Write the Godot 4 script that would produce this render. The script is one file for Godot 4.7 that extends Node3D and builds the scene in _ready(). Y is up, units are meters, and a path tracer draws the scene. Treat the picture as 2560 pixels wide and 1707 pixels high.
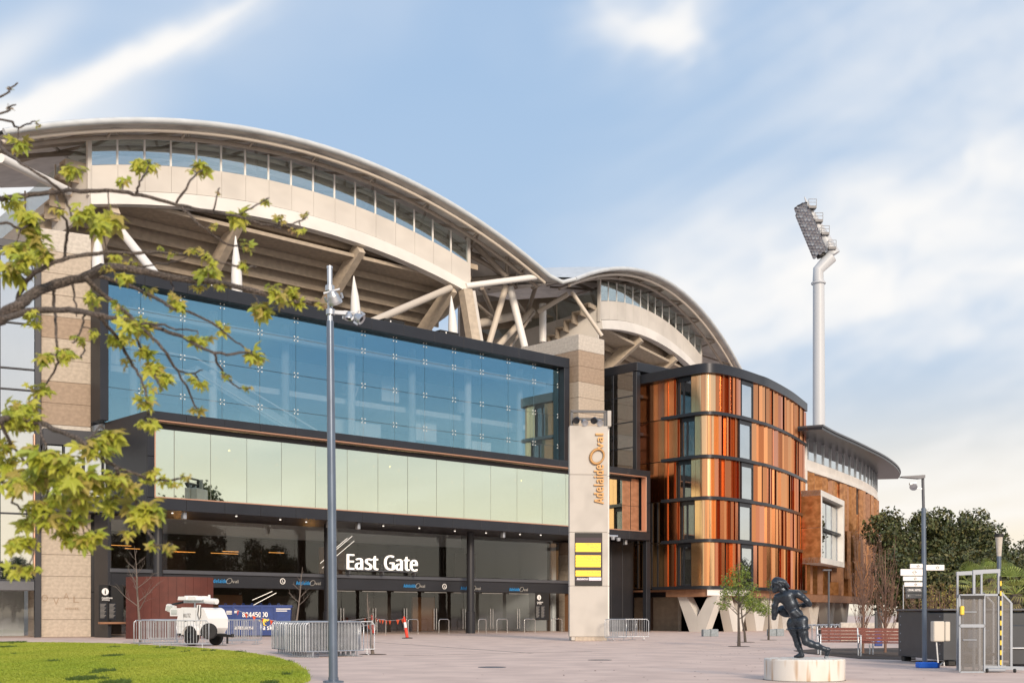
extends Node3D
# East gate of a stadium: camera, sky, sun first; then setting, buildings, objects.
const F := 3000.0    # focal length in pixels of the 2560 px wide photograph
const HU := 1280.0   # principal column
const HV := 1537.0   # horizon row (the lens is shifted, verticals stay vertical)
const CH := 1.3      # eye height
const D := Vector3(0.73994, 0.0, -0.67267)  # along the gate front
const N := Vector3(0.67267, 0.0, 0.73994)   # out of the gate front
var FB := Basis(D, Vector3.UP, N)
var M := {}
var T := {}
var cur: Node3D
var co := Vector3.ZERO
var taken := {}
var boxes := {}
var rng := RandomNumberGenerator.new()

func _ready() -> void:
	rng.seed = 7
	make_camera()
	make_sky()
	make_materials()
	make_ground()
	make_gate()
	make_piers()
	make_stands()
	make_hotel()
	make_far_wing()
	make_totem()
	make_floodlight()
	make_plaza_things()
	make_right_things()
	make_statue()
	make_trees()
	make_branch()

# ---------------------------------------------------------------- camera, sky, sun
func make_camera() -> void:
	var c := Camera3D.new()
	c.name = "camera"
	c.projection = Camera3D.PROJECTION_FRUSTUM
	c.near = 0.1
	c.far = 3000.0
	c.size = 0.1 * 1707.0 / F
	c.frustum_offset = Vector2(0.0, 0.1 * (HV - 853.5) / F)
	c.position = Vector3(0, CH, 0)
	var at := CameraAttributesPhysical.new()
	at.frustum_near = 0.1
	at.frustum_far = 3000.0
	at.frustum_focal_length = 42.0
	at.exposure_aperture = 4.8
	at.frustum_focus_distance = 72.0
	add_child(c)
	c.attributes = at
	c.near = 0.1
	c.far = 3000.0
	c.size = 0.1 * 1707.0 / F
	c.current = true

func cloud_at(dir: Vector3, n1: FastNoiseLite, n2: FastNoiseLite) -> float:
	var c := Vector2(-0.656, -0.755)
	var q := Vector2(dir.x, dir.z) / (dir.y + 0.10)
	var al := q.dot(c)
	var ac := q.x * c.y - q.y * c.x
	var warp := n2.get_noise_2d(al * 24.0, ac * 24.0) * 0.22
	var a := n2.get_noise_2d(al * 9.0, (ac + warp) * 26.0)
	var b := n1.get_noise_2d(al * 34.0 + 300.0, (ac + warp * 1.2) * 60.0)
	var w := n2.get_noise_2d(al * 16.0 + 70.0, ac * 24.0)
	var dens := 0.36 + a * 0.42 + b * 0.16 + w * 0.34
	# banks that the photograph shows
	var u := HU + F * dir.x / maxf(-dir.z, 0.05)
	var v := HV - F * dir.y / maxf(-dir.z, 0.05)
	if dir.z < -0.3:
		var wob := n2.get_noise_2d(u * 0.11, v * 0.11)
		var fine := n1.get_noise_2d((u - v) * 0.05 + wob * 6.0, (v + u * 0.5) * 0.12 + wob * 9.0)
		var wisp := n1.get_noise_2d((u + v * 1.3) * 0.05, (v * 1.5 + u * 0.9) * 0.16)
		var band := (v + 0.50 * u - 325.0) / 1.12
		dens += 0.85 * exp(-pow((band + wob * 40.0) / 46.0, 2.0)) * smoothstep(950.0, 350.0, u) * (0.85 + wisp * 0.9)
		dens += 0.10 * wisp * smoothstep(1300.0, 1900.0, u)
		dens += 0.55 * exp(-pow((v + 0.45 * u - 460.0 + wob * 80.0) / 120.0, 2.0)) * smoothstep(560.0, 100.0, u)
		dens += 0.45 * exp(-pow((v + 0.6 * u - 140.0) / 70.0, 2.0)) * smoothstep(300.0, 0.0, u)
		dens += 0.85 * exp(-pow((u - 1640.0 + wob * 120.0) / 150.0, 2.0) - pow((v - 40.0 + fine * 60.0 + wob * 70.0) / 100.0, 2.0))
		var rb := v + 0.33 * (u - 1600.0) - 735.0 + wob * 70.0
		dens += (0.58 * smoothstep(-170.0, 70.0, rb) * smoothstep(520.0, 60.0, rb)) * smoothstep(1150.0, 1800.0, u) * (0.85 + fine * 0.35)
		dens += 0.36 * smoothstep(1500.0, 2500.0, u) * (0.8 + fine * 0.5)
		dens -= 0.30 * exp(-pow((u - 1150.0) / 420.0, 2.0) - pow((v - 420.0) / 330.0, 2.0))
		dens -= 0.25 * exp(-pow((u - 2150.0) / 330.0, 2.0) - pow((v - 950.0) / 110.0, 2.0))
	return clampf(smoothstep(0.05, 1.25, dens), 0.0, 1.0)

func make_sky() -> void:
	var w := 2048
	var h := 1024
	var im := Image.create(w, h, false, Image.FORMAT_RGBF)
	var n1 := FastNoiseLite.new()
	n1.seed = 11
	n1.frequency = 0.045
	n1.fractal_octaves = 4
	var n2 := FastNoiseLite.new()
	n2.seed = 5
	n2.frequency = 0.03
	n2.fractal_octaves = 3
	var top := Vector3(0.235, 0.375, 0.60)
	var mid := Vector3(0.36, 0.49, 0.66)
	var low := Vector3(0.84, 0.75, 0.60)
	var cl := Vector3(0.84, 0.82, 0.795)
	for j in h:
		var el := (0.5 - (j + 0.5) / h) * PI
		if el < -0.02:
			var g := Vector3(0.30, 0.27, 0.25)
			im.fill_rect(Rect2i(0, j, w, h - j), Color(g.x, g.y, g.z))
			break
		var y := sin(el)
		for i in w:
			var az := ((i + 0.5) / w) * TAU
			var dir := Vector3(sin(az) * cos(el), y, -cos(az) * cos(el))
			var yy := maxf(y, 0.0)
			var base := low.lerp(mid, smoothstep(0.03, 0.24, yy)).lerp(top, smoothstep(0.22, 0.75, yy))
			var c := cloud_at(Vector3(dir.x, yy, dir.z), n1, n2)
			c *= smoothstep(-0.02, 0.10, yy) * 0.85 + 0.10
			var col := base.lerp(cl, c)
			# the low sun stands to the left behind thin cloud: warm glow round it
			var sd := Vector3(0.30, 0.22, 0.85).normalized().dot(dir)
			var glow := pow(maxf(sd, 0.0), 5.0)
			col += Vector3(0.85, 0.55, 0.26) * glow * 0.5
			im.set_pixel(i, j, Color(col.x, col.y, col.z))
	var sm := PanoramaSkyMaterial.new()
	sm.panorama = ImageTexture.create_from_image(im)
	var sky := Sky.new()
	sky.sky_material = sm
	var e := Environment.new()
	e.background_mode = Environment.BG_SKY
	e.sky = sky
	e.ambient_light_source = Environment.AMBIENT_SOURCE_SKY
	e.tonemap_mode = Environment.TONE_MAPPER_LINEAR
	e.tonemap_exposure = 1.22
	e.sdfgi_enabled = true
	e.ssao_enabled = true
	e.ssil_enabled = true
	var we := WorldEnvironment.new()
	we.name = "world_environment"
	we.environment = e
	add_child(we)
	var sun := DirectionalLight3D.new()
	sun.name = "sun"
	sun.light_energy = 0.95
	sun.light_color = Color(1.0, 0.92, 0.83)
	sun.light_angular_distance = 14.0
	sun.shadow_enabled = true
	add_child(sun)
	sun.look_at_from_position(Vector3(0.28, 0.36, 0.86) * 100.0, Vector3.ZERO)

# ---------------------------------------------------------------- helpers
func px(u: float, v: float, d: float) -> Vector3:
	return Vector3((u - HU) / F * d, CH + (HV - v) / F * d, -d)

func gp(u: float, v: float) -> Vector3:
	var d := F * CH / (v - HV)
	return Vector3((u - HU) / F * d, 0, -d)

func fs(u: float, n: float) -> float:  # how far along the gate front the column u meets the plane at offset n
	var r := Vector3((u - HU) / F, 0, -1)
	return D.dot(r * (n / N.dot(r)))

func fp(u: float, v: float, n: float) -> Vector3:  # the point (s, y, n) in the gate's frame
	var r := Vector3((u - HU) / F, 0, -1)
	var d := n / N.dot(r)
	return Vector3(D.dot(r * d), CH + (HV - v) * d / F, n)

func numbered(called: String) -> String:
	if not taken.has(called):
		taken[called] = 0
		return called
	taken[called] += 1
	return "%s_%03d" % [called, taken[called]]

func tag(o: Node3D, label: String, category: String, group := "") -> void:
	o.set_meta("label", label)
	o.set_meta("category", category)
	if group:
		o.set_meta("group", group)

func thing(called: String, label: String, category: String, origin := Vector3.ZERO, basis := Basis(), group := "") -> Node3D:
	var o := Node3D.new()
	o.name = numbered(called)
	add_child(o)
	o.transform = Transform3D(basis, basis * origin)
	tag(o, label, category, group)
	cur = o
	co = origin
	return o

func copy(src: Node3D, called: String, label: String, xf: Transform3D) -> Node3D:
	var o: Node3D = src.duplicate()
	o.name = numbered(called)
	add_child(o)
	o.transform = xf
	o.set_meta("label", label)
	return o

func put(o: Node3D, called: String, p: Vector3, parent) -> void:
	o.name = called
	var par: Node3D = cur if parent == null else parent
	par.add_child(o, true)
	o.position = p - co - (Vector3.ZERO if par == cur else par.position)

func box(called: String, m: Material, x0: float, x1: float, y0: float, y1: float, z0: float, z1: float, parent = null) -> MeshInstance3D:
	var size := Vector3(absf(x1 - x0), absf(y1 - y0), absf(z1 - z0))
	var key := "%.3f %.3f %.3f" % [size.x, size.y, size.z]
	if not boxes.has(key):
		var s := ST()
		var b := minf(0.02, minf(size.x, minf(size.y, size.z)) * 0.2)
		bevel(s, size, b)
		boxes[key] = s.commit()
	var o := MeshInstance3D.new()
	o.mesh = boxes[key]
	o.material_override = m
	put(o, called, Vector3(x0 + x1, y0 + y1, z0 + z1) * 0.5, parent)
	return o

func bevel(s: SurfaceTool, size: Vector3, b: float) -> void:
	var h := size * 0.5
	var i := h - Vector3(b, b, b)
	var ax := [Vector3(1, 0, 0), Vector3(0, 1, 0), Vector3(0, 0, 1)]
	for a in 3:
		for sg in [-1.0, 1.0]:
			var n: Vector3 = ax[a] * sg
			var p: Vector3 = ax[(a + 1) % 3]
			var q: Vector3 = ax[(a + 2) % 3] * sg
			var c: Vector3 = n * h[a]
			var pp: Vector3 = p * i[(a + 1) % 3]
			var qq: Vector3 = q * i[(a + 2) % 3]
			quad(s, c - pp - qq, c + pp - qq, c + pp + qq, c - pp + qq)
	if b <= 0.0:
		return
	for a in 3:
		var p1 := (a + 1) % 3
		var p2 := (a + 2) % 3
		for s1 in [-1.0, 1.0]:
			for s2 in [-1.0, 1.0]:
				var e0 := Vector3.ZERO
				e0[p1] = h[p1] * s1
				e0[p2] = i[p2] * s2
				var e1 := Vector3.ZERO
				e1[p1] = i[p1] * s1
				e1[p2] = h[p2] * s2
				var l := Vector3.ZERO
				l[a] = i[a]
				if s1 * s2 > 0:
					quad(s, e0 - l, e1 - l, e1 + l, e0 + l)
				else:
					quad(s, e1 - l, e0 - l, e0 + l, e1 + l)
	for sx in [-1.0, 1.0]:
		for sy in [-1.0, 1.0]:
			for sz in [-1.0, 1.0]:
				var v := Vector3(sx, sy, sz)
				var a := Vector3(h.x, i.y, i.z) * v
				var bb := Vector3(i.x, h.y, i.z) * v
				var c := Vector3(i.x, i.y, h.z) * v
				if sx * sy * sz > 0:
					tri(s, a, bb, c)
				else:
					tri(s, a, c, bb)

func add(called: String, s: SurfaceTool, m: Material, parent = null) -> MeshInstance3D:
	var o := MeshInstance3D.new()
	o.mesh = s.commit()
	o.material_override = m
	put(o, called, Vector3.ZERO, parent)
	return o

func inst(called: String, mesh: Mesh, m: Material, p: Vector3, b := Basis(), parent = null) -> MeshInstance3D:
	var o := MeshInstance3D.new()
	o.mesh = mesh
	o.material_override = m
	put(o, called, p, parent)
	o.basis = b
	return o

func ST() -> SurfaceTool:
	var s := SurfaceTool.new()
	s.begin(Mesh.PRIMITIVE_TRIANGLES)
	return s

func tri(s: SurfaceTool, a: Vector3, b: Vector3, c: Vector3) -> void:  # counter-clockwise seen from outside
	s.set_normal((b - a).cross(c - a).normalized())
	s.add_vertex(a)
	s.add_vertex(c)
	s.add_vertex(b)

func quad(s: SurfaceTool, a: Vector3, b: Vector3, c: Vector3, d: Vector3) -> void:
	var n := (c - a).cross(d - b).normalized()
	s.set_normal(n)
	for v in [a, c, b, a, d, c]:
		s.add_vertex(v)

func nquad(s: SurfaceTool, a: Vector3, b: Vector3, c: Vector3, d: Vector3, na: Vector3, nb: Vector3, nc: Vector3, nd: Vector3) -> void:
	var vs := [a, c, b, a, d, c]
	var ns := [na, nc, nb, na, nd, nc]
	for k in 6:
		s.set_normal(ns[k])
		s.add_vertex(vs[k])

func hexa(s: SurfaceTool, p: Array) -> void:  # 8 corners: bottom 0-3 counter-clockwise from above, top 4-7
	quad(s, p[3], p[2], p[1], p[0])
	quad(s, p[4], p[5], p[6], p[7])
	for k in 4:
		var j := (k + 1) % 4
		quad(s, p[k], p[j], p[j + 4], p[k + 4])

func bar(s: SurfaceTool, a: Vector3, b: Vector3, w: float, h: float, up := Vector3.UP) -> void:  # a rectangular bar from a to b
	var t := (b - a).normalized()
	var x := t.cross(up).normalized()
	if x.length() < 0.5:
		x = t.cross(Vector3.RIGHT).normalized()
	var y := x.cross(t).normalized()
	x *= w * 0.5
	y *= h * 0.5
	hexa(s, [a - x - y, a + x - y, b + x - y, b - x - y, a - x + y, a + x + y, b + x + y, b - x + y])

func tube(s: SurfaceTool, pts: Array, rad, sides := 8, caps := true) -> void:
	var n := pts.size()
	var t0: Vector3 = (pts[1] - pts[0]).normalized()
	var x := t0.cross(Vector3.UP)
	if x.length() < 0.1:
		x = t0.cross(Vector3.RIGHT)
	x = x.normalized()
	var rings := []
	var nrm := []
	for k in n:
		var t: Vector3 = ((pts[mini(k + 1, n - 1)] as Vector3) - (pts[maxi(k - 1, 0)] as Vector3)).normalized()
		x = (x - t * x.dot(t)).normalized()
		var y := t.cross(x)
		var r: float = rad if rad is float else rad[k]
		var ring := []
		var nn := []
		for j in sides:
			var a := TAU * j / sides
			var o := x * cos(a) + y * sin(a)
			ring.append((pts[k] as Vector3) + o * r)
			nn.append(o)
		rings.append(ring)
		nrm.append(nn)
	for k in n - 1:
		for j in sides:
			var i := (j + 1) % sides
			nquad(s, rings[k][j], rings[k][i], rings[k + 1][i], rings[k + 1][j], nrm[k][j], nrm[k][i], nrm[k + 1][i], nrm[k + 1][j])
	if caps:
		for j in sides - 2:
			tri(s, rings[0][0], rings[0][j + 2], rings[0][j + 1])
			tri(s, rings[n - 1][0], rings[n - 1][j + 1], rings[n - 1][j + 2])

func lathe(s: SurfaceTool, c: Vector3, prof: Array, sides := 20, axis := Vector3.UP) -> void:  # prof: [radius, height] pairs from bottom to top
	var x := axis.cross(Vector3.RIGHT)
	if x.length() < 0.1:
		x = axis.cross(Vector3.FORWARD)
	x = x.normalized()
	var y := x.cross(axis)
	for k in prof.size() - 1:
		for j in sides:
			var a := TAU * j / sides
			var b := TAU * (j + 1) / sides
			var oa := x * cos(a) - y * sin(a)
			var ob := x * cos(b) - y * sin(b)
			var sl := Vector2(prof[k + 1][1] - prof[k][1], prof[k][0] - prof[k + 1][0]).normalized()
			var na := (oa * sl.x + axis * sl.y).normalized()
			var nb := (ob * sl.x + axis * sl.y).normalized()
			nquad(s, c + oa * prof[k][0] + axis * prof[k][1], c + ob * prof[k][0] + axis * prof[k][1], c + ob * prof[k + 1][0] + axis * prof[k + 1][1], c + oa * prof[k + 1][0] + axis * prof[k + 1][1], na, nb, nb, na)

func ext(s: SurfaceTool, poly: Array, o: Vector3, ax: Vector3, ay: Vector3, az: Vector3) -> void:  # a polygon in the plane of ax, ay, drawn out along az
	var pk := PackedVector2Array(poly)
	if Geometry2D.is_polygon_clockwise(pk):
		pk.reverse()
	var idx := Geometry2D.triangulate_polygon(pk)
	var at := func(p: Vector2, k: float): return o + ax * p.x + ay * p.y + az * k
	var flip := ax.cross(ay).dot(az) < 0
	for k in range(0, idx.size(), 3):
		var a := pk[idx[k]]
		var b := pk[idx[k + 1]]
		var c := pk[idx[k + 2]]
		if (b - a).cross(c - a) < 0:
			var sw := b
			b = c
			c = sw
		if flip:
			tri(s, at.call(a, 0.0), at.call(b, 0.0), at.call(c, 0.0))
			tri(s, at.call(a, 1.0), at.call(c, 1.0), at.call(b, 1.0))
		else:
			tri(s, at.call(a, 0.0), at.call(c, 0.0), at.call(b, 0.0))
			tri(s, at.call(a, 1.0), at.call(b, 1.0), at.call(c, 1.0))
	for k in pk.size():
		var a := pk[k]
		var b := pk[(k + 1) % pk.size()]
		if flip:
			quad(s, at.call(b, 0.0), at.call(a, 0.0), at.call(a, 1.0), at.call(b, 1.0))
		else:
			quad(s, at.call(a, 0.0), at.call(b, 0.0), at.call(b, 1.0), at.call(a, 1.0))

var fonts := {}
func text(called: String, words: String, m: Material, p: Vector3, height: float, width := 0.0, b := Basis(), parent = null, depth := 0.01, weight := 400, italic := false, serif := false) -> MeshInstance3D:
	var key := "%d%s%s" % [weight, italic, serif]
	if not fonts.has(key):
		var f := SystemFont.new()
		f.font_names = PackedStringArray(["Droid Serif" if serif else "Droid Sans"])
		f.font_weight = weight
		f.font_italic = italic
		fonts[key] = f
	var t := TextMesh.new()
	t.font = fonts[key]
	t.text = words
	t.font_size = 48
	t.pixel_size = 0.01
	t.depth = 0.02
	t.curve_step = 1.0
	t.horizontal_alignment = HORIZONTAL_ALIGNMENT_CENTER
	t.vertical_alignment = VERTICAL_ALIGNMENT_CENTER
	var bb := t.get_aabb()
	var k := height / maxf(bb.size.y, 0.01)
	var kx := k if width <= 0.0 else width / maxf(bb.size.x, 0.01)
	var o := inst(called, t, m, p, b * Basis.from_scale(Vector3(kx, k, depth / 0.02)), parent)
	o.position -= o.basis * Vector3(bb.get_center().x, bb.get_center().y, 0)
	return o

# ---------------------------------------------------------------- materials
func lin(r: float, g: float, b: float, a := 1.0) -> Color:
	var c := Color(r, g, b).linear_to_srgb()
	c.a = a
	return c

func noise_tex(sd: int, freq: float, lo: Color, hi: Color, oct := 4, size := 512, kind := FastNoiseLite.TYPE_SIMPLEX_SMOOTH, p0 := 0.25, p1 := 0.75) -> NoiseTexture2D:
	var n := FastNoiseLite.new()
	n.noise_type = kind
	n.seed = sd
	n.frequency = freq
	n.fractal_octaves = oct
	var t := NoiseTexture2D.new()
	t.width = size
	t.height = size
	t.seamless = true
	t.noise = n
	var g := Gradient.new()
	g.set_color(0, lo)
	g.set_color(1, hi)
	g.set_offset(0, p0)
	g.set_offset(1, p1)
	t.color_ramp = g
	return t

func mat(key: String, c: Color, rough := 0.7, metal := 0.0, tex := "", scale := 0.5, bump := "", bscale := 1.0) -> StandardMaterial3D:
	var m := StandardMaterial3D.new()
	m.resource_name = key
	m.albedo_color = c
	m.roughness = rough
	m.metallic = metal
	if tex:
		m.albedo_texture = T[tex]
	if tex or bump:
		m.uv1_triplanar = true
		m.uv1_world_triplanar = true
		m.uv1_scale = Vector3.ONE * scale
	if bump:
		m.heightmap_enabled = true
		m.heightmap_texture = T[bump]
		m.heightmap_scale = bscale
	M[key] = m
	return m

func coated(key: String, c: Color, opacity: float, rough := 0.015) -> void:  # coated glass: part mirror, part clear
	var m := mat(key, Color(c.r, c.g, c.b, opacity), rough, 1.0)
	m.transparency = BaseMaterial3D.TRANSPARENCY_ALPHA
	m.albedo_texture = T.white
	m.uv1_triplanar = false

func glow(key: String, c: Color, e: float) -> void:
	var m := mat(key, c, 0.6)
	m.emission_enabled = true
	m.emission = c
	m.emission_energy_multiplier = e

func make_materials() -> void:
	var wi := Image.create(4, 4, false, Image.FORMAT_RGBA8)
	wi.fill(Color.WHITE)
	T.white = ImageTexture.create_from_image(wi)
	var g := func(x: float): return Color(x, x, x)
	T.mottle = noise_tex(1, 0.012, g.call(0.905), g.call(1.0), 5)
	T.cloudy = noise_tex(2, 0.006, g.call(0.93), g.call(1.0), 3)
	T.grain = noise_tex(3, 0.25, g.call(0.3), g.call(0.9), 3)
	T.copper = noise_tex(4, 0.009, Color(0.90, 0.88, 0.86), Color(1, 1, 1), 5)
	T.rust = noise_tex(5, 0.02, Color(0.55, 0.5, 0.5), Color(1, 1, 1), 5)
	T.paving = noise_tex(6, 0.010, Color(0.925, 0.912, 0.905), Color(1, 0.99, 0.98), 7, 1024)
	T.grass = noise_tex(8, 0.02, Color(0.62, 0.68, 0.45), Color(1, 1, 1), 5, 512)
	T.bark = noise_tex(9, 0.05, g.call(0.45), g.call(1.0), 4)
	T.patina = noise_tex(14, 0.010, Color(0.80, 0.74, 0.70), Color(1, 1, 1), 4)
	T.stain = noise_tex(10, 0.010, Color(0.78, 0.62, 0.47), Color(1, 1, 1), 3, 512, FastNoiseLite.TYPE_SIMPLEX_SMOOTH, 0.12, 0.40)
	T.foil = noise_tex(12, 0.02, g.call(0.2), g.call(0.8), 2)
	mat("paving", lin(0.67, 0.53, 0.46), 0.85, 0.0, "paving", 0.055, "grain", 0.15)
	mat("joint", lin(0.16, 0.14, 0.13), 0.9)
	mat("soil", lin(0.09, 0.065, 0.05), 0.95, 0.0, "mottle", 0.5)
	mat("lawn", lin(0.23, 0.30, 0.03), 0.95, 0.0, "grass", 0.12)
	mat("dark_panel", lin(0.021, 0.022, 0.027), 0.42, 0.0, "cloudy", 0.2)
	mat("dark_metal", lin(0.033, 0.036, 0.044), 0.38, 0.4, "cloudy", 0.2)
	mat("grey_metal", lin(0.10, 0.105, 0.12), 0.4, 0.3, "cloudy", 0.2)
	mat("black", lin(0.012, 0.012, 0.012), 0.6)
	mat("brown_dark", lin(0.10, 0.06, 0.04), 0.5)
	mat("sheathing", lin(0.34, 0.27, 0.20), 0.8)
	mat("copper_trim", lin(0.62, 0.36, 0.25), 0.4, 0.5)
	mat("concrete_pale", lin(0.64, 0.615, 0.57), 0.8, 0.0, "cloudy", 0.1)
	mat("concrete_white", lin(0.76, 0.745, 0.71), 0.75, 0.0, "cloudy", 0.1)
	mat("mast_grey", lin(0.50, 0.53, 0.56), 0.45)
	mat("concrete_tan", lin(0.47, 0.40, 0.315), 0.85, 0.0, "mottle", 0.3)
	mat("concrete_warm", lin(0.56, 0.48, 0.38), 0.85, 0.0, "mottle", 0.3)
	mat("stone_cream", lin(0.50, 0.43, 0.35), 0.85, 0.0, "mottle", 0.7, "grain", 0.05)
	mat("stone_light", lin(0.57, 0.53, 0.47), 0.85, 0.0, "mottle", 0.7, "grain", 0.05)
	mat("stone_brown", lin(0.38, 0.29, 0.215), 0.85, 0.0, "mottle", 0.6, "grain", 0.2)
	mat("steel_tan", lin(0.33, 0.285, 0.24), 0.5, 0.0, "cloudy", 0.4)
	mat("steel_cream", lin(0.58, 0.52, 0.44), 0.5)
	mat("steel_white", lin(0.78, 0.77, 0.74), 0.45)
	mat("roof_grey", lin(0.56, 0.60, 0.62), 0.4, 0.0, "cloudy", 0.3)
	mat("soffit", lin(0.72, 0.69, 0.65), 0.7, 0.0, "cloudy", 0.2)
	mat("hoist_grey", lin(0.30, 0.335, 0.38), 0.45, 0.2)
	mat("galv", lin(0.50, 0.53, 0.57), 0.38, 0.75, "cloudy", 1.0)
	mat("lamp_glass", lin(0.32, 0.32, 0.35), 0.2, 0.6)
	mat("chrome", lin(0.75, 0.75, 0.74), 0.25, 1.0)
	mat("pole_grey", lin(0.13, 0.17, 0.23), 0.32, 0.35, "cloudy", 0.5)
	mat("corten", lin(0.105, 0.026, 0.017), 0.7, 0.0, "mottle", 0.25, "grain", 0.3)
	mat("white_paint", lin(0.78, 0.78, 0.77), 0.4)
	mat("letter_white", lin(0.85, 0.84, 0.82), 0.5)
	mat("blue_skip", lin(0.006, 0.04, 0.21), 0.5, 0.0, "mottle", 0.6)
	mat("rubber", lin(0.016, 0.016, 0.017), 0.75)
	mat("safety_red", lin(0.72, 0.045, 0.02), 0.5)
	mat("safety_orange", lin(0.80, 0.11, 0.03), 0.7)
	mat("bronze_dark", lin(0.095, 0.118, 0.15), 0.38, 0.7, "bark", 2.2)
	mat("bronze_letter", lin(0.46, 0.26, 0.10), 0.5, 0.3)
	mat("plinth", lin(0.68, 0.66, 0.61), 0.8, 0.0, "stain", 0.9, "grain", 0.15)
	mat("totem", lin(0.51, 0.485, 0.445), 0.8, 0.0, "cloudy", 0.15)
	mat("bench_wood", lin(0.36, 0.105, 0.075), 0.6, 0.0, "bark", 1.5)
	mat("bark", lin(0.20, 0.165, 0.14), 0.9, 0.0, "bark", 3.0, "bark", 1.0)
	mat("bark_pale", lin(0.34, 0.28, 0.24), 0.9, 0.0, "bark", 3.0)
	mat("twig_red", lin(0.19, 0.115, 0.085), 0.9)
	mat("yellow_sign", lin(0.85, 0.60, 0.06), 0.5)
	mat("sky_blue_letter", lin(0.03, 0.24, 0.55), 0.5)
	mat("grey_letter", lin(0.30, 0.29, 0.27), 0.5)
	mat("seat_stone", lin(0.28, 0.32, 0.34), 0.7, 0.0, "mottle", 1.0)
	mat("hoarding", lin(0.035, 0.042, 0.052), 0.45, 0.0, "cloudy", 0.6)
	mat("mesh_grey", lin(0.16, 0.15, 0.15), 0.6)
	mat("bright_blue", lin(0.01, 0.16, 0.75), 0.5)
	mat("cabinet", lin(0.62, 0.58, 0.50), 0.5)
	mat("interior_wall", lin(0.42, 0.47, 0.49), 0.8)
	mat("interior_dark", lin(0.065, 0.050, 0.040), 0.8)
	mat("interior_wood", lin(0.20, 0.10, 0.045), 0.7)
	mat("interior_white", lin(0.72, 0.76, 0.76), 0.7)
	coated("glass_blue", lin(0.33, 0.62, 0.76), 0.42)
	coated("glass_green", lin(0.84, 0.92, 0.78), 0.84)
	coated("glass_dark", lin(0.50, 0.52, 0.53), 0.08)
	coated("glass_clear", lin(0.75, 0.88, 0.90), 0.40)
	coated("glass_window", lin(0.70, 0.76, 0.80), 0.86)
	coated("glass_bronze", lin(0.62, 0.40, 0.20), 0.85, 0.05)
	coated("glass_smoke", lin(0.34, 0.36, 0.38), 0.6)
	coated("mesh_screen", lin(0.20, 0.19, 0.18), 0.45, 0.6)
	M.mesh_screen.metallic = 0.0
	var tints := [[0.82, 0.39, 0.19], [0.74, 0.31, 0.14], [0.62, 0.22, 0.09], [0.78, 0.36, 0.24], [1.0, 0.62, 0.34], [0.48, 0.18, 0.085], [0.36, 0.13, 0.065], [0.70, 0.28, 0.16]]  # the palest tint holds the painted gold highlight of the hotel corner
	for k in tints.size():
		mat("copper%d" % k, lin(tints[k][0], tints[k][1], tints[k][2]), 0.13 + 0.05 * (k % 3), 1.0)
	mat("copper_old", lin(0.80, 0.38, 0.15), 0.40, 1.0, "patina", 0.30, "foil", 0.3)
	mat("copper_soffit", lin(0.50, 0.27, 0.16), 0.55, 0.6, "copper", 0.5)
	M.plinth.uv1_scale = Vector3(0.8, 0.12, 0.8)
	glow("lamp_warm", Color(1.0, 0.68, 0.32), 1.3)
	glow("letter_lit", Color(1.0, 0.98, 0.95), 0.55)
	glow("lamp_white", Color(1.0, 0.96, 0.9), 1.2)
	glow("screen_yellow", Color(0.98, 0.82, 0.25), 0.45)
	glow("screen_dark", Color(0.22, 0.17, 0.20), 0.15)
	glow("screen_white", Color(0.9, 0.88, 0.9), 0.4)

# ---------------------------------------------------------------- ground
func structure(o: Node3D) -> void:
	o.set_meta("kind", "structure")

func lawn_edge() -> PackedVector2Array:
	var out := PackedVector2Array()
	for p in [[-700, 1608.5], [-200, 1608], [0, 1608], [150, 1609], [300, 1612], [380, 1616.5], [480, 1622], [600, 1633], [680, 1646], [730, 1662], [756, 1680], [763, 1695], [757, 1710]]:
		var g := gp(p[0], p[1])
		out.append(Vector2(g.x, g.z))
	for p in [[-4.6, -19.0], [-6.6, -15.5], [-10, -12.5], [-16, -10.5], [-26, -10.5], [-38, -14]]:
		out.append(Vector2(p[0], p[1]))
	return out

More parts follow.
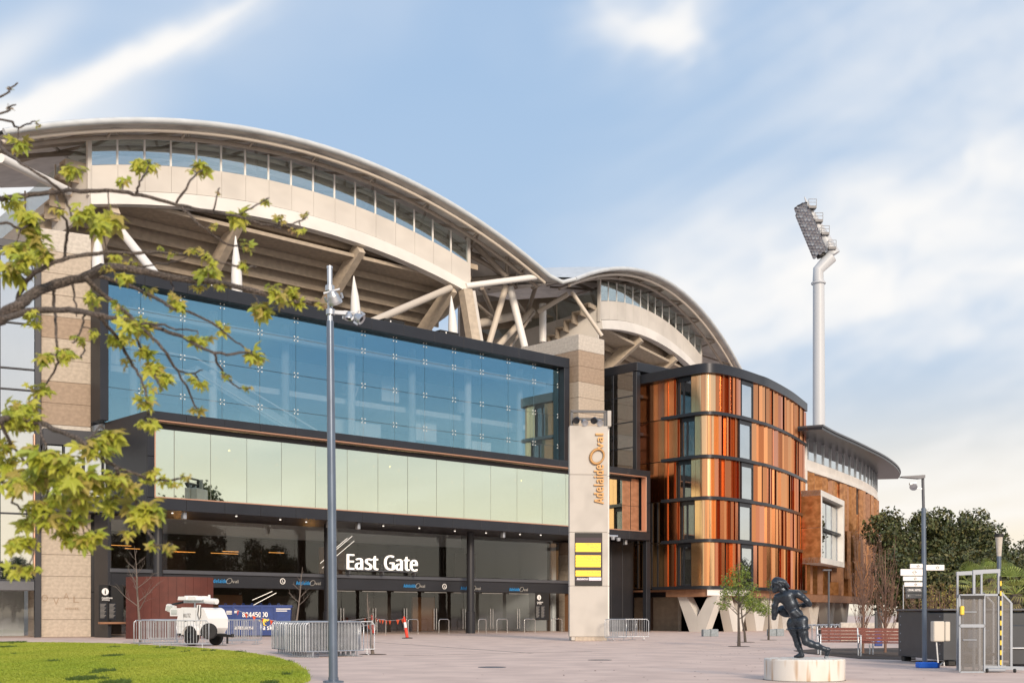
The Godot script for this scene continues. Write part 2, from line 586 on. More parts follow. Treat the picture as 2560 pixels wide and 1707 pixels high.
func make_ground() -> void:
	var s := ST()
	quad(s, Vector3(-900, 0, 500), Vector3(900, 0, 500), Vector3(900, 0, -1300), Vector3(-900, 0, -1300))
	cur = self
	co = Vector3.ZERO
	var g := add("plaza", s, M.paving)
	structure(g)
	# slot drains and paving joints
	for l in [[845, 1599, 1330, 1633, 0.10], [1018, 1584.5, 1300, 1592, 0.08], [1010, 1639, 1480, 1628, 0.05]]:
		var a := gp(l[0], l[1])
		var b := gp(l[2], l[3])
		s = ST()
		bar(s, a + Vector3(0, 0.003, 0), b + Vector3(0, 0.003, 0), l[4], 0.003)
		add("drain_slot", s, M.joint, g)
	for k in 0:
		s = ST()
		var n := -58.0 + k * 6.0
		bar(s, D * -30.0 + N * n + Vector3(0, 0.002, 0), D * 110.0 + N * n + Vector3(0, 0.002, 0), 0.02, 0.002)
		add("paving_joint", s, M.joint, g)
	for k in 0:
		s = ST()
		var sd := 0.0 + k * 6.0
		bar(s, D * sd + N * -60.0 + Vector3(0, 0.0015, 0), D * sd + N * -8.0 + Vector3(0, 0.0015, 0), 0.02, 0.002)
		add("paving_joint", s, M.joint, g)
	for q in [[322, 1605, 0.3], [1500, 1650, 0.35], [1230, 1668, 0.35]]:
		s = ST()
		lathe(s, gp(q[0], q[1]), [[q[2], 0.001], [q[2], 0.008], [q[2] - 0.03, 0.008], [q[2] - 0.035, 0.004], [0.0, 0.004]], 24)
		add("drain_cover", s, M.grey_metal, g)
	# lawn
	var e := lawn_edge()
	s = ST()
	var arr := []
	for p in e:
		arr.append(Vector2(p.x, -p.y))
	ext(s, arr, Vector3(0, 0.0, 0), Vector3.RIGHT, Vector3.FORWARD, Vector3.UP * 0.03)
	structure(add("lawn", s, M.lawn))
	# grass blades
	s = ST()
	var r := RandomNumberGenerator.new()
	r.seed = 3
	for k in 9:
		var a := r.randf() * TAU
		var o := Vector3(r.randf_range(-0.05, 0.05), 0, r.randf_range(-0.05, 0.05))
		var hgt := r.randf_range(0.03, 0.065)
		var lean := Vector3(cos(a), 0, sin(a)) * hgt * 0.6
		var side := Vector3(-sin(a), 0, cos(a)) * 0.006
		quad(s, o - side, o + side, o + lean + side * 0.4 + Vector3.UP * hgt, o + lean - side * 0.4 + Vector3.UP * hgt)
	var tuft := s.commit()
	var gm := mat("grass_blade", lin(1, 1, 1), 0.8)
	gm.vertex_color_use_as_albedo = true
	gm.backlight_enabled = true
	gm.backlight = lin(0.25, 0.3, 0.05)
	tuft.surface_set_material(0, gm)
	var nz := FastNoiseLite.new()
	nz.seed = 4
	nz.frequency = 0.22
	var pts := []
	while pts.size() < 90000:
		var z := -r.randf_range(18.0, 56.0)
		var x := r.randf_range(-0.48, 0.0) * -z
		if Geometry2D.is_point_in_polygon(Vector2(x, z), e):
			pts.append(Vector3(x + r.randf_range(-0.09, 0.09), 0.026, z + r.randf_range(-0.12, 0.12)))
	var mm := MultiMesh.new()
	mm.transform_format = MultiMesh.TRANSFORM_3D
	mm.use_colors = true
	mm.mesh = tuft
	mm.instance_count = pts.size()
	for k in pts.size():
		var p: Vector3 = pts[k]
		var v := nz.get_noise_2d(p.x, p.z * 0.45)
		var tall := nz.get_noise_2d(p.x * 2.2 + 90.0, p.z * 0.9)
		var sc := r.randf_range(0.7, 1.25) * (1.8 if tall > 0.50 else 1.0)
		mm.set_instance_transform(k, Transform3D(Basis(Vector3.UP, r.randf() * TAU).scaled(Vector3(1.2, sc, 1.2)), p))
		var c := Vector3(0.26, 0.34, 0.03).lerp(Vector3(0.37, 0.40, 0.05), clampf(0.5 + v, 0, 1))
		if tall > 0.50:
			c = Vector3(0.07, 0.12, 0.02)
		c *= r.randf_range(0.85, 1.15)
		mm.set_instance_color(k, Color(c.x, c.y, c.z))
	var mi := MultiMeshInstance3D.new()
	mi.name = "grass"
	mi.multimesh = mm
	add_child(mi)
	mi.set_meta("kind", "stuff")
	tag(mi, "short yellow-green grass growing on the rounded lawn", "grass")

	# fallen leaves on the paving
	s = ST()
	for k in 420:
		var q := Vector2(r.randf_range(760, 2500), 1575.0 + 130.0 * pow(r.randf(), 1.6))
		if k % 2:
			q = Vector2(r.randfn(1900, 160), 1600.0 + absf(r.randfn(0, 40)))
		var c := gp(q.x, minf(q.y, 1705.0)) + Vector3(0, 0.012, 0)
		var a := r.randf() * TAU
		var x := Vector3(cos(a), r.randf_range(-0.1, 0.2), sin(a)) * r.randf_range(0.02, 0.05)
		var y := x.cross(Vector3.UP).normalized() * r.randf_range(0.012, 0.03)
		quad(s, c - x, c - y, c + x, c + y)
	var lit := add("leaf_litter", s, M.twig_red)
	lit.set_meta("kind", "stuff")
	tag(lit, "small brown fallen leaves scattered over the pale paving", "leaves")

# ---------------------------------------------------------------- gate building
func glass_pane(called: String, m: Material, x0: float, x1: float, y0: float, y1: float, z: float, parent = null) -> MeshInstance3D:
	var o := box(called, m, x0 + 0.012, x1 - 0.012, y0 + 0.012, y1 - 0.012, z - 0.012, z + 0.012, parent)
	o.rotation = Vector3(rng.randf_range(-0.003, 0.003), rng.randf_range(-0.003, 0.003), 0)
	return o

func make_gate() -> void:
	var root := thing("gate_building", "black metal gate building with blue glass hall above a projecting mirrored box", "building", Vector3(29.4, 0, -62.0), FB)
	# projecting box: s 29.4 .. 71, y 7.1 .. 12.5, front at n -62
	var joints := [29.41, 31.71, 34.1, 36.44, 38.84, 41.27, 43.7, 46.12, 48.56, 51.03, 53.5, 55.98, 58.46, 61.01, 63.5, 66.0, 68.5, 70.99]
	for k in joints.size() - 1:
		box("fascia_panel", M.dark_metal, joints[k] + 0.006, joints[k + 1] - 0.006, 7.10, 7.74, -62.14, -62.0)
		box("fascia_panel", M.dark_metal, joints[k] + 0.006, joints[k + 1] - 0.006, 12.06, 12.52, -62.14, -62.0)
	box("jamb_panel", M.dark_metal, 29.41, 29.80, 7.75, 10.0, -62.14, -62.0)
	box("jamb_panel", M.dark_metal, 29.41, 29.80, 10.01, 12.05, -62.14, -62.0)
	box("jamb_panel", M.dark_metal, 70.56, 70.99, 7.75, 10.0, -62.14, -62.0)
	box("jamb_panel", M.dark_metal, 70.56, 70.99, 10.01, 12.05, -62.14, -62.0)
	box("box_floor", M.dark_panel, 29.42, 70.98, 7.12, 7.70, -67.6, -62.15)
	box("box_roof", M.dark_panel, 29.42, 70.98, 12.10, 12.48, -67.6, -62.15)
	box("side_wall", M.dark_panel, 29.40, 29.75, 7.11, 12.49, -67.6, -62.15)
	box("side_wall", M.dark_panel, 70.65, 70.98, 7.71, 12.09, -67.6, -62.15)
	box("copper_lining", M.copper_trim, 29.80, 70.56, 11.99, 12.05, -62.5, -62.01)
	box("copper_lining", M.copper_trim, 29.80, 70.56, 7.75, 7.82, -62.5, -62.01)
	box("copper_lining", M.copper_trim, 29.81, 29.88, 7.83, 11.98, -62.5, -62.01)
	box("copper_lining", M.copper_trim, 70.48, 70.55, 7.83, 11.98, -62.5, -62.01)
	box("bulkhead", M.dark_panel, 29.9, 70.46, 11.68, 11.98, -62.95, -62.75)
	var lj := [29.9, 31.35, 33.61, 35.96, 38.31, 40.71, 43.07, 45.44, 47.83, 50.25, 52.65, 55.08, 57.56, 60.04, 62.45, 64.9, 67.0, 68.6]
	for k in lj.size() - 1:
		glass_pane("glass_pane", M.glass_green, lj[k], lj[k + 1], 7.84, 11.70, -62.8)
		if k:
			box("glass_joint", M.dark_metal, lj[k] - 0.012, lj[k] + 0.012, 7.84, 11.7, -62.83, -62.815)
	box("copper_reflection", M.copper_soffit, 68.62, 69.55, 7.84, 9.75, -62.86, -62.8)  # opaque bronze boxes standing in for the copper hotel's reflection in the glass
	box("copper_reflection", M.copper_soffit, 68.62, 69.55, 9.77, 11.9, -62.86, -62.8)
	box("copper_reflection", M.copper_soffit, 69.6, 70.46, 7.84, 9.75, -62.82, -62.74)
	box("copper_reflection", M.copper_soffit, 69.6, 70.46, 9.77, 11.9, -62.82, -62.74)
	# room inside the box
	box("room_floor", M.interior_white, 29.9, 70.5, 7.705, 7.735, -67.3, -62.9)
	box("room_ceiling", M.interior_white, 29.9, 70.5, 12.06, 12.09, -67.3, -63.0)
	box("room_lining", M.interior_wall, 29.76, 29.79, 7.76, 12.04, -67.3, -63.0)
	box("room_lining", M.interior_wall, 70.61, 70.64, 7.76, 12.04, -67.3, -63.0)
	box("back_wall", M.interior_wall, 29.8, 70.6, 7.75, 12.05, -67.5, -67.35)
	for k in 10:
		var b := box("counter", M.interior_dark if k % 2 else M.interior_white, 32.0 + k * 3.7, 34.4 + k * 3.7, 7.72, 8.6 + (k % 3) * 0.3, -66.3, -65.6)
		if k % 3 == 1:
			b.rotation.y = 0.2
	var bulb := SphereMesh.new()
	bulb.radius = 0.07
	bulb.height = 0.14
	bulb.radial_segments = 10
	bulb.rings = 6
	for k in 18:
		var p := Vector3(33.0 + k * 1.95 + rng.randf() * 0.5, 10.3 + rng.randf() * 1.0, -64.0 - rng.randf() * 2.0)
		var pl := inst("pendant_lamp", bulb, M.lamp_warm, p)
		var s := ST()
		tube(s, [p + Vector3(0, 0.06, 0), Vector3(p.x, 12.08, p.z)], 0.008, 4)
		add("cord", s, M.black, pl)
	for k in 3:
		var l := OmniLight3D.new()
		l.light_energy = 1.2
		l.light_color = Color(1.0, 0.8, 0.55)
		l.light_size = 0.06
		l.omni_range = 20.0
		l.omni_attenuation = 2.0
		l.shadow_enabled = true
		put(l, "pendant_glow", Vector3(36.0 + k * 12.0, 11.2, -64.9), null)
	# upper glass hall
	var ys := [12.52, 14.6, 17.0, 19.38, 20.74]
	var xs := [29.42]
	for k in 14:
		xs.append(66.5 - 2.68 * (13 - k))
	for i in xs.size() - 1:
		for j in 4:
			glass_pane("glass_pane", M.glass_blue, xs[i], xs[i + 1], ys[j], ys[j + 1], -67.7)
	var s := ST()
	for p in [[-1, -1], [1, -1], [-1, 1], [1, 1]]:
		lathe(s, Vector3(p[0] * 0.13, p[1] * 0.13, 0.0), [[0.0, 0.04], [0.04, 0.04], [0.04, 0.0]].duplicate(), 8, Vector3.BACK)
		bar(s, Vector3(0, 0, -0.06), Vector3(p[0] * 0.13, p[1] * 0.13, -0.06), 0.02, 0.02)
	var spider := s.commit()
	for i in range(1, xs.size()):
		for j in range(0, 5):
			var p := Vector3(xs[i], ys[j], -67.68)
			if j == 0:
				continue
			if j == 4:
				p.y -= 0.16
			inst("spider_fitting", spider, M.steel_white, p)
		if i < xs.size() - 1:
			box("glass_fin", M.glass_dark, xs[i] - 0.012, xs[i] + 0.012, 12.6, 20.7, -68.2, -67.75)
	for k in 14:
		box("roof_fascia_panel", M.dark_metal, 28.9 + k * 2.73 + 0.005, 28.9 + (k + 1) * 2.73 - 0.005, 20.76, 21.55, -68.4, -67.05)
	box("hall_jamb", M.dark_metal, 66.53, 67.12, 7.0, 20.75, -68.4, -67.05)
	box("hall_jamb", M.dark_metal, 28.9, 29.40, 12.53, 20.75, -68.4, -67.05)
	box("hall_roof", M.grey_metal, 28.9, 67.1, 20.9, 21.5, -82.0, -68.42)
	box("hall_side_wall", M.interior_wall, 66.6, 67.0, 0.0, 20.88, -82.0, -68.45)
	box("hall_side_wall", M.interior_wall, 28.95, 29.3, 0.0, 20.88, -82.0, -72.6)
	box("hall_back_wall", M.interior_white, 29.4, 66.5, 7.0, 20.88, -80.0, -79.7)
	box("hall_floor", M.interior_white, 29.4, 66.5, 12.1, 12.5, -79.6, -68.3)
	box("gallery_floor", M.interior_white, 29.4, 66.5, 16.35, 16.75, -79.6, -71.5)
	box("ceiling_beam", M.interior_wall, 29.4, 66.5, 19.5, 19.9, -69.6, -69.1)
	for k in 7:
		s = ST()
		lathe(s, Vector3(32.5 + k * 5.4, 12.5, -70.5), [[0.28, 0.0], [0.28, 8.4]], 12)
		add("hall_column", s, M.interior_white if k % 2 else M.interior_wall)
	for q in [[31.0, 1.5, 17.0, 1.6], [33.0, 1.2, 17.0, 1.6], [48.5, 4.2, 13.0, 2.4], [52.8, 1.6, 17.2, 1.5], [56.0, 2.0, 14.6, 1.8], [60.2, 1.2, 17.2, 1.7], [61.6, 2.0, 13.2, 1.9], [41.0, 3.0, 13.2, 2.0]]:
		box("wall_panel", M.interior_white, q[0], q[0] + q[1], q[2], q[2] + q[3], -72.6, -72.45)
	text("number_sign", "537", M.letter_white, fp(876, 977, -72.3), 0.75, 1.4)
	# escalator behind the glass
	s = ST()
	var e0 := Vector3(36.5, 17.4, -70.2)
	var e1 := Vector3(47.6, 12.9, -70.2)
	bar(s, e0 + Vector3(0, -0.5, -0.7), e1 + Vector3(0, -0.5, -0.7), 1.3, 0.7)
	var es := add("escalator", s, M.interior_wall)
	s = ST()
	tube(s, [e0 + Vector3(-2.6, 0.35, 0), e0 + Vector3(0, 0.3, 0), e1 + Vector3(0, 0.3, 0)], 0.06, 6)
	tube(s, [e0 + Vector3(-2.6, -0.6, 0), e0 + Vector3(0, -0.6, 0), e1 + Vector3(0, -0.7, 0)], 0.05, 6)
	add("handrail", s, M.steel_white, es)
	# equipment on the roof
	for q in [[980, 810], [1118, 838], [535, 720]]:
		var p := fp(q[0], q[1], -69.5)
		p.y = 21.5
		var b := box("roof_unit", M.black, p.x - 0.9, p.x + 0.9, 21.5, 22.4, -70.2, -69.2)
		box("mark", M.letter_white, p.x - 0.42, p.x - 0.32, 21.85, 22.3, -69.19, -69.17, b)
		box("mark", M.letter_white, p.x - 0.42, p.x - 0.12, 21.75, 21.84, -69.19, -69.17, b)
	# ground floor: doors, sign band, mezzanine glass
	var zd := -66.07
	box("sign_band", M.dark_panel, 29.0, 66.5, 2.95, 3.72, zd - 0.3, zd)
	box("transom", M.grey_metal, 29.0, 66.5, 3.73, 3.96, zd - 0.25, zd + 0.12)
	var x := 29.1
	while x < 66.0:
		glass_pane("mezzanine_pane", M.glass_dark, x, minf(x + 2.45, 66.5), 3.98, 7.08, zd - 0.1)
		x += 2.45
	for u in [855.6, 936.0, 1013.8, 1088.5, 1160.8, 1230.0, 1297.0]:
		var c := fs(u, zd)
		for sd in [-1.0, 1.0]:
			var d := glass_pane("door", M.glass_dark, c if sd > 0 else c - 1.18, c + 1.18 if sd > 0 else c, 0.02, 2.9, zd - 0.12)
			s = ST()
			tube(s, [Vector3(c + sd * 0.11, 0.28, zd - 0.02), Vector3(c + sd * 0.11, 1.75, zd - 0.02)], 0.028, 8)
			add("handle", s, M.chrome, d)
		box("door_head_light", M.grey_letter, c - 1.0, c + 1.0, 2.86, 2.9, zd - 0.02, zd + 0.02)
	for k in 9:
		glass_pane("side_pane", M.glass_dark, 29.2 + k * 1.55, 29.2 + (k + 1) * 1.55, 0.02, 2.92, zd - 0.13)
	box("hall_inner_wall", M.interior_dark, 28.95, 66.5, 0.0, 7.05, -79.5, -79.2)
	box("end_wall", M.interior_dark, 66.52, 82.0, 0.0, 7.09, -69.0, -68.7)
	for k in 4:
		box("end_panel", M.dark_panel, 66.6 + k * 1.3, 67.88 + k * 1.3, 0.0, 7.09, -64.7, -64.5)  # dark boards set across the open bay, colouring in its shade
	box("end_wall", M.interior_wood, 66.1, 66.5, 0.0, 3.7, -66.6, -66.05)
	box("end_wall", M.dark_panel, 28.9, 29.1, 0.0, 7.09, -67.9, -66.0)
	for k in 7:
		box("hall_screen", M.interior_wood if k % 2 else M.interior_dark, 36.0 + k * 4.3, 38.2 + k * 4.3, 0.0 if k % 3 else 4.0, 2.7 if k % 3 else 6.3, -75.0, -74.8)
	box("mezzanine_floor", M.interior_dark, 29.2, 66.5, 3.6, 3.95, -79.0, -70.0)
	for q in [[300, 1364, 0.7], [330, 1372, 0.5], [405, 1370, 0.6], [455, 1380, 0.9], [560, 1384, 1.0], [575, 1379, 0.6], [690, 1382, 0.6]]:
		var p := fp(q[0], q[1], -72.0)
		var b := box("light_strip", M.lamp_warm, p.x - q[2], p.x + q[2], p.y, p.y + 0.025, -72.0, -71.96)
	for k in 2:
		var l := OmniLight3D.new()
		l.light_energy = 0.8
		l.light_color = Color(1.0, 0.72, 0.4)
		l.light_size = 0.06
		l.omni_range = 20.0
		l.omni_attenuation = 2.0
		l.shadow_enabled = true
		put(l, "strip_glow", Vector3(36.0 + k * 10.0, 5.0, -71.6), null)
	# escalator with lit edges in the hall
	for q in [[815, 1390, 868, 1345], [800, 1408, 880, 1340], [805, 1420, 885, 1352], [630, 1500, 680, 1478], [600, 1530, 690, 1482]]:
		var a := fp(q[0], q[1], -70.5)
		var b := fp(q[2], q[3], -70.5)
		s = ST()
		bar(s, a, b, 0.02, 0.03)
		add("lit_edge", s, M.lamp_white, es)
	# columns
	for u in [394.0, 820.0, 1176.0]:
		var p := fs(u, -64.6)
		s = ST()
		lathe(s, Vector3(p, 0, -64.6), [[0.34, 0.0], [0.34, 1.5], [0.27, 1.52], [0.27, 7.1]], 20)
		add("column", s, M.dark_panel)
	box("end_post", M.dark_metal, fs(1612, -62.4), fs(1622, -62.4), 0.0, 7.09, -62.6, -62.2)
	for u in [590.0, 700.0, 765.0, 958.0, 1048.0, 1137.0, 1300.0, 1352.0, 1215.0, 430.0]:
		var c := fs(u, -64.0 + fmod(u, 3.0) * 0.5)
		s = ST()
		lathe(s, Vector3(c, 7.06, -64.0 + fmod(u, 3.0) * 0.5), [[0.0, 0.0], [0.055, 0.0], [0.055, 0.05]], 10)
		add("downlight", s, M.lamp_white)
	for u in [458.0, 820.0, 893.0, 1256.0, 1562.0]:
		var c := fs(u, -62.6)
		box("soffit_bracket", M.galv, c - 0.1, c + 0.1, 6.7, 7.09, -62.7, -62.4)
	# small signs on the band
	for q in [[560, 1452], [770, 1457], [1035, 1464], [1176, 1470], [1296, 1473]]:
		oval_sign(fp(q[0], q[1], zd + 0.04), 1.95)
	for q in [[706, 1453], [1111, 1466]]:
		s = ST()
		var p := fp(q[0], q[1], zd + 0.03)
		ring(s, p, 0.17, 0.03, 16)
		bar(s, p + Vector3(-0.02, 0.08, 0), p + Vector3(-0.02, -0.05, 0), 0.03, 0.02, Vector3.BACK)
		bar(s, p + Vector3(-0.02, -0.05, 0), p + Vector3(0.08, -0.06, 0), 0.03, 0.02, Vector3.BACK)
		add("access_mark", s, M.letter_white)
	# information boards
	info_board(fp(270, 1505, -66.0), true)
	info_board(Vector3(fs(1352, -65.95), 1.8, -65.95), false)
	# letters East Gate on their rail
	var p0 := fp(867, 1424, -65.55)
	var p1 := fp(1043, 1430, -65.55)
	var lt := thing("gate_letters", "large white letters East Gate standing on the gate's rail", "sign", Vector3((p0.x + p1.x) * 0.5, p0.y, -65.55), FB)
	var wd := p1.x - p0.x
	var ya := p0.y + 0.03
	for q in [["East", 867.0, 944.0, 1.0], ["Gate", 961.0, 1043.0, 1.03]]:
		var xa := fs(q[1], -65.55)
		var xb := fs(q[2], -65.55)
		text("word", q[0], M.letter_lit, Vector3((xa + xb) * 0.5, ya + q[3] * 0.5, -65.55), q[3], xb - xa, Basis(), null, 0.14, 400)
	box("rail", M.grey_metal, p0.x, p1.x, p0.y - 0.06, p0.y + 0.02, -65.6, -65.5)
	for k in 3:
		box("rail_post", M.grey_metal, p0.x + 0.2 + k * (wd - 0.4) * 0.5 - 0.03, p0.x + 0.2 + k * (wd - 0.4) * 0.5 + 0.03, 3.97, p0.y - 0.06, -65.95, -65.5)
	# handrails before the doors
	var hr: Node3D = null
	for q in [[942, 964], [1020, 1044.5], [1097, 1122], [1196, 1215], [1242, 1268], [1311, 1338], [1378, 1405]]:
		var a := fs(q[0], -65.0)
		var b := fs(q[1], -65.0)
		thing("handrail_loop", "low stainless steel handrail loop standing before the gate doors", "handrail", Vector3((a + b) * 0.5, 0, -65.0), FB, "steel handrail loops at the gate doors")
		s = ST()
		tube(s, [Vector3(a, 0, -65), Vector3(a, 0.9, -65), Vector3(a + 0.1, 1.0, -65), Vector3(b - 0.1, 1.0, -65), Vector3(b, 0.9, -65), Vector3(b, 0, -65)], 0.03, 8)
		add("rail", s, M.chrome)
		for e in [a, b]:
			s = ST()
			lathe(s, Vector3(e, 0.0, -65), [[0.07, 0.0], [0.07, 0.012], [0.0, 0.012]], 12)
			add("base_plate", s, M.chrome)

func ring(s: SurfaceTool, c: Vector3, r: float, t: float, n := 20, sx := 1.0, sl := 0.0) -> void:
	var pts := []
	for k in n + 1:
		var a := TAU * k / n
		var y := sin(a) * r
		pts.append(c + Vector3(cos(a) * r * sx + y * sl, y, 0))
	tube(s, pts, t, 6, false)

func oval_sign(p: Vector3, w: float) -> void:
	var s := ST()
	ring(s, p + Vector3(w * 0.17, 0, 0), w * 0.085, 0.022, 18, 1.1, 0.3)
	var o := add("oval_ring", s, M.grey_letter)
	text("lettering", "Adelaide", M.sky_blue_letter, p + Vector3(-w * 0.19, -0.01, 0), 0.24, w * 0.56, Basis(), o, 0.02, 700, true)
	text("lettering", "val", M.grey_letter, p + Vector3(w * 0.38, -0.02, 0), 0.2, w * 0.22, Basis(), o, 0.02, 700)

func info_board(p: Vector3, ledge: bool) -> void:
	var b := box("information_board", M.black, p.x - 0.55, p.x + 0.9, 0.9, 3.0, p.z - 0.06, p.z)
	var s := ST()
	lathe(s, Vector3(p.x - 0.2, 2.62, p.z), [[0.0, 0.03], [0.2, 0.03], [0.2, 0.0]], 20, Vector3.BACK)
	add("disc", s, M.letter_white, b)
	text("lettering", "i", M.black, Vector3(p.x - 0.2, 2.62, p.z + 0.035), 0.26, 0.07, Basis(), b, 0.01, 700)
	text("lettering", "Conditions", M.letter_white, Vector3(p.x - 0.08, 2.27, p.z + 0.005), 0.1, 0.62, Basis(), b, 0.01, 700)
	text("lettering", "of Entry", M.letter_white, Vector3(p.x - 0.16, 2.15, p.z + 0.005), 0.11, 0.46, Basis(), b, 0.01, 700)
	for q in [-0.32, 0.22]:
		var pan := box("notice", M.dark_metal, p.x + q - 0.2, p.x + q + 0.22, 1.0, 2.0, p.z + 0.004, p.z + 0.012, b)
		for k in 12:
			box("text_line", M.grey_letter, p.x + q - 0.17, p.x + q + 0.17 - 0.05 * (k % 3), 1.9 - k * 0.07, 1.925 - k * 0.07, p.z + 0.013, p.z + 0.016, b)
	if ledge:
		box("shelf", M.copper_soffit, p.x - 0.6, p.x + 0.95, 0.78, 0.9, p.z - 0.05, p.z + 0.3, b)

# ---------------------------------------------------------------- stone piers and the glass wing at the left
func course_block(s: SurfaceTool, o: Vector3, ax: Vector3, ay: Vector3, y0: float, y1: float) -> void:
	var a := o
	var b := o + ax
	var c := o + ax + ay
	var d := o + ay
	var g := Vector3.UP
	hexa(s, [a + g * y0, d + g * y0, c + g * y0, b + g * y0, a + g * y1, d + g * y1, c + g * y1, b + g * y1])

func make_piers() -> void:
	# corner tower between the glass hall and the hotel
	thing("stone_tower", "square tower of banded cream and brown stone beside the blue glass hall", "tower", Vector3(70.15, 0, -66.5), FB)
	var y := 23.45
	var k := 0
	var x0 := fs(1447, -66.5)
	while y > 0.0:
		var y1 := maxf(y - 1.24, 0.0)
		var m: Material = M.stone_cream
		if k == 0:
			m = M.stone_light
		elif k in [1, 2, 8, 9, 13]:
			m = M.stone_brown
		elif k in [6, 11]:
			m = M.stone_light
		var j := 0.012
		box("stone_block", m, x0 + 0.003, x0 + 2.95, y1 + j, y, -71.5, -66.5 - 0.006 * (k % 2))
		box("stone_block", m, x0 + 0.001, x0 + 2.95, y1 + j, y, -77.0, -71.51)
		box("stone_block", m, x0 + 0.004, x0 + 2.95, y1 + j, y, -84.0, -77.01)
		y = y1
		k += 1
	box("stone_core", M.stone_brown, x0 + 0.1, x0 + 2.9, 0, 23.4, -83.9, -66.6)
	# left pier and left glass wing share a frame turned 62 degrees
	var b := Basis(Vector3(0.883, 0, -0.469), Vector3.UP, Vector3(0.469, 0, 0.883))
	var bi := b.inverse()
	var c0 := bi * px(93, 1537, 69.4)
	var nz := c0.z
	thing("stone_pier", "pale stone pier with carved oval letters beside the left glass wing", "pier", Vector3(c0.x, 0, nz), b)
	var xr := c0.x + 2.94
	y = 23.7
	k = 0
	while y > 0.0:
		var y1 := maxf(y - 1.26, 0.0)
		var m: Material = M.stone_cream
		if k in [4, 7, 8]:
			m = M.stone_brown
		elif k in [0, 9]:
			m = M.stone_light
		box("stone_block", m, c0.x, xr, y1 + 0.012, y, nz - 5.0, nz - 0.006 * (k % 2))
		y = y1
		k += 1
	box("stone_core", M.stone_brown, c0.x + 0.1, xr - 0.1, 0, 23.6, nz - 4.9, nz - 0.1)
	# carved word
	var q := [["O", 108, 1495], ["V", 138, 1503], ["A", 165, 1490], ["L", 192, 1498]]
	for l in q:
		var p: Vector3 = bi * px(l[1], l[2], 70.0)
		text("carved_letter", l[0], M.stone_brown, Vector3(p.x, p.y, nz + 0.012), 0.36, 0.32, Basis(), null, 0.02, 400)
	var ph: Vector3 = bi * px(180, 1521, 70.2)
	text("carved_word", "HOTEL", M.stone_brown, Vector3(ph.x, ph.y, nz + 0.012), 0.11, 0.75, Basis(), null, 0.02, 700)
	# metal bay in front of the pier
	thing("metal_bay", "dark metal bay with small panes projecting before the pale stone pier", "bay", Vector3(c0.x + 1.0, 0, nz + 1.2), b)
	box("bay_head", M.dark_metal, c0.x + 0.1, xr + 1.5, 11.0, 11.9, nz + 0.02, nz + 1.6)
	box("bay_base", M.dark_metal, c0.x + 0.1, xr + 1.5, 7.2, 8.1, nz + 0.02, nz + 1.6)
	for i in 4:
		glass_pane("glass_pane", M.glass_window, c0.x + 0.2 + i * 1.08, c0.x + 1.14 + i * 1.08, 8.15, 10.95, nz + 1.5)
		box("mullion", M.dark_metal, c0.x + 0.1 + i * 1.08, c0.x + 0.2 + i * 1.08, 8.11, 10.99, nz + 1.3, nz + 1.6)
	box("bay_back", M.interior_wall, c0.x + 0.2, xr + 1.4, 8.11, 10.99, nz + 0.05, nz + 0.1)
	# recess wall between pier and hall
	thing("recess_wall", "narrow black metal wall between stone pier and glass hall", "wall", Vector3(xr + 0.5, 0, nz - 1.0), b)
	for i in 8:
		box("wall_panel", M.dark_panel, xr + 0.02, xr + 1.2, i * 2.65 + 0.01, (i + 1) * 2.65, nz - 1.6, nz - 0.5)
	# left glass wing
	thing("glass_wing", "mirrored glass wing with dark mullions beside the pale stone pier", "building", Vector3(c0.x - 4.0, 0, nz), b)
	var zz := nz + 0.25
	var xw: float = (bi * px(84, 1537, 69.3)).x
	var rows := [3.3, 7.1, 9.1, 11.9, 12.8, 14.2, 15.4, 18.0, 21.1, 22.2]
	for i in 4:
		for j in rows.size() - 1:
			glass_pane("glass_pane", M.glass_window, xw - 1.86 * (i + 1), xw - 1.86 * i, rows[j], rows[j + 1], zz - 0.1)
	for i in 4:
		box("mullion", M.dark_metal, xw - 1.86 * (i + 1) - 0.05, xw - 1.86 * (i + 1) + 0.05, 3.3, 22.2, zz - 0.08, zz)
	for j in rows.size():
		box("transom_bar", M.dark_metal, xw - 8.5, xw, rows[j] - 0.05, rows[j] + 0.05, zz - 0.07, zz + 0.012)
	box("jamb", M.dark_metal, xw, xw + 0.35, 0.0, 22.6, zz - 0.4, zz + 0.05)
	box("copper_lining", M.copper_trim, xw - 0.07, xw + 0.01, 3.9, 11.7, zz + 0.013, zz + 0.2)
	box("head_panel", M.dark_metal, xw - 8.5, xw - 0.01, 22.26, 22.7, zz - 0.4, zz + 0.05)
	box("base_fascia", M.grey_metal, xw - 8.5, xw - 0.01, 2.7, 3.24, zz - 0.4, zz + 0.03)
	for i in 5:
		glass_pane("shop_pane", M.glass_dark, xw - 1.7 * (i + 1), xw - 1.7 * i, 0.05, 2.65, zz - 0.3)
	box("wing_back", M.interior_wall, xw - 8.5, xw, 0.0, 22.0, zz - 6.0, zz - 5.5)
	box("wing_floor", M.interior_wall, xw - 8.5, xw, 2.75, 3.2, zz - 5.4, zz - 0.45)
	box("wing_roof", M.dark_panel, xw - 8.5, xw, 22.3, 22.6, zz - 6.0, zz - 0.42)

# ---------------------------------------------------------------- grandstands
const HALF := 24.6

func edge_y(x: float) -> float:
	return 32.5 + 5.4 * (1.0 - pow(x / HALF, 2.0))

func shell_y(x: float, z: float) -> float:  # z runs inwards, negative
	var t := -z
	return edge_y(x) + 0.16 * t - 0.0035 * t * t

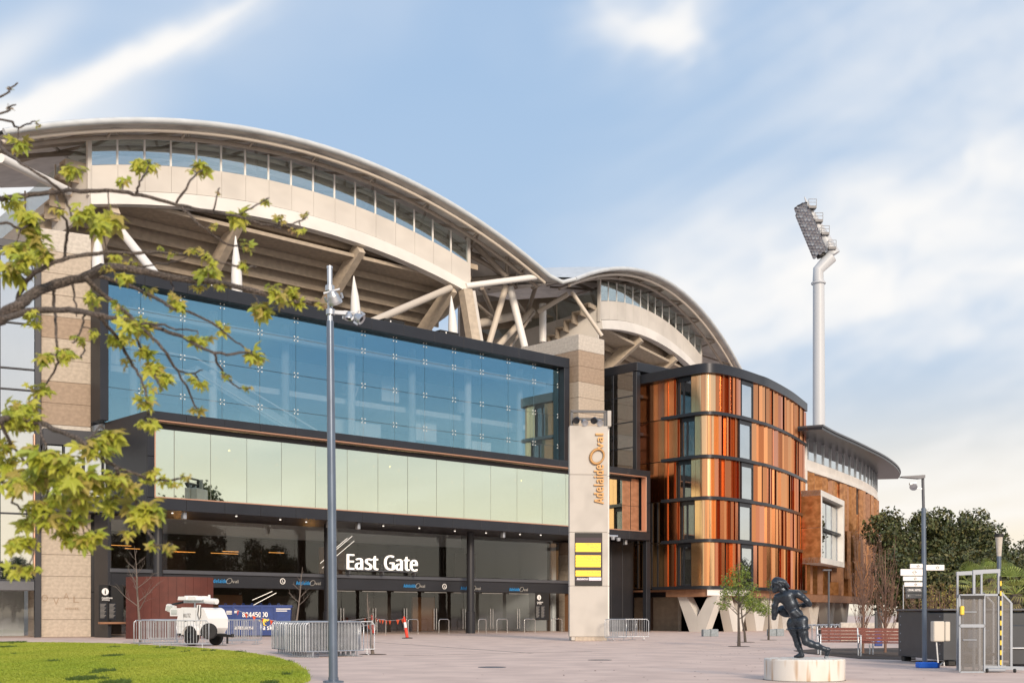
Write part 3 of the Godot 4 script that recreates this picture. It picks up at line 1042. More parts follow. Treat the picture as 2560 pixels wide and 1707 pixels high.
func stand(label: String, basis: Basis, centre: Vector3, xl: float, xr: float, rakers: Array, panes: int) -> void:
	var root := thing("grandstand", label, "grandstand", basis.inverse() * centre, basis, "arched grandstands above the gate")
	var o := co
	var P := func(x: float, y: float, z: float): return o + Vector3(x, y, z)
	var hw := (xr - xl) * 0.5
	var xm := (xl + xr) * 0.5
	var q := func(x: float): return 1.0 - pow((x - xm) / 17.3, 2.0)
	var zp := -2.5
	# parapet panels, white beam, balustrade glass
	var n := panes
	for k in n:
		var a := xl + (xr - xl) * k / n
		var b := xl + (xr - xl) * (k + 1) / n
		var qa: float = q.call(a)
		var qb: float = q.call(b)
		var j := 0.012
		var s := ST()
		hexa(s, [P.call(a + j, 31.12 + 2.4 * qa, zp), P.call(b - j, 31.12 + 2.4 * qb, zp), P.call(b - j, 31.12 + 2.4 * qb, zp - 0.3), P.call(a + j, 31.12 + 2.4 * qa, zp - 0.3), P.call(a + j, 33.0 + 2.5 * qa, zp), P.call(b - j, 33.0 + 2.5 * qb, zp), P.call(b - j, 33.0 + 2.5 * qb, zp - 0.3), P.call(a + j, 33.0 + 2.5 * qa, zp - 0.3)])
		add("parapet_panel", s, M.concrete_pale)
		s = ST()
		var g := 0.03
		hexa(s, [P.call(a + g, 33.05 + 2.5 * qa, zp - 0.1), P.call(b - g, 33.05 + 2.5 * qb, zp - 0.1), P.call(b - g, 33.05 + 2.5 * qb, zp - 0.13), P.call(a + g, 33.05 + 2.5 * qa, zp - 0.13), P.call(a + g, 34.9 + 2.5 * qa, zp - 0.1), P.call(b - g, 34.9 + 2.5 * qb, zp - 0.1), P.call(b - g, 34.9 + 2.5 * qb, zp - 0.13), P.call(a + g, 34.9 + 2.5 * qa, zp - 0.13)])
		add("balustrade_pane", s, M.glass_clear)
		s = ST()
		bar(s, P.call(a, 33.0 + 2.5 * qa, zp - 0.12), P.call(a, 35.0 + 2.5 * qa, zp - 0.12), 0.1, 0.14, Vector3.RIGHT)
		add("balustrade_post", s, M.steel_white)
		s = ST()
		hexa(s, [P.call(a, 30.2 + 2.15 * qa, zp + 0.25), P.call(b, 30.2 + 2.15 * qb, zp + 0.25), P.call(b, 30.2 + 2.15 * qb, zp - 0.6), P.call(a, 30.2 + 2.15 * qa, zp - 0.6), P.call(a, 31.05 + 2.4 * qa, zp + 0.12), P.call(b, 31.05 + 2.4 * qb, zp + 0.12), P.call(b, 31.05 + 2.4 * qb, zp - 0.6), P.call(a, 31.05 + 2.4 * qa, zp - 0.6)])
		add("edge_beam", s, M.concrete_white)
	# end posts and return walls towards the field
	for e in [xl, xr]:
		var qe: float = q.call(e)
		var sg := -1.0 if e == xl else 1.0
		var s := ST()
		bar(s, P.call(e, 30.9 + 2.4 * qe, zp - 0.15), P.call(e, 35.3 + 2.5 * qe, zp - 0.15), 0.3, 0.3, Vector3.RIGHT)
		add("end_post", s, M.concrete_pale)
		for k in 4:
			var z0 := zp - 0.3 - k * 4.5
			var z1 := z0 - 4.48
			s = ST()
			var x0: float = e + sg * k * 0.55
			var x1: float = e + sg * (k + 1) * 0.55
			var d := k * 0.9
			hexa(s, [P.call(x0, 29.8 - d, z0), P.call(x0 + 0.25, 29.8 - d, z0), P.call(x1 + 0.25, 28.9 - d, z1), P.call(x1, 28.9 - d, z1), P.call(x0, 33.0 - d, z0), P.call(x0 + 0.25, 33.0 - d, z0), P.call(x1 + 0.25, 32.1 - d, z1), P.call(x1, 32.1 - d, z1)])
			add("return_wall", s, M.concrete_pale)
			s = ST()
			hexa(s, [P.call(x0 + 0.1, 33.0 - d, z0), P.call(x0 + 0.13, 33.0 - d, z0), P.call(x1 + 0.13, 32.1 - d, z1), P.call(x1 + 0.1, 32.1 - d, z1), P.call(x0 + 0.1, 34.9 - d, z0), P.call(x0 + 0.13, 34.9 - d, z0), P.call(x1 + 0.13, 34.0 - d, z1), P.call(x1 + 0.1, 34.0 - d, z1)])
			add("return_glass", s, M.glass_clear)
			s = ST()
			bar(s, P.call(x1, 32.1 - d, z1), P.call(x1, 34.2 - d, z1), 0.1, 0.1, Vector3.RIGHT)
			add("balustrade_post", s, M.steel_cream)
	# walkway floor behind the parapet
	box("walkway", M.concrete_tan, o.x + xl, o.x + xr, 31.2, 31.5, o.z + zp - 4.0, o.z + zp - 0.65)
	# stepped seating seen from below
	for k in 18:
		var y := 33.2 - k * 0.70
		var z := zp - 0.75 - k * 0.95
		var s := ST()
		ext(s, [Vector2(0.2, 0), Vector2(0.2, -0.46), Vector2(0.02, -0.46), Vector2(0.02, -0.12), Vector2(-0.80, -0.12), Vector2(-0.80, -0.80), Vector2(-0.90, -0.80), Vector2(-0.90, 0)], P.call(xl - 1.5, y, z), Vector3.BACK, Vector3.UP, Vector3.RIGHT * (xr - xl + 3.0))
		add("seating_step", s, M.concrete_tan)
	# raking beams
	for x in rakers:
		var s := ST()
		var t: float = 30.2 + 2.15 * float(q.call(x))
		var a: Vector3 = P.call(x, t - 0.1, zp - 0.2)
		var b: Vector3 = a + Vector3(0, -0.70, -0.95) * 15.5
		bar(s, a + Vector3(0, -0.05, 0), b, 0.62, 1.15, Vector3.UP)
		add("raker_beam", s, M.concrete_warm)
	# roof shell: soffit panels, upper skin, tubes
	var nx := 18
	var zs := [0.3, -2.5, -5.5, -9.0, -13.0, -18.0, -24.0]
	for i in nx:
		for j in zs.size() - 1:
			var s := ST()
			var xa := -HALF + 2.0 * HALF * i / nx + 0.015
			var xb := -HALF + 2.0 * HALF * (i + 1) / nx - 0.015
			var za: float = zs[j] - 0.015
			var zb: float = zs[j + 1] + 0.015
			quad(s, P.call(xa, shell_y(xa, za), za), P.call(xa, shell_y(xa, zb), zb), P.call(xb, shell_y(xb, zb), zb), P.call(xb, shell_y(xb, za), za))
			quad(s, P.call(xa, shell_y(xa, za) + 0.04, za), P.call(xb, shell_y(xb, za) + 0.04, za), P.call(xb, shell_y(xb, zb) + 0.04, zb), P.call(xa, shell_y(xa, zb) + 0.04, zb))
			add("soffit_panel", s, M.soffit)
	var s := ST()
	for i in 36:
		for j in 12:
			var xa := -HALF + 2.0 * HALF * i / 36
			var xb := -HALF + 2.0 * HALF * (i + 1) / 36
			var za := 0.35 - j * 2.05
			var zb := za - 2.05
			var up := 0.3
			quad(s, P.call(xa, shell_y(xa, za) + up, za), P.call(xb, shell_y(xb, za) + up, za), P.call(xb, shell_y(xb, zb) + up, zb), P.call(xa, shell_y(xa, zb) + up, zb))
	add("roof_skin", s, M.roof_grey)
	var arc := func(z: float, dy: float, r: float, from := -HALF, to := HALF):
		var t := ST()
		var pts := []
		for k in 33:
			var x := lerpf(from, to, k / 32.0)
			pts.append(P.call(x, shell_y(x, minf(z, 0.0)) + dy, z))
		tube(t, pts, r, 10)
		return t
	add("edge_tube", arc.call(0.35, 0.1, 0.22), M.roof_grey)
	add("lower_edge_tube", arc.call(-0.3, -0.45, 0.14), M.steel_cream)
	add("chord_tube", arc.call(-1.3, -0.8, 0.16), M.steel_tan)
	add("chord_tube", arc.call(-4.2, -0.7, 0.18), M.steel_tan)
	add("chord_tube", arc.call(-9.0, -0.7, 0.18), M.steel_tan)
	for k in 9:
		var x := -HALF + 2.0 + k * 5.6
		for sg in [-1.0, 1.0]:
			s = ST()
			var pts := []
			for j in 8:
				var z := -0.3 - j * 1.9
				var xx := clampf(x + sg * j * 1.15, -HALF, HALF)
				pts.append(P.call(xx, shell_y(xx, z) - 0.42, z))
			tube(s, pts, 0.12, 8)
			add("roof_rib", s, M.steel_tan)
		s = ST()
		var yb := shell_y(x, -1.3) - 0.85
		tube(s, [P.call(x, shell_y(x, 0) - 0.3, -0.3), P.call(x, yb, -1.3)], 0.1, 6)
		add("hanger", s, M.steel_tan)

func make_stands() -> void:
	var c1 := D * 52.5 + N * -80.0
	var rk := []
	for u in [285.0, 600.0, 900.0, 1130.0]:
		rk.append(fs(u, -82.7) - 52.5)
	stand("long arched grandstand roof with glass balustrade rising above the blue glass hall", FB, c1, -17.7, 17.3, rk, 17)
	var d2 := Vector3(0.4848, 0, -0.8746)
	var n2 := Vector3(0.8746, 0, 0.4848)
	var b2 := Basis(d2, Vector3.UP, n2)
	stand("second arched grandstand roof curving away behind the copper building", b2, Vector3(5.6, 0, -112.0) + d2 * 24.6, -12.8, 17.3, [-2.0, 8.5], 14)
	# struts where the two roofs meet
	thing("roof_junction", "cluster of cream steel struts where the two arched roofs meet", "struts", Vector3(74.0, 0, -84.0), FB)
	var st := [
		[1165, 715, -82.3, 1340, 692, -80.5, 0.28, "steel_white"],
		[1265, 715, -84.0, 1222, 860, -84.0, 0.3, "steel_cream"],
		[1275, 718, -84.0, 1312, 868, -83.0, 0.36, "steel_white"],
		[1357, 760, -86.0, 1357, 855, -86.0, 0.36, "steel_white"],
		[1265, 720, -84.0, 1325, 800, -88.0, 0.2, "steel_tan"],
		[1205, 720, -84.5, 1238, 795, -88.0, 0.2, "steel_tan"],
		[1345, 700, -84.0, 1315, 790, -88.0, 0.22, "steel_tan"],
		[1180, 812, -86.0, 1330, 780, -88.0, 0.42, "steel_cream"],
		[1330, 775, -87.0, 1245, 865, -86.0, 0.3, "steel_cream"],
		[1335, 780, -86.0, 1275, 868, -85.0, 0.14, "steel_tan"],
		[1345, 780, -86.0, 1420, 735, -84.0, 0.24, "steel_cream"],
		[1430, 730, -82.0, 1505, 840, -80.0, 0.2, "steel_cream"],
		[1180, 700, -86.0, 1290, 690, -83.0, 0.25, "steel_tan"],
		[1175, 640, -84.0, 1270, 690, -83.0, 0.2, "steel_tan"],
		[1165, 590, -83.5, 1265, 690, -82.5, 0.26, "steel_tan"],
		[1268, 690, -82.5, 1268, 620, -81.5, 0.2, "steel_tan"],
		[1180, 750, -85.0, 1240, 800, -86.0, 0.16, "steel_tan"],
		[925, 806, -76.0, 1125, 720, -82.5, 0.3, "steel_cream"],
		[288, 560, -82.0, 405, 708, -74.0, 0.3, "steel_white"],
		[0, 395, -78.0, 170, 478, -82.0, 0.3, "steel_white"],
	]
	for q in st:
		var s := ST()
		tube(s, [fp(q[0], q[1], q[2]), fp(q[3], q[4], q[5])], q[6] as float, 10)
		add("strut", s, M[q[7]])
	# end column of the first stand
	var s := ST()
	var a := fp(1163, 725, -82.4)
	var b := fp(1185, 860, -82.0)
	bar(s, a, b, 1.0, 0.8, Vector3.BACK)
	add("end_column", s, M.concrete_warm)
	s = ST()
	bar(s, a + Vector3(0.75, 0, 0), b + Vector3(0.75, 0, 0), 0.35, 0.6, Vector3.BACK)
	add("end_column", s, M.concrete_pale)
	# pale soffit box under the junction
	for k in 3:
		s = ST()
		quad(s, fp(1180, 800 + k * 25, -90.0 - k * 3), fp(1480, 790 + k * 25, -90.0 - k * 3), fp(1500, 735 + k * 20, -94.0 - k * 3), fp(1200, 755 + k * 20, -94.0 - k * 3))
		add("soffit_panel", s, M.concrete_warm)
	s = ST()
	var w0 := fs(1150, -98.0)
	var w1 := fs(1560, -98.0)
	box("junction_wall", M.soffit, w0, w1, 15.0, 36.0, -98.4, -98.0)
	s = ST()
	# valley where the two shells meet
	var ea := Vector3(77.1, 32.6, -79.65)
	var ib := FB.inverse()
	var eb := ib * (Vector3(5.6, 32.6, -112.0) + Vector3(0.8746, 0, 0.4848) * 0.35)
	var em := (ea + eb) * 0.5 + Vector3(0, -0.45, 0)
	var ia := Vector3(77.1, 34.3, -104.0)
	var ic := ib * (Vector3(5.6, 34.3, -112.0) - Vector3(0.8746, 0, 0.4848) * 23.0)
	quad(s, ea, em, em + Vector3(-1.0, 2.0, -24.0), ia)
	quad(s, em, eb, ic, em + Vector3(-1.0, 2.0, -24.0))
	add("valley_roof", s, M.soffit)
	s = ST()
	tube(s, [ea, em, eb], 0.2, 10)
	add("valley_tube", s, M.roof_grey)
	# masts on the hall roof
	for q in [[243, 572, 245], [588, 590, 594], [884, 690, 893], [1128, 740, 1136]]:
		var p := fp(q[0], q[1], -75.0)
		var base := Vector3(fs(q[2], -75.0), 21.4, -75.0)
		thing("tapered_mast", "white tapered steel mast on the glass hall roof under the stepped seating", "mast", base, FB, "white tapered masts on the hall roof")
		s = ST()
		tube(s, [base, base.lerp(p, 0.55), base.lerp(p, 0.72), p], [0.36, 0.38, 0.30, 0.04], 12)
		add("mast", s, M.steel_white)
		s = ST()
		lathe(s, base, [[0.55, 0.0], [0.55, 0.08], [0.0, 0.08]], 14)
		add("base_plate", s, M.steel_white)
	# lower stand body closing the view under the seats
	thing("stand_wall", "shaded concrete wall of the stand behind the glass hall", "wall", Vector3(52.5, 0, -100.0), FB)
	for k in 4:
		box("wall_panel", M.concrete_warm, 4.0 + k * 7.2, 11.18 + k * 7.2, 0, 33.0, -97.5, -97.0)
	for k in 7:
		box("wall_panel", M.concrete_tan, 26.0 + k * 7.0, 32.98 + k * 7.0, 0, 24.0, -100.5, -100.0)

# ---------------------------------------------------------------- curved plans
class Plan:
	var pts: Array[Vector2] = []
	var len: Array[float] = []
	func _init(ctrl: Array, sub := 10) -> void:
		var n := ctrl.size()
		for k in n - 1:
			var p0: Vector2 = ctrl[maxi(k - 1, 0)]
			var p1: Vector2 = ctrl[k]
			var p2: Vector2 = ctrl[k + 1]
			var p3: Vector2 = ctrl[mini(k + 2, n - 1)]
			for j in sub:
				pts.append(p1.cubic_interpolate(p2, p0, p3, float(j) / sub))
		pts.append(ctrl[n - 1])
		len.append(0.0)
		for k in range(1, pts.size()):
			len.append(len[k - 1] + pts[k].distance_to(pts[k - 1]))
	func total() -> float:
		return len[len.size() - 1]
	func at(l: float, out := 0.0) -> Vector3:
		var k := 0
		while k < len.size() - 2 and len[k + 1] < l:
			k += 1
		var t := (l - len[k]) / maxf(len[k + 1] - len[k], 1e-6)
		var p := pts[k].lerp(pts[k + 1], t)
		var o := nrm(l)
		return Vector3(p.x + o.x * out, 0, p.y + o.z * out)
	func nrm(l: float) -> Vector3:
		var k := 0
		while k < len.size() - 2 and len[k + 1] < l:
			k += 1
		var a := pts[maxi(k - 1, 0)]
		var b := pts[mini(k + 2, pts.size() - 1)]
		var d := (b - a).normalized()
		return Vector3(-d.y, 0, d.x)
	func near(p: Vector2) -> float:
		var best := 0
		for k in pts.size():
			if pts[k].distance_to(p) < pts[best].distance_to(p):
				best = k
		return len[best]

func strip(s: SurfaceTool, pl: Plan, l0: float, l1: float, o0: float, o1: float, y0: float, y1: float, step := 0.4) -> void:  # a curved band between two offsets
	var n := maxi(1, ceili((l1 - l0) / step))
	var rows := []
	for k in n + 1:
		var l := lerpf(l0, l1, float(k) / n)
		rows.append([pl.at(l, o0), pl.at(l, o1), pl.nrm(l)])
	var U := Vector3.UP
	for k in n:
		var a: Vector3 = rows[k][0]
		var b: Vector3 = rows[k + 1][0]
		var c: Vector3 = rows[k + 1][1]
		var d: Vector3 = rows[k][1]
		nquad(s, d + U * y0, c + U * y0, c + U * y1, d + U * y1, rows[k][2], rows[k + 1][2], rows[k + 1][2], rows[k][2])
		quad(s, b + U * y0, a + U * y0, a + U * y1, b + U * y1)
		quad(s, d + U * y1, c + U * y1, b + U * y1, a + U * y1)
		quad(s, a + U * y0, b + U * y0, c + U * y0, d + U * y0)
	var a0: Vector3 = rows[0][0]
	var d0: Vector3 = rows[0][1]
	quad(s, a0 + U * y0, d0 + U * y0, d0 + U * y1, a0 + U * y1)
	var a1: Vector3 = rows[n][0]
	var d1: Vector3 = rows[n][1]
	quad(s, d1 + U * y0, a1 + U * y0, a1 + U * y1, d1 + U * y1)

func plate(s: SurfaceTool, a: Vector3, b: Vector3, t: Vector3, y0: float, y1: float) -> void:  # an upright plate from a to b (on the ground), thickness t
	var U := Vector3.UP
	hexa(s, [a + U * y0, b + U * y0, b + t + U * y0, a + t + U * y0, a + U * y1, b + U * y1, b + t + U * y1, a + t + U * y1])

func folded(s: SurfaceTool, pl: Plan, l0: float, l1: float, o0: float, o1: float, y0: float, y1: float) -> void:  # a cladding panel with a shallow fold, offsets o0 at its left and o1 at its right edge
	var a := pl.at(l0, o0)
	var b := pl.at(l1, o1)
	var n := pl.nrm((l0 + l1) * 0.5) * -0.06
	plate(s, a, b, n, y0, y1)

# ---------------------------------------------------------------- hotel
func make_hotel() -> void:
	var V := func(x, z): return Vector2(x, z)
	var pl := Plan.new([V.call(6.048, -100.224), V.call(9.720, -96.228), V.call(11.880, -93.852), V.call(13.608, -91.962), V.call(14.634, -91.098), V.call(15.606, -91.314), V.call(17.496, -92.988), V.call(19.548, -95.526), V.call(20.844, -97.308), V.call(23.760, -102.492), V.call(26.568, -108.432)])
	var lc := pl.near(Vector2(14.634, -91.098))
	var lt := pl.total()
	var r := RandomNumberGenerator.new()
	r.seed = 21
	var base := pl.at(lc)
	thing("copper_hotel", "five storey hotel clad in glossy copper panels with dark ledges and rounded corner", "building", base)
	var yl := [3.50, 6.96, 10.19, 13.35, 16.64, 19.66]
	var s := ST()
	# structure behind the cladding
	strip(s, pl, 0.0, lt, -1.3, -0.8, 3.4, 19.66)
	add("inner_wall", s, M.sheathing)
	for i in range(1, 5):
		s = ST()
		strip(s, pl, lc - 4.1, lt + 0.0, -0.45, 0.12, yl[i] - 0.12, yl[i] + 0.12)
		add("ledge", s, M.dark_metal)
	s = ST()
	strip(s, pl, lc - 8.0, lt, -0.9, 0.16, 19.66, 20.38)
	add("roof_fascia", s, M.dark_metal)
	s = ST()
	strip(s, pl, lc - 5.0, lt + 0.0, -0.9, 0.14, 3.27, 3.50)
	add("base_ledge", s, M.dark_metal)
	var poly := []
	for k in 40:
		var p := pl.at(lt * k / 39.0, -0.3)
		poly.append(Vector2(p.x, -p.z))
	poly.append(Vector2(17.3, 116.6))
	poly.append(Vector2(2.2, 105.8))
	s = ST()
	ext(s, poly, Vector3(0, 19.9, 0), Vector3.RIGHT, Vector3.FORWARD, Vector3.UP * 0.3)
	add("roof", s, M.grey_metal)
	s = ST()
	ext(s, poly, Vector3(0, 3.16, 0), Vector3.RIGHT, Vector3.FORWARD, Vector3.UP * 0.1)
	add("soffit", s, M.copper_soffit)
	for i in 5:
		var y0: float = yl[i] + (0.14 if i else 0.02)
		var y1: float = yl[i + 1] - (0.14 if i < 4 else 0.02)
		var odd := i % 2
		# plain panels on the side wall
		var l := lc - 9.6
		while l < lc - 4.2:
			var w := 0.62 if int(l * 3.0) % 2 else 0.85
			s = ST()
			folded(s, pl, l + 0.01, l + w - 0.01, -0.38, -0.38, y0 - 0.1, y1 + 0.1)
			if i < 2:
				add("bronze_pane", s, M.glass_bronze)
				s = ST()
				plate(s, pl.at(l - 0.05, -0.36), pl.at(l + 0.05, -0.36), pl.nrm(l) * 0.08, y0 - 0.1, y1 + 0.1)
				add("mullion", s, M.dark_metal)
				l += w
				continue
			add("cladding_panel", s, M["copper%d" % [2, 1, 7, 1][int(absf(l) * 7.0 + i) % 4]])
			l += w
		# side panels with a window
		var win0 := lc - 2.75 + (0.0 if odd == 0 else 0.35)
		for q in [[lc - 4.1, lc - 3.75, 1], [lc - 3.74, win0 - 0.3, 1], [win0 - 0.28, win0 - 0.02, 0]]:
			if q[1] - q[0] > 0.1:
				s = ST()
				folded(s, pl, q[0], q[1], -0.30, -0.12 - 0.1 * (q[2] % 2), y0, y1)
				add("cladding_panel", s, M["copper%d" % q[2]])
		window(pl, win0, win0 + 1.35, y0, y1, -0.32, M.glass_smoke, true)
		# corner and front panels
		l = win0 + 1.4
		var tones := [0, 0, 1, 3, 7, 2, 1, 5, 2, 7, 3]
		var k := 0
		var f0 := lc + 4.25 - 0.3 * odd
		while l < f0 - 0.1:
			var w: float = [0.66, 0.6, 0.62, 0.5, 0.46, 0.5, 0.42, 0.44][(k + i * 3) % 8]
			if f0 - (l + w) < 0.25:
				w = f0 - l
			var corner := l < lc + 0.75
			s = ST()
			if corner:
				strip(s, pl, l + 0.008, l + w - 0.008, -0.28, -0.22, y0, y1, 0.12)
			else:
				var d0 := r.randf_range(-0.30, -0.18)
				folded(s, pl, l + 0.012, l + w - 0.022, d0, d0 + r.randf_range(-0.12, 0.2), y0, y1)
			var tn: int = tones[mini(k, tones.size() - 1)]
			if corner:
				tn = [4, 4, 0, 4][k % 4]  # palest tint paints the corner's bright gold highlight into the panel colour
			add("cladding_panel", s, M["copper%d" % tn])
			if not corner and r.randf() < 0.6:
				s = ST()
				plate(s, pl.at(l, -0.3), pl.at(l, 0.06), pl.at(l + 0.03) - pl.at(l), y0, y1)
				add("fin", s, M["copper%d" % [0, 6][k % 2]])
			l += w
			k += 1
		window(pl, f0, f0 + 2.0, y0, y1, -0.04, M.glass_window, false)
		l = f0 + 2.05
		k = 0
		while l < lt - 0.3:
			var w := r.randf_range(0.5, 1.0)
			var tw := clampf((l - f0 - 1.6) / 3.0, 0.0, 1.0)
			s = ST()
			# sawtooth panels that turn towards the square
			var dep := lerpf(0.12, 0.6, tw)
			folded(s, pl, l + 0.03, l + w - 0.05, -0.22 - dep * r.randf_range(0.1, 0.8), r.randf_range(-0.1, 0.06), y0, y1)
			var tn: int = [3, 0, 1, 0, 2, 1, 0, 7, 1, 0, 5, 1][(k * 5 + i * 2) % 12]
			add("cladding_panel", s, M["copper%d" % tn])
			if k > 0 and r.randf() < 0.55:
				s = ST()
				plate(s, pl.at(l - 0.02, -0.32), pl.at(l - 0.02, 0.07), pl.at(l + 0.02) - pl.at(l - 0.02), y0, y1)
				add("fin", s, M["copper%d" % [6, 5, 1][k % 3]])
			l += w
			k += 1
		if i in [2, 3]:
			s = ST()
			plate(s, pl.at(lt, -0.4), pl.at(lt, 0.05), Vector3(0.2, 0, -0.4), y0, y1)
			add("end_panel", s, M.concrete_white)
	# end wall towards the far wing
	s = ST()
	plate(s, pl.at(lt, -0.3), pl.at(lt, -8.0), Vector3(-0.3, 0, 0.3), 3.5, 19.66)
	add("end_wall", s, M.copper_old)
	# base: beams, recessed wall, V columns
	s = ST()
	strip(s, pl, lc - 4.0, lt, -1.5, -0.35, 2.70, 3.18)
	add("base_beam", s, M.copper_soffit)
	for k in 3:
		s = ST()
		strip(s, pl, lc + 0.2 + k * 1.8, lc + 1.97 + k * 1.8, -0.3, -0.05, 2.78, 3.26)
		add("pale_beam", s, M.concrete_white)
	s = ST()
	strip(s, pl, 2.0, lt, -4.4, -4.0, 0.0, 3.16)
	add("recess_wall", s, M.concrete_tan)
	for q in [[1788, 1808], [1812, 1840]]:
		s = ST()
		var a := px(q[0], 1537, 95.6)
		var b := px(q[1], 1537, 96.2)
		plate(s, Vector3(a.x, 0, a.z), Vector3(b.x, 0, b.z), Vector3(0, 0, -0.1), 0.0, 2.35)
		add("service_door", s, M.concrete_warm)
	for k in 5:
		var l: float = lc + [-1.2, 4.9, 9.0, 13.0, 16.5][k]
		vcolumn(pl, l)
	for u in [1715.0, 1840.0]:
		s = ST()
		lathe(s, Vector3(px(u, 1537, 93).x, 3.13, -93.5), [[0.0, 0.0], [0.07, 0.0], [0.07, 0.04]], 10)
		add("downlight", s, M.lamp_white)
	# dark glass stair box between tower and hotel
	var sc := fs(1586, -64.0)
	thing("glass_stair", "dark framed glass stair box between the stone tower and the copper hotel", "stair", Vector3(sc, 0, -64.0), FB)
	for j in 4:
		for i in 3:
			var g := box("glass_pane", M.glass_smoke, sc - 0.012, sc + 0.012, 12.6 + j * 2.05, 14.6 + j * 2.05, -66.25 - i * 2.25, -64.15 - i * 2.25)
			g.rotation.y = rng.randf_range(-0.002, 0.002)
	box("corner_post", M.dark_metal, sc - 0.06, sc + 0.4, 12.53, 20.6, -64.1, -63.7)
	box("head", M.dark_metal, sc - 0.06, sc + 4.6, 20.65, 21.35, -71.5, -63.65)
	for j in 4:
		box("transom_bar", M.dark_metal, sc - 0.04, sc + 0.04, 12.53 + j * 2.05, 12.62 + j * 2.05, -71.0, -64.12)
	for i in 3:
		box("mullion", M.dark_metal, sc - 0.05, sc + 0.05, 12.63, 20.64, -66.30 - i * 2.25, -66.22 - i * 2.25)
	for j in 3:
		box("landing", M.dark_panel, sc + 0.2, sc + 3.6, 12.6 + j * 3.0, 12.85 + j * 3.0, -70.5, -63.9)
	box("stair_core", M.interior_wall, sc + 1.6, sc + 4.5, 7.0, 20.6, -71.4, -66.5)
	# bronze glass bay by the entrance
	var x0 := fs(1629, -66.0)
	var x1 := fs(1671, -66.0)
	thing("side_entrance", "black panelled side entrance under a dark canopy beside the copper hotel", "entrance", Vector3((x0 + x1) * 0.5, 0, -66.0), FB)
	box("entry_canopy", M.dark_metal, x0 - 0.6, x1 + 1.6, 2.75, 3.4, -67.5, -63.5)
	for i in 5:
		box("entry_panel", M.brown_dark, lerpf(x0 - 0.5, x1 + 0.2, i / 5.0) + 0.01, lerpf(x0 - 0.5, x1 + 0.2, (i + 1) / 5.0), 0.0, 2.74, -66.3, -66.0)

func window(pl: Plan, l0: float, l1: float, y0: float, y1: float, o: float, glass: Material, split: bool) -> void:
	var s := ST()
	var n := pl.nrm((l0 + l1) * 0.5)
	var a := pl.at(l0, o)
	var b := pl.at(l1, o)
	var t := (b - a).normalized()
	plate(s, a, a + t * 0.07, n * -0.2, y0, y1)
	plate(s, b - t * 0.07, b, n * -0.2, y0, y1)
	plate(s, a + t * 0.071, b - t * 0.071, n * -0.2, y1 - 0.3, y1)
	plate(s, a + t * 0.071, b - t * 0.071, n * -0.2, y0, y0 + 0.07)
	if split:
		plate(s, a + t * 0.5, a + t * 0.58, n * -0.2, y0 + 0.071, y1 - 0.301)
	var w := add("window", s, M.dark_metal)
	s = ST()
	plate(s, a + t * 0.072 - n * 0.08, b - t * 0.072 - n * 0.08, n * -0.02, y0 + 0.072, y1 - 0.302)
	add("pane", s, glass, w)

func vcolumn(pl: Plan, l: float) -> void:
	var n := pl.nrm(clampf(l, 0.5, pl.total() - 0.5))
	var o := pl.at(minf(l, pl.total() - 0.3), -0.75)
	var t := Vector3(n.z, 0, -n.x)
	var s := ST()
	ext(s, [Vector2(-0.72, 0), Vector2(0.0, 0), Vector2(0.0, 1.15), Vector2(-1.0, 2.75), Vector2(-1.9, 2.75)], o, t, Vector3.UP, n * -0.8)
	add("column_arm", s, M.concrete_pale)
	s = ST()
	ext(s, [Vector2(0.012, 0), Vector2(0.75, 0), Vector2(1.95, 2.75), Vector2(1.05, 2.75), Vector2(0.012, 1.15)], o, t, Vector3.UP, n * -0.8)
	add("column_arm", s, M.concrete_pale)

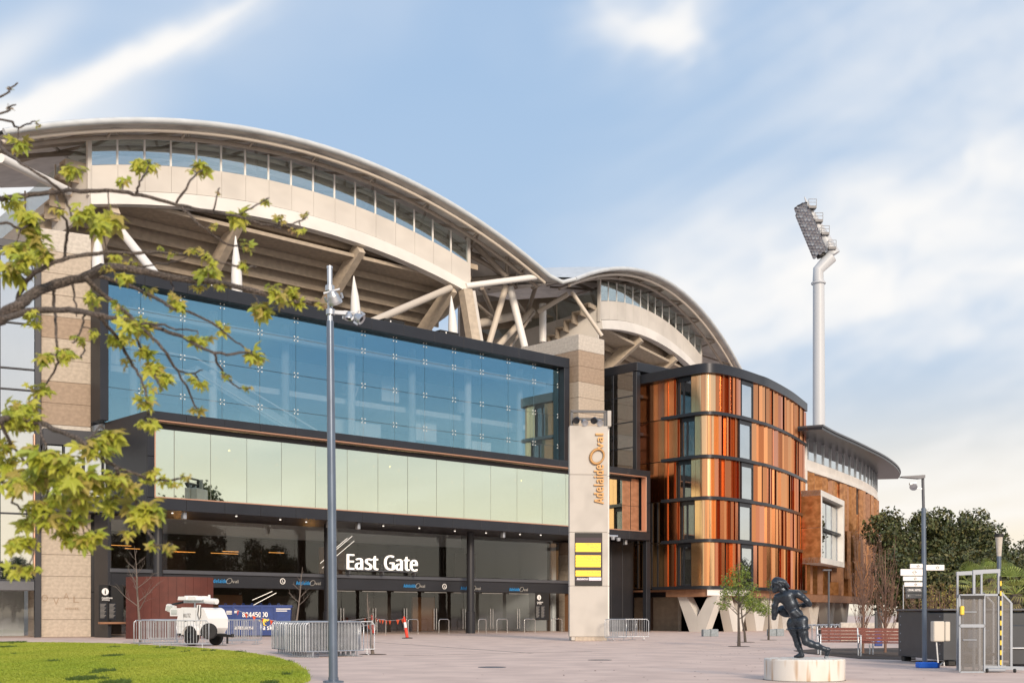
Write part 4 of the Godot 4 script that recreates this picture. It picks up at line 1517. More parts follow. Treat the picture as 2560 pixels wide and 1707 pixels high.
# ---------------------------------------------------------------- far copper wing
func make_far_wing() -> void:
	var V := func(x, z): return Vector2(x, z)
	var pl := Plan.new([V.call(24.804, -105.576), V.call(27.136, -109.816), V.call(30.104, -114.692), V.call(32.966, -119.568), V.call(36.676, -126.140), V.call(40.068, -133.136), V.call(42.400, -139.072), V.call(43.460, -143.100)])
	var lt := pl.total()
	var r := RandomNumberGenerator.new()
	r.seed = 5
	thing("copper_wing", "curved stand wing clad in weathered copper strips under a wide flat roof", "building", pl.at(lt * 0.5))
	var s := ST()
	strip(s, pl, 0, lt, -1.2, -0.6, 3.0, 14.6)
	add("inner_wall", s, M.sheathing)
	s = ST()
	strip(s, pl, 0, lt - 4.0, -1.2, 0.1, 14.45, 14.85)
	add("pale_band", s, M.concrete_white)
	s = ST()
	strip(s, pl, 0, lt - 4.0, -1.2, 0.0, 14.86, 15.5)
	add("sill_band", s, M.soffit)
	s = ST()
	strip(s, pl, 0, lt + 0.0, -6.0, 2.6, 17.70, 17.86)
	add("roof", s, M.grey_metal)
	s = ST()
	strip(s, pl, 0, lt, -6.0, 2.5, 17.45, 17.69)
	add("roof_soffit", s, M.dark_metal)
	var l := 0.2
	var k := 0
	while l < lt - 5.2:
		s = ST()
		plate(s, pl.at(l, -0.1), pl.at(l + 2.2, -0.1), pl.nrm(l) * -0.03, 15.55, 17.43)
		add("clerestory_pane", s, M.glass_window)
		s = ST()
		plate(s, pl.at(l + 2.24, -0.1), pl.at(l + 2.36, -0.1), pl.nrm(l) * 0.12, 15.55, 17.43)
		add("mullion", s, M.galv)
		l += 2.4
	s = ST()
	strip(s, pl, 0, lt - 4.0, -5.0, -4.6, 15.5, 17.43)
	add("clerestory_back", s, M.interior_wall)
	# copper strips
	l = 0.0
	while l < lt:
		var w := r.randf_range(0.8, 1.3)
		var top := 14.4 - (0.0 if l < lt - 4.0 else (l - lt + 4.0) * 0.9)
		var y := top
		while y > 3.6:
			var h := r.randf_range(2.4, 5.0)
			var y0 := maxf(y - h, 3.2)
			if y0 - 3.2 < 1.0:
				y0 = 3.2
			var o := r.randf_range(-0.35, 0.3)
			s = ST()
			if r.randf() < 0.16:
				plate(s, pl.at(l + 0.02, -0.4), pl.at(l + w * 0.8, -0.4), pl.nrm(l) * -0.05, y0 + 0.02, y)
				add("dark_panel", s, M.dark_metal)
			else:
				plate(s, pl.at(l + 0.01, o - r.randf_range(0.1, 0.7)), pl.at(l + w - 0.03, o), pl.nrm(l) * -0.06, y0 + 0.012, y)
				add("copper_strip", s, M.copper_old if r.randf() < 0.75 else M.copper_soffit)
			y = y0
		l += w
		k += 1
	s = ST()
	strip(s, pl, 0, lt, -2.0, 0.15, 2.5, 3.18)
	add("base_beam", s, M.copper_soffit)
	s = ST()
	strip(s, pl, 0, lt, -5.0, -4.6, 0.0, 2.6)
	add("recess_wall", s, M.concrete_tan)
	for q in [3.5, 9.0, 14.5, 20.0]:
		vcolumn(pl, q)
	# window box
	var a := Vector3(27.3, 0, -106.0)
	var t := Vector3(0.43, 0, -0.903)
	var n := Vector3(0.903, 0, 0.43)
	var b := a + t * 11.6
	s = ST()
	plate(s, a, a - n * 2.4, t * 0.12, 5.9, 9.0)
	add("bay_side", s, M.copper_old)
	s = ST()
	plate(s, a, a - n * 2.4, t * 0.12, 9.05, 12.35)
	add("bay_side", s, M.copper_old)
	for q in [[11.85, 12.35], [5.9, 6.4]]:
		s = ST()
		plate(s, a + n * 0.02, b + n * 0.02, n * -2.4, q[0], q[1])
		add("bay_frame", s, M.concrete_white)
	for q in [0.13, 11.1]:
		s = ST()
		plate(s, a + t * q + n * 0.015, a + t * (q + 0.5) + n * 0.015, n * -1.2, 6.41, 11.84)
		add("bay_frame", s, M.concrete_white)
	for j in 2:
		var y0: float = 6.5 + j * 2.65
		for k2 in 3:
			s = ST()
			plate(s, a + t * (2.8 + k2 * 2.75) - n * 0.6, a + t * (5.4 + k2 * 2.75) - n * 0.6, n * -0.03, y0, y0 + 2.4)
			add("bay_pane", s, M.glass_window)
			s = ST()
			plate(s, a + t * (5.42 + k2 * 2.75) - n * 0.55, a + t * (5.53 + k2 * 2.75) - n * 0.55, n * -0.1, y0, y0 + 2.4)
			add("bay_mullion", s, M.galv)
		s = ST()
		plate(s, a + t * 0.7 - n * 0.4, a + t * 2.7 - n * 0.55, n * -0.1, y0, y0 + 2.4)
		add("bay_shutter", s, M.grey_metal)
	s = ST()
	plate(s, a + t * 0.63 - n * 0.2, a + t * 11.0 - n * 0.2, n * -0.7, 8.95, 9.13)
	add("bay_ledge", s, M.dark_metal)
	s = ST()
	plate(s, a + t * 0.3 - n * 1.9, b - n * 1.9, n * -0.1, 6.0, 12.2)
	add("bay_back", s, M.interior_wall)

# ---------------------------------------------------------------- totem, floodlight
func make_totem() -> void:
	var g := gp(1472, 1602)
	var b := Basis(Vector3.UP, 0.09)
	var w := 0.97
	var t := thing("totem_sign", "tall pale concrete totem with vertical bronze letters and a yellow screen", "sign", b.inverse() * g, b)
	var o := co
	var ys := [0.2, 2.74, 5.42, 8.3, 10.75]
	for k in 4:
		box("totem_block", M.totem, o.x - w, o.x + w, ys[k] + 0.012, ys[k + 1], o.z - 0.42, o.z + 0.0)
		box("back_block", M.concrete_white, o.x - w + 0.2, o.x + w + 0.16, ys[k] + 0.012, ys[k + 1], o.z - 0.9, o.z - 0.5)
	box("totem_core", M.totem, o.x - w + 0.1, o.x + w - 0.02, 0.02, 10.7, o.z - 0.88, o.z - 0.05)
	box("totem_foot", M.stone_cream, o.x - w + 0.28, o.x + w - 0.02, 0.0, 0.2, o.z - 0.8, o.z - 0.02)
	# letters, read upwards
	var up := Basis(Vector3(0, 1, 0), Vector3(-1, 0, 0), Vector3(0, 0, 1))
	var z := o.z + 0.06
	var lx := o.x + 0.50
	text("lettering", "Adelaide", M.bronze_letter, Vector3(lx, 7.83, z), 0.50, 1.95, up, null, 0.1, 700)
	text("lettering", "val", M.bronze_letter, Vector3(lx + 0.03, 9.98, z), 0.40, 0.78, up, null, 0.1, 700)
	var s := ST()
	var pts := []
	var rad := []
	for k in 41:
		var a := TAU * k / 40.0 + 0.6
		pts.append(Vector3(lx - 0.08 + cos(a) * 0.33 + sin(a) * 0.06, 9.22 + sin(a) * 0.36, z + 0.02))
		rad.append(0.045 + 0.03 * absf(sin(a * 0.5)))
	tube(s, pts, rad, 8, false)
	add("oval_ring", s, M.bronze_letter)
	# screen
	var sc := box("screen", M.black, o.x - 0.70, o.x + 0.68, 2.76, 5.40, o.z + 0.004, o.z + 0.05)
	box("display", M.screen_dark, o.x - 0.68, o.x + 0.66, 2.98, 5.16, o.z + 0.051, o.z + 0.056, sc)
	var lines := [["EMBARK ON AN", 4.82, 0.75], ["AMAZING", 4.67, 0.55], ["JOURNEY", 4.52, 0.52], ["STADIUM TOURS", 4.21, 0.95], ["OPERATING", 4.06, 0.65], ["7 DAYS", 3.91, 0.45], ["", 3.76, 0.0], ["BOOK NOW", 3.45, 0.65], ["", 3.30, 0.0]]
	for q in lines:
		box("yellow_bar", M.screen_yellow, o.x - 0.67, o.x + 0.60, q[1] - 0.068, q[1] + 0.068, o.z + 0.0565, o.z + 0.060, sc)
		if q[0]:
			text("lettering", q[0], M.bronze_letter, Vector3(o.x + 0.57 - q[2] * 0.5, q[1], o.z + 0.062), 0.085, q[2], Basis(), sc, 0.004, 700)
	box("white_bar", M.screen_white, o.x - 0.0, o.x + 0.62, 3.03, 3.17, o.z + 0.0565, o.z + 0.060, sc)
	text("lettering", "AdelaideOval", M.screen_white, Vector3(o.x - 0.33, 3.1, o.z + 0.062), 0.11, 0.56, Basis(), sc, 0.004, 700)
	text("lettering", "RAA", M.black, Vector3(o.x + 0.48, 3.1, o.z + 0.062), 0.06, 0.2, Basis(), sc, 0.004, 700)
	# lamp frame on top
	s = ST()
	var x0 := o.x - 0.82
	var x1 := o.x + 0.86
	for l in [[x0, 10.75, x0, 11.5], [x1, 10.75, x1, 11.5], [x0 - 0.06, 11.5, x1 + 0.06, 11.5], [x0, 11.12, x1, 11.12]]:
		bar(s, Vector3(l[0], l[1], o.z - 0.2), Vector3(l[2], l[3], o.z - 0.2), 0.12, 0.14, Vector3.BACK)
	add("lamp_frame", s, M.dark_metal)
	box("lamp_frame_side", M.totem, x1 + 0.1, x1 + 0.3, 10.76, 11.55, o.z - 0.5, o.z - 0.1)
	for k in 4:
		s = ST()
		var c := Vector3(o.x - 0.6 + k * 0.38 + (0.12 if k == 2 else 0.0), 11.05 - 0.12 * (k % 2), o.z - 0.02)
		var ax := Vector3(-0.3 + 0.5 * (k % 2), -0.45, 0.8).normalized()
		lathe(s, c, [[0.0, -0.2], [0.11, -0.17], [0.15, 0.0], [0.17, 0.14], [0.15, 0.14], [0.0, 0.1]], 14, ax)
		add("spotlight", s, M.galv if k % 2 else M.dark_metal)
	# camera on the side
	s = ST()
	tube(s, [Vector3(o.x + w + 0.1, 5.3, o.z - 0.6), Vector3(o.x + w + 0.6, 5.28, o.z - 0.5)], 0.05, 8)
	lathe(s, Vector3(o.x + w + 0.35, 5.2, o.z - 0.45), [[0.0, -0.12], [0.09, -0.1], [0.11, 0.05], [0.0, 0.06]], 12)
	lathe(s, Vector3(o.x + w + 0.62, 5.14, o.z - 0.45), [[0.0, -0.12], [0.09, -0.1], [0.11, 0.05], [0.0, 0.06]], 12)
	add("camera_arm", s, M.galv)

func make_floodlight() -> void:
	var d := 170.0
	var base := px(2049, HV, d)
	base.y = 0
	thing("floodlight_tower", "tall grey floodlight tower with tilted lamp head above the roofs", "floodlight", base)
	var s := ST()
	var k := d / F
	var P := func(u: float, v: float, dz := 0.0): return px(u, v, d) + Vector3(0, 0, dz)
	tube(s, [base, P.call(2047.5, 702)], [0.95, 0.80], 20)
	add("pole", s, M.mast_grey)
	s = ST()
	lathe(s, P.call(2047, 708), [[1.0, -0.12], [1.05, 0.0], [1.0, 0.12]], 20)
	add("collar", s, M.mast_grey)
	s = ST()
	tube(s, [P.call(2046.5, 703), P.call(2046.5, 675), P.call(2078, 642)], [0.78, 0.78, 0.95], 14)
	add("neck", s, M.mast_grey)
	s = ST()
	# tapered mast of the head, running up and back
	tube(s, [P.call(2084, 638), P.call(2040, 560), P.call(2012, 492)], [1.05, 0.8, 0.05], 12)
	add("head_mast", s, M.mast_grey)
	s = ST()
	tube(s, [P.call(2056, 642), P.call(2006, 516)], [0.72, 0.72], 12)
	add("lamp_gap_shade", s, M.black)  # black core tube added so the gaps between lamps look shaded
	# lamp rows
	s = ST()
	lathe(s, Vector3.ZERO, [[0.0, -0.25], [0.17, -0.2], [0.27, 0.12], [0.0, 0.05]], 8, Vector3(-0.45, -0.35, 0.82).normalized())
	var lamp := s.commit()
	var a: Vector3 = P.call(2056, 640)
	var b: Vector3 = P.call(2003, 512)
	var ax := (b - a).normalized()
	var side := Vector3(0, 0, 1)
	var acr := ax.cross(side).normalized()
	var n := 0
	for i in 16:
		for j in 7:
			var th := -0.5 + j * 0.42
			var wd := 1.02 * (1.0 if i < 14 else 0.8)
			var p: Vector3 = a + ax * (0.35 + i * 0.47) + acr * (-cos(th) * wd) + side * (sin(th) * wd) + ax * (0.22 * (j % 2))
			if n % 1 == 0:
				inst("lamp", lamp, M.lamp_glass if (i + j) % 3 else M.galv, p)
			n += 1
	for i in 5:
		s = ST()
		var c: Vector3 = a + ax * (0.3 + i * 1.85)
		var pts := []
		for j in 13:
			var th := -1.0 + j * 0.3
			pts.append(c + acr * (-cos(th) * 0.86) + side * (sin(th) * 0.86))
		tube(s, pts, 0.12, 6)
		add("lamp_ring", s, M.dark_metal)
	for q in [[2027, 520], [2043, 554], [2059, 586], [2076, 622]]:
		s = ST()
		var c: Vector3 = P.call(q[0], q[1], 0.8)
		var w := 0.55
		bar(s, c + Vector3(-w, -0.25, 0), c + Vector3(w, -0.25, 0), 1.0, 0.35)
		for e in [-w, w]:
			bar(s, c + Vector3(e, -0.1, 0.4), c + Vector3(e, 0.85, 0.4), 0.06, 0.06)
		bar(s, c + Vector3(-w, 0.85, 0.4), c + Vector3(w, 0.85, 0.4), 0.06, 0.06)
		bar(s, c + Vector3(-w, 0.4, 0.4), c + Vector3(w, 0.4, 0.4), 0.05, 0.05)
		add("platform", s, M.dark_metal)

# ---------------------------------------------------------------- things on the square, left and middle
func barrier_proto() -> Node3D:
	var t := thing("crowd_barrier", "galvanised steel crowd barrier with upright bars", "barrier")
	var s := ST()
	var L := 1.05
	tube(s, [Vector3(-L, 0.18, 0), Vector3(-L, 0.98, 0), Vector3(-L + 0.1, 1.08, 0), Vector3(L - 0.1, 1.08, 0), Vector3(L, 0.98, 0), Vector3(L, 0.18, 0), Vector3(-L, 0.18, 0)], 0.021, 6, false)
	add("frame", s, M.galv)
	s = ST()
	for k in 17:
		var x := -L + 2.0 * L * (k + 1) / 18.0
		tube(s, [Vector3(x, 0.18, 0), Vector3(x, 1.07, 0)], 0.011, 5, false)
	add("bars", s, M.galv)
	for e in [-0.8, 0.8]:
		s = ST()
		bar(s, Vector3(e, 0.2, 0), Vector3(e, 0.03, 0), 0.03, 0.03)
		bar(s, Vector3(e, 0.015, -0.3), Vector3(e, 0.015, 0.3), 0.04, 0.02)
		add("foot", s, M.galv)
	return t

func bare_tree(called: String, label: String, base: Vector3, top: Vector3, r0: float, sd: int, m: Material, boughs := 9, spread := 1.0, from := 0.35) -> Node3D:
	var t := thing(called, label, "tree", base, Basis(), "young bare trees on the square")
	var r := RandomNumberGenerator.new()
	r.seed = sd
	var s := ST()
	var pts := []
	var rad := []
	for k in 7:
		var f := k / 6.0
		pts.append(base.lerp(top, f) + Vector3(r.randf_range(-1, 1), 0, r.randf_range(-1, 1)) * 0.03 * (1.0 if k > 0 else 0.0))
		rad.append(lerpf(r0, 0.008, pow(f, 0.75)))
	tube(s, pts, rad, 8)
	add("trunk", s, m)
	s = ST()
	lathe(s, base, [[0.45, 0.004], [0.44, 0.012], [0.0, 0.02]], 18)
	add("soil_ring", s, M.soil)
	var h := base.distance_to(top)
	s = ST()
	for k in boughs:
		var f := from + (0.95 - from) * k / boughs
		var o: Vector3 = base.lerp(top, f)
		var a := k * 2.4 + r.randf()
		var ln := h * 0.36 * spread * (1.05 - f)
		var dir := Vector3(cos(a), 0.75, sin(a) * 0.8).normalized()
		var p1 := o + dir * ln * 0.5
		var p2 := p1 + (dir + Vector3(0, 0.25, 0)).normalized() * ln * 0.5
		tube(s, [o, p1, p2], [r0 * 0.4 * (1.1 - f), r0 * 0.26 * (1.1 - f), 0.005], 5)
		for j in 4:
			var q := o.lerp(p2, 0.35 + j * 0.18)
			var dd := (dir + Vector3(r.randf_range(-1, 1), r.randf_range(-0.1, 0.8), r.randf_range(-1, 1))).normalized()
			var qe := q + dd * ln * 0.28
			tube(s, [q, qe], [0.008, 0.003], 4, false)
			for i in 2:
				var d3 := (dd + Vector3(r.randf_range(-1, 1), r.randf_range(-0.3, 0.6), r.randf_range(-1, 1))).normalized()
				var q3 := q.lerp(qe, 0.5 + 0.4 * i)
				tube(s, [q3, q3 + d3 * ln * 0.13], [0.005, 0.002], 3, false)
	add("boughs", s, m)
	return t

func make_plaza_things() -> void:
	# rusted curved screen wall
	var a0 := px(297, HV, 65.2)
	var a1 := px(516, HV, 66.6)
	var mid := (a0 + a1) * 0.5
	mid.y = 0
	thing("curved_screen", "curved rusty steel screen wall standing before the gate", "screen", mid)
	var chord := a0.distance_to(a1)
	var cr := chord * 0.62
	var cc := mid + Vector3(0, 0, -sqrt(cr * cr - chord * chord * 0.25))
	var t0 := atan2(a0.x - cc.x, a0.z - cc.z)
	var t1 := atan2(a1.x - cc.x, a1.z - cc.z)
	for k in 12:
		var s := ST()
		for j in 3:
			var ta := lerpf(t0, t1, (k + j / 3.0) / 12.0) + (0.002 if j == 0 else 0.0)
			var tb := lerpf(t0, t1, (k + (j + 1) / 3.0) / 12.0) - (0.002 if j == 2 else 0.0)
			var ra := cr + 0.008 * (k % 2)
			var pa := cc + Vector3(sin(ta), 0, cos(ta)) * ra
			var pb := cc + Vector3(sin(tb), 0, cos(tb)) * ra
			plate(s, pa, pb, (cc - (pa + pb) * 0.5).normalized() * 0.06 * Vector3(1, 0, 1), 0.0, 3.37)
		add("rusty_plate", s, M.corten)
	# mobile light tower trailer
	var g := gp(503, 1613.7)
	var yaw := -0.55
	var tb := Basis(Vector3.UP, yaw)
	thing("light_trailer", "white mobile light tower trailer with black wheels beside the blue skip", "trailer", tb.inverse() * g, tb)
	var o := co
	var s := ST()
	ext(s, [Vector2(-0.95, 0.52), Vector2(0.72, 0.52), Vector2(0.90, 0.75), Vector2(0.92, 1.15), Vector2(0.70, 1.52), Vector2(0.55, 1.60), Vector2(-0.62, 1.62), Vector2(-0.72, 1.58), Vector2(-0.95, 1.0)], o + Vector3(0, 0, -0.62), Vector3.RIGHT, Vector3.UP, Vector3.BACK * 1.15)
	var body := add("body", s, M.white_paint)
	box("door_line", M.grey_letter, o.x - 0.5, o.x - 0.49, 0.6, 1.5, o.z + 0.531, o.z + 0.535, body)
	box("door_line", M.grey_letter, o.x + 0.2, o.x + 0.21, 0.6, 1.5, o.z + 0.531, o.z + 0.535, body)
	text("lettering", "BLITZ", M.dark_metal, Vector3(o.x - 0.3, 1.28, o.z + 0.54), 0.15, 0.42, Basis(), body, 0.006, 400)
	box("door_line", M.grey_letter, o.x - 0.9, o.x + 0.8, 0.8, 0.806, o.z + 0.531, o.z + 0.535, body)
	for k in 5:
		box("vent_slot", M.dark_metal, o.x + 0.28, o.x + 0.52, 0.95 + k * 0.06, 0.975 + k * 0.06, o.z + 0.531, o.z + 0.54, body)
	box("latch", M.dark_metal, o.x - 0.42, o.x - 0.34, 1.02, 1.06, o.z + 0.531, o.z + 0.55, body)
	box("latch", M.dark_metal, o.x + 0.1, o.x + 0.16, 1.02, 1.06, o.z + 0.531, o.z + 0.55, body)
	box("tail_light", M.safety_red, o.x - 0.965, o.x - 0.95, 0.62, 0.72, o.z + 0.3, o.z + 0.45, body)
	box("number_plate", M.yellow_sign, o.x - 0.965, o.x - 0.95, 0.58, 0.7, o.z - 0.25, o.z + 0.1, body)
	for e in [0.66, -0.72]:
		s = ST()
		var arch := []
		for k in 9:
			var an := lerpf(0.15, PI - 0.15, k / 8.0)
			arch.append(o + Vector3(0.1 + cos(an) * 0.47, 0.4 + sin(an) * 0.47, e))
		for k in 8:
			bar(s, arch[k], arch[k + 1], 0.24, 0.02)
		add("mudguard", s, M.white_paint)
	box("chassis", M.black, o.x - 0.95, o.x + 0.95, 0.42, 0.515, o.z - 0.55, o.z + 0.5)
	s = ST()
	bar(s, o + Vector3(0.9, 0.45, -0.05), o + Vector3(1.75, 0.42, -0.05), 0.09, 0.1)
	bar(s, o + Vector3(1.45, 0.42, -0.05), o + Vector3(1.45, 0.1, -0.05), 0.06, 0.06)
	lathe(s, o + Vector3(1.75, 0.36, -0.05), [[0.0, 0.0], [0.07, 0.02], [0.07, 0.14], [0.0, 0.16]], 10)
	add("drawbar", s, M.black)
	for e in [0.66, -0.72]:
		s = ST()
		lathe(s, o + Vector3(0.1, 0.40, e), [[0.16, -0.1], [0.35, -0.1], [0.40, -0.06], [0.40, 0.06], [0.35, 0.1], [0.16, 0.1]], 24, Vector3.BACK)
		var wh := add("wheel", s, M.rubber)
		s = ST()
		lathe(s, o + Vector3(0.1, 0.40, e), [[0.0, 0.05], [0.06, 0.08], [0.14, 0.06], [0.14, -0.06]], 16, Vector3.BACK)
		add("rim", s, M.dark_metal, wh)
	s = ST()
	lathe(s, o + Vector3(0.95, 0.62, 0.5), [[0.14, -0.1], [0.30, -0.1], [0.34, -0.05], [0.34, 0.05], [0.30, 0.1], [0.14, 0.1], [0.0, 0.07]], 24, Vector3(0.6, 0, 0.8).normalized())
	add("spare_wheel", s, M.rubber)
	s = ST()
	bar(s, o + Vector3(-1.0, 1.88, 0), o + Vector3(0.85, 1.86, 0), 0.14, 0.14)
	bar(s, o + Vector3(-0.4, 1.6, 0), o + Vector3(-0.4, 1.85, 0), 0.05, 0.05)
	add("mast", s, M.galv)
	s = ST()
	tube(s, [o + Vector3(0.35, 1.90, 0.1), o + Vector3(1.0, 1.86, 0.1)], 0.12, 12)
	lathe(s, o + Vector3(0.5, 2.0, 0.05), [[0.06, 0.0], [0.05, 0.14], [0.0, 0.15]], 10)
	add("winch", s, M.white_paint)
	s = ST()
	bar(s, o + Vector3(0.42, 0.9, 0.56), o + Vector3(0.42, 1.72, 0.56), 0.14, 0.1, Vector3.BACK)
	add("mast_foot", s, M.white_paint)
	for q in [[-0.75, 1.98, 0.05, 0.35], [-0.15, 1.97, 0.05, 0.35], [-0.75, 2.02, -0.3, 0.35], [-0.12, 2.0, -0.3, 0.35]]:
		s = ST()
		ext(s, [Vector2(-0.26, -0.05), Vector2(0.26, -0.05), Vector2(0.20, 0.10), Vector2(-0.22, 0.10)], o + Vector3(q[0], q[1], q[2]), Vector3.RIGHT, Vector3.UP, Vector3.BACK * q[3])
		add("floodlight", s, M.white_paint)
	for q in [[-1.25, 1.42, 0.2, 0.0], [-1.75, 1.58, 0.0, 0.5]]:
		s = ST()
		var c := o + Vector3(q[0], q[1], q[2])
		ext(s, [Vector2(-0.26, -0.17), Vector2(0.24, -0.17), Vector2(0.26, -0.13), Vector2(0.26, 0.14), Vector2(0.24, 0.17), Vector2(-0.2, 0.17), Vector2(-0.27, 0.1)], c, Vector3(cos(q[3]), sin(q[3]) * -0.5, 0), Vector3(sin(q[3]) * 0.5, cos(q[3]), 0), Vector3.BACK * 0.16)
		var fl := add("floodlight", s, M.white_paint)
		box("lens", M.glass_window, c.x - 0.18, c.x + 0.18, c.y - 0.1, c.y + 0.1, c.z + 0.165, c.z + 0.18, fl)
	s = ST()
	tube(s, [o + Vector3(-1.75, 1.75, 0.0), o + Vector3(-1.2, 1.82, 0.05), o + Vector3(-0.9, 1.88, 0)], 0.05, 6)
	tube(s, [o + Vector3(0.48, 1.7, 0.62), o + Vector3(0.46, 1.3, 0.66), o + Vector3(0.52, 1.1, 0.64), o + Vector3(0.62, 1.3, 0.64), o + Vector3(0.6, 1.66, 0.62)], 0.02, 6)
	add("cable", s, M.black)
	# blue skip
	var k0 := px(548, HV, 71.8)
	var k1 := px(727, HV, 72.4)
	k0.y = 0
	k1.y = 0
	var sb := Basis(Vector3.UP, atan2(-(k1 - k0).z, (k1 - k0).x))
	thing("waste_skip", "blue steel waste skip with white phone number beside the gate", "skip", sb.inverse() * ((k0 + k1) * 0.5), sb)
	o = co
	var w := k0.distance_to(k1) * 0.5
	s = ST()
	quad(s, o + Vector3(-w + 0.1, 0.08, 0), o + Vector3(w - 0.1, 0.08, 0), o + Vector3(w, 1.82, 0.02), o + Vector3(-w, 1.82, 0.02))
	quad(s, o + Vector3(w - 0.1, 0.08, 0), o + Vector3(w - 0.1, 0.08, -1.6), o + Vector3(w, 1.82, -1.6), o + Vector3(w, 1.82, 0.02))
	quad(s, o + Vector3(-w + 0.1, 0.08, -1.6), o + Vector3(-w + 0.1, 0.08, 0), o + Vector3(-w, 1.82, 0.02), o + Vector3(-w, 1.82, -1.6))
	quad(s, o + Vector3(w - 0.1, 0.08, -1.6), o + Vector3(-w + 0.1, 0.08, -1.6), o + Vector3(-w, 1.82, -1.6), o + Vector3(w, 1.82, -1.6))
	quad(s, o + Vector3(-w, 1.2, -1.6), o + Vector3(-w, 1.2, 0), o + Vector3(w, 1.2, 0), o + Vector3(w, 1.2, -1.6))
	add("hull", s, M.blue_skip)
	s = ST()
	for q in [[0.02], [-1.6]]:
		bar(s, o + Vector3(-w - 0.03, 1.82, q[0]), o + Vector3(w + 0.03, 1.82, q[0]), 0.12, 0.14)
	for e in [-w, w]:
		bar(s, o + Vector3(e, 1.82, 0), o + Vector3(e, 1.82, -1.6), 0.12, 0.14)
	add("rim", s, M.blue_skip)
	for q in [-0.62, 0.18, 0.55]:
		s = ST()
		bar(s, o + Vector3(q * w, 0.08, 0.06), o + Vector3(q * w, 1.76, 0.08), 0.12, 0.1, Vector3.BACK)
		add("rib", s, M.blue_skip)
	for k in 7:
		s = ST()
		ring(s, o + Vector3(-w + 0.35 + k * 0.52, 1.93, 0.02), 0.06, 0.016, 12)
		add("lifting_eye", s, M.blue_skip)
	box("skid", M.black, o.x - w + 0.1, o.x + w - 0.1, 0.0, 0.08, o.z - 1.6, o.z)
	text("lettering", "82445000", M.letter_white, o + Vector3(-0.02, 1.32, 0.1), 0.30, 1.5, Basis(), null, 0.01, 700)
	text("lettering", "sa skips", M.letter_white, o + Vector3(0.85, 0.50, 0.1), 0.40, 1.1, Basis(), null, 0.01, 700)
	text("lettering", "wasteawaysa", M.letter_white, o + Vector3(-0.75, 0.50, 0.1), 0.30, 1.25, Basis(), null, 0.01, 700)
	for q in [[-1.35, 1.52, 0.7], [-1.4, 1.44, 0.62], [-1.5, 1.36, 0.4], [1.6, 1.66, 0.95], [1.5, 1.54, 0.75]]:
		box("small_print", M.letter_white, o.x + q[0] - q[2] * 0.5, o.x + q[0] + q[2] * 0.5, q[1] - 0.025, q[1] + 0.025, o.z + 0.04, o.z + 0.05)
	s = ST()
	ext(s, [Vector2(-0.42, 0.1), Vector2(-0.25, 0.06), Vector2(-0.1, 0.14), Vector2(0.05, 0.16), Vector2(0.16, 0.1), Vector2(0.22, 0.16), Vector2(0.28, 0.08), Vector2(0.18, 0.0), Vector2(0.06, 0.02), Vector2(0.1, -0.1), Vector2(-0.02, 0.0), Vector2(0.0, -0.2), Vector2(0.14, -0.27), Vector2(-0.06, -0.24), Vector2(-0.12, -0.02), Vector2(-0.25, 0.0)], o + Vector3(0.55, 0.92, 0.09), Vector3.RIGHT, Vector3.UP, Vector3.BACK * 0.01)
	add("animal_mark", s, M.yellow_sign)
	# crowd barriers
	var bp := barrier_proto()
	var spots := []
	# round the trailer: seen nearly end-on at the left, one in front, some to the right
	var lab1 := "galvanised crowd barrier standing round the white light trailer"
	for q in [[388, 1617, 0.95], [402, 1608, 0.75], [425, 1604, 0.2], [452, 1621, 0.12], [560, 1607, 0.05], [597, 1612, 0.75], [612, 1609, 1.0]]:
		spots.append([gp(q[0], q[1]), q[2], lab1])
	# nested pack by the lamp post
	var lab2 := "galvanised crowd barrier nested in the dense pack by the blue-grey lamp post"
	for k in 13:
		var f := k / 12.0
		spots.append([gp(744, 1632).lerp(gp(790, 1637), f), 0.80 + 0.02 * (k % 3), lab2])
	for k in 13:
		var f := k / 12.0
		spots.append([gp(788, 1641).lerp(gp(838, 1642), f), 0.72 + 0.03 * (k % 3), lab2])
	spots.append([gp(856, 1637), 0.3, "galvanised crowd barrier leaning out of the dense pack towards the thin tree"])
	var lab3 := "galvanised crowd barrier standing behind the pale totem sign"
	spots.append([gp(1550, 1600), 0.55, lab3])
	spots.append([gp(1540, 1602), 0.95, lab3])
	spots.append([gp(1572, 1600), 0.1, lab3])
	for k in spots.size():
		var q: Array = spots[k]
		var xf := Transform3D(Basis(Vector3.UP, q[1]), q[0])
		var c: Node3D = bp
		if k == 0:
			bp.transform = xf
			bp.set_meta("label", q[2])
		else:
			c = copy(bp, "crowd_barrier", q[2], xf)
		c.set_meta("group", "crowd barriers on the square" if q[2] != lab2 else "crowd barriers packed by the lamp post")
	# delineator posts and bunting
	var posts := []
	for q in [[933, 1585, 929, 1540], [1018, 1595.8, 1010, 1544]]:
		var b := gp(q[0], q[1])
		var tp := px(q[2], q[3], -b.z)
		thing("delineator_post", "leaning red and white plastic post on black foot, " + ("behind the thin leaning tree" if posts.is_empty() else "at the end of the orange bunting"), "post", b, Basis(), "red and white delineator posts")
		s = ST()
		lathe(s, b, [[0.30, 0.0], [0.30, 0.04], [0.1, 0.06], [0.0, 0.06]], 10)
		add("foot", s, M.rubber)
		var dirp := tp - b
		for j in 3:
			s = ST()
			tube(s, [b + dirp * [0.03, 0.52, 0.78][j], b + dirp * [0.52, 0.78, 0.94][j]], [0.085, 0.075, 0.07][j] as float, 12)
			add("sleeve", s, [M.safety_red, M.white_paint, M.safety_red][j])
		s = ST()
		tube(s, [b + dirp * 0.94, b + dirp * 1.0, b + dirp * 1.06], [0.03, 0.07, 0.03], 10)
		add("grip", s, M.safety_red)
		posts.append(b + dirp * 0.97)
	bunting(posts[0], posts[1], 9, 0.18, "string of orange flags hanging between the two red posts")
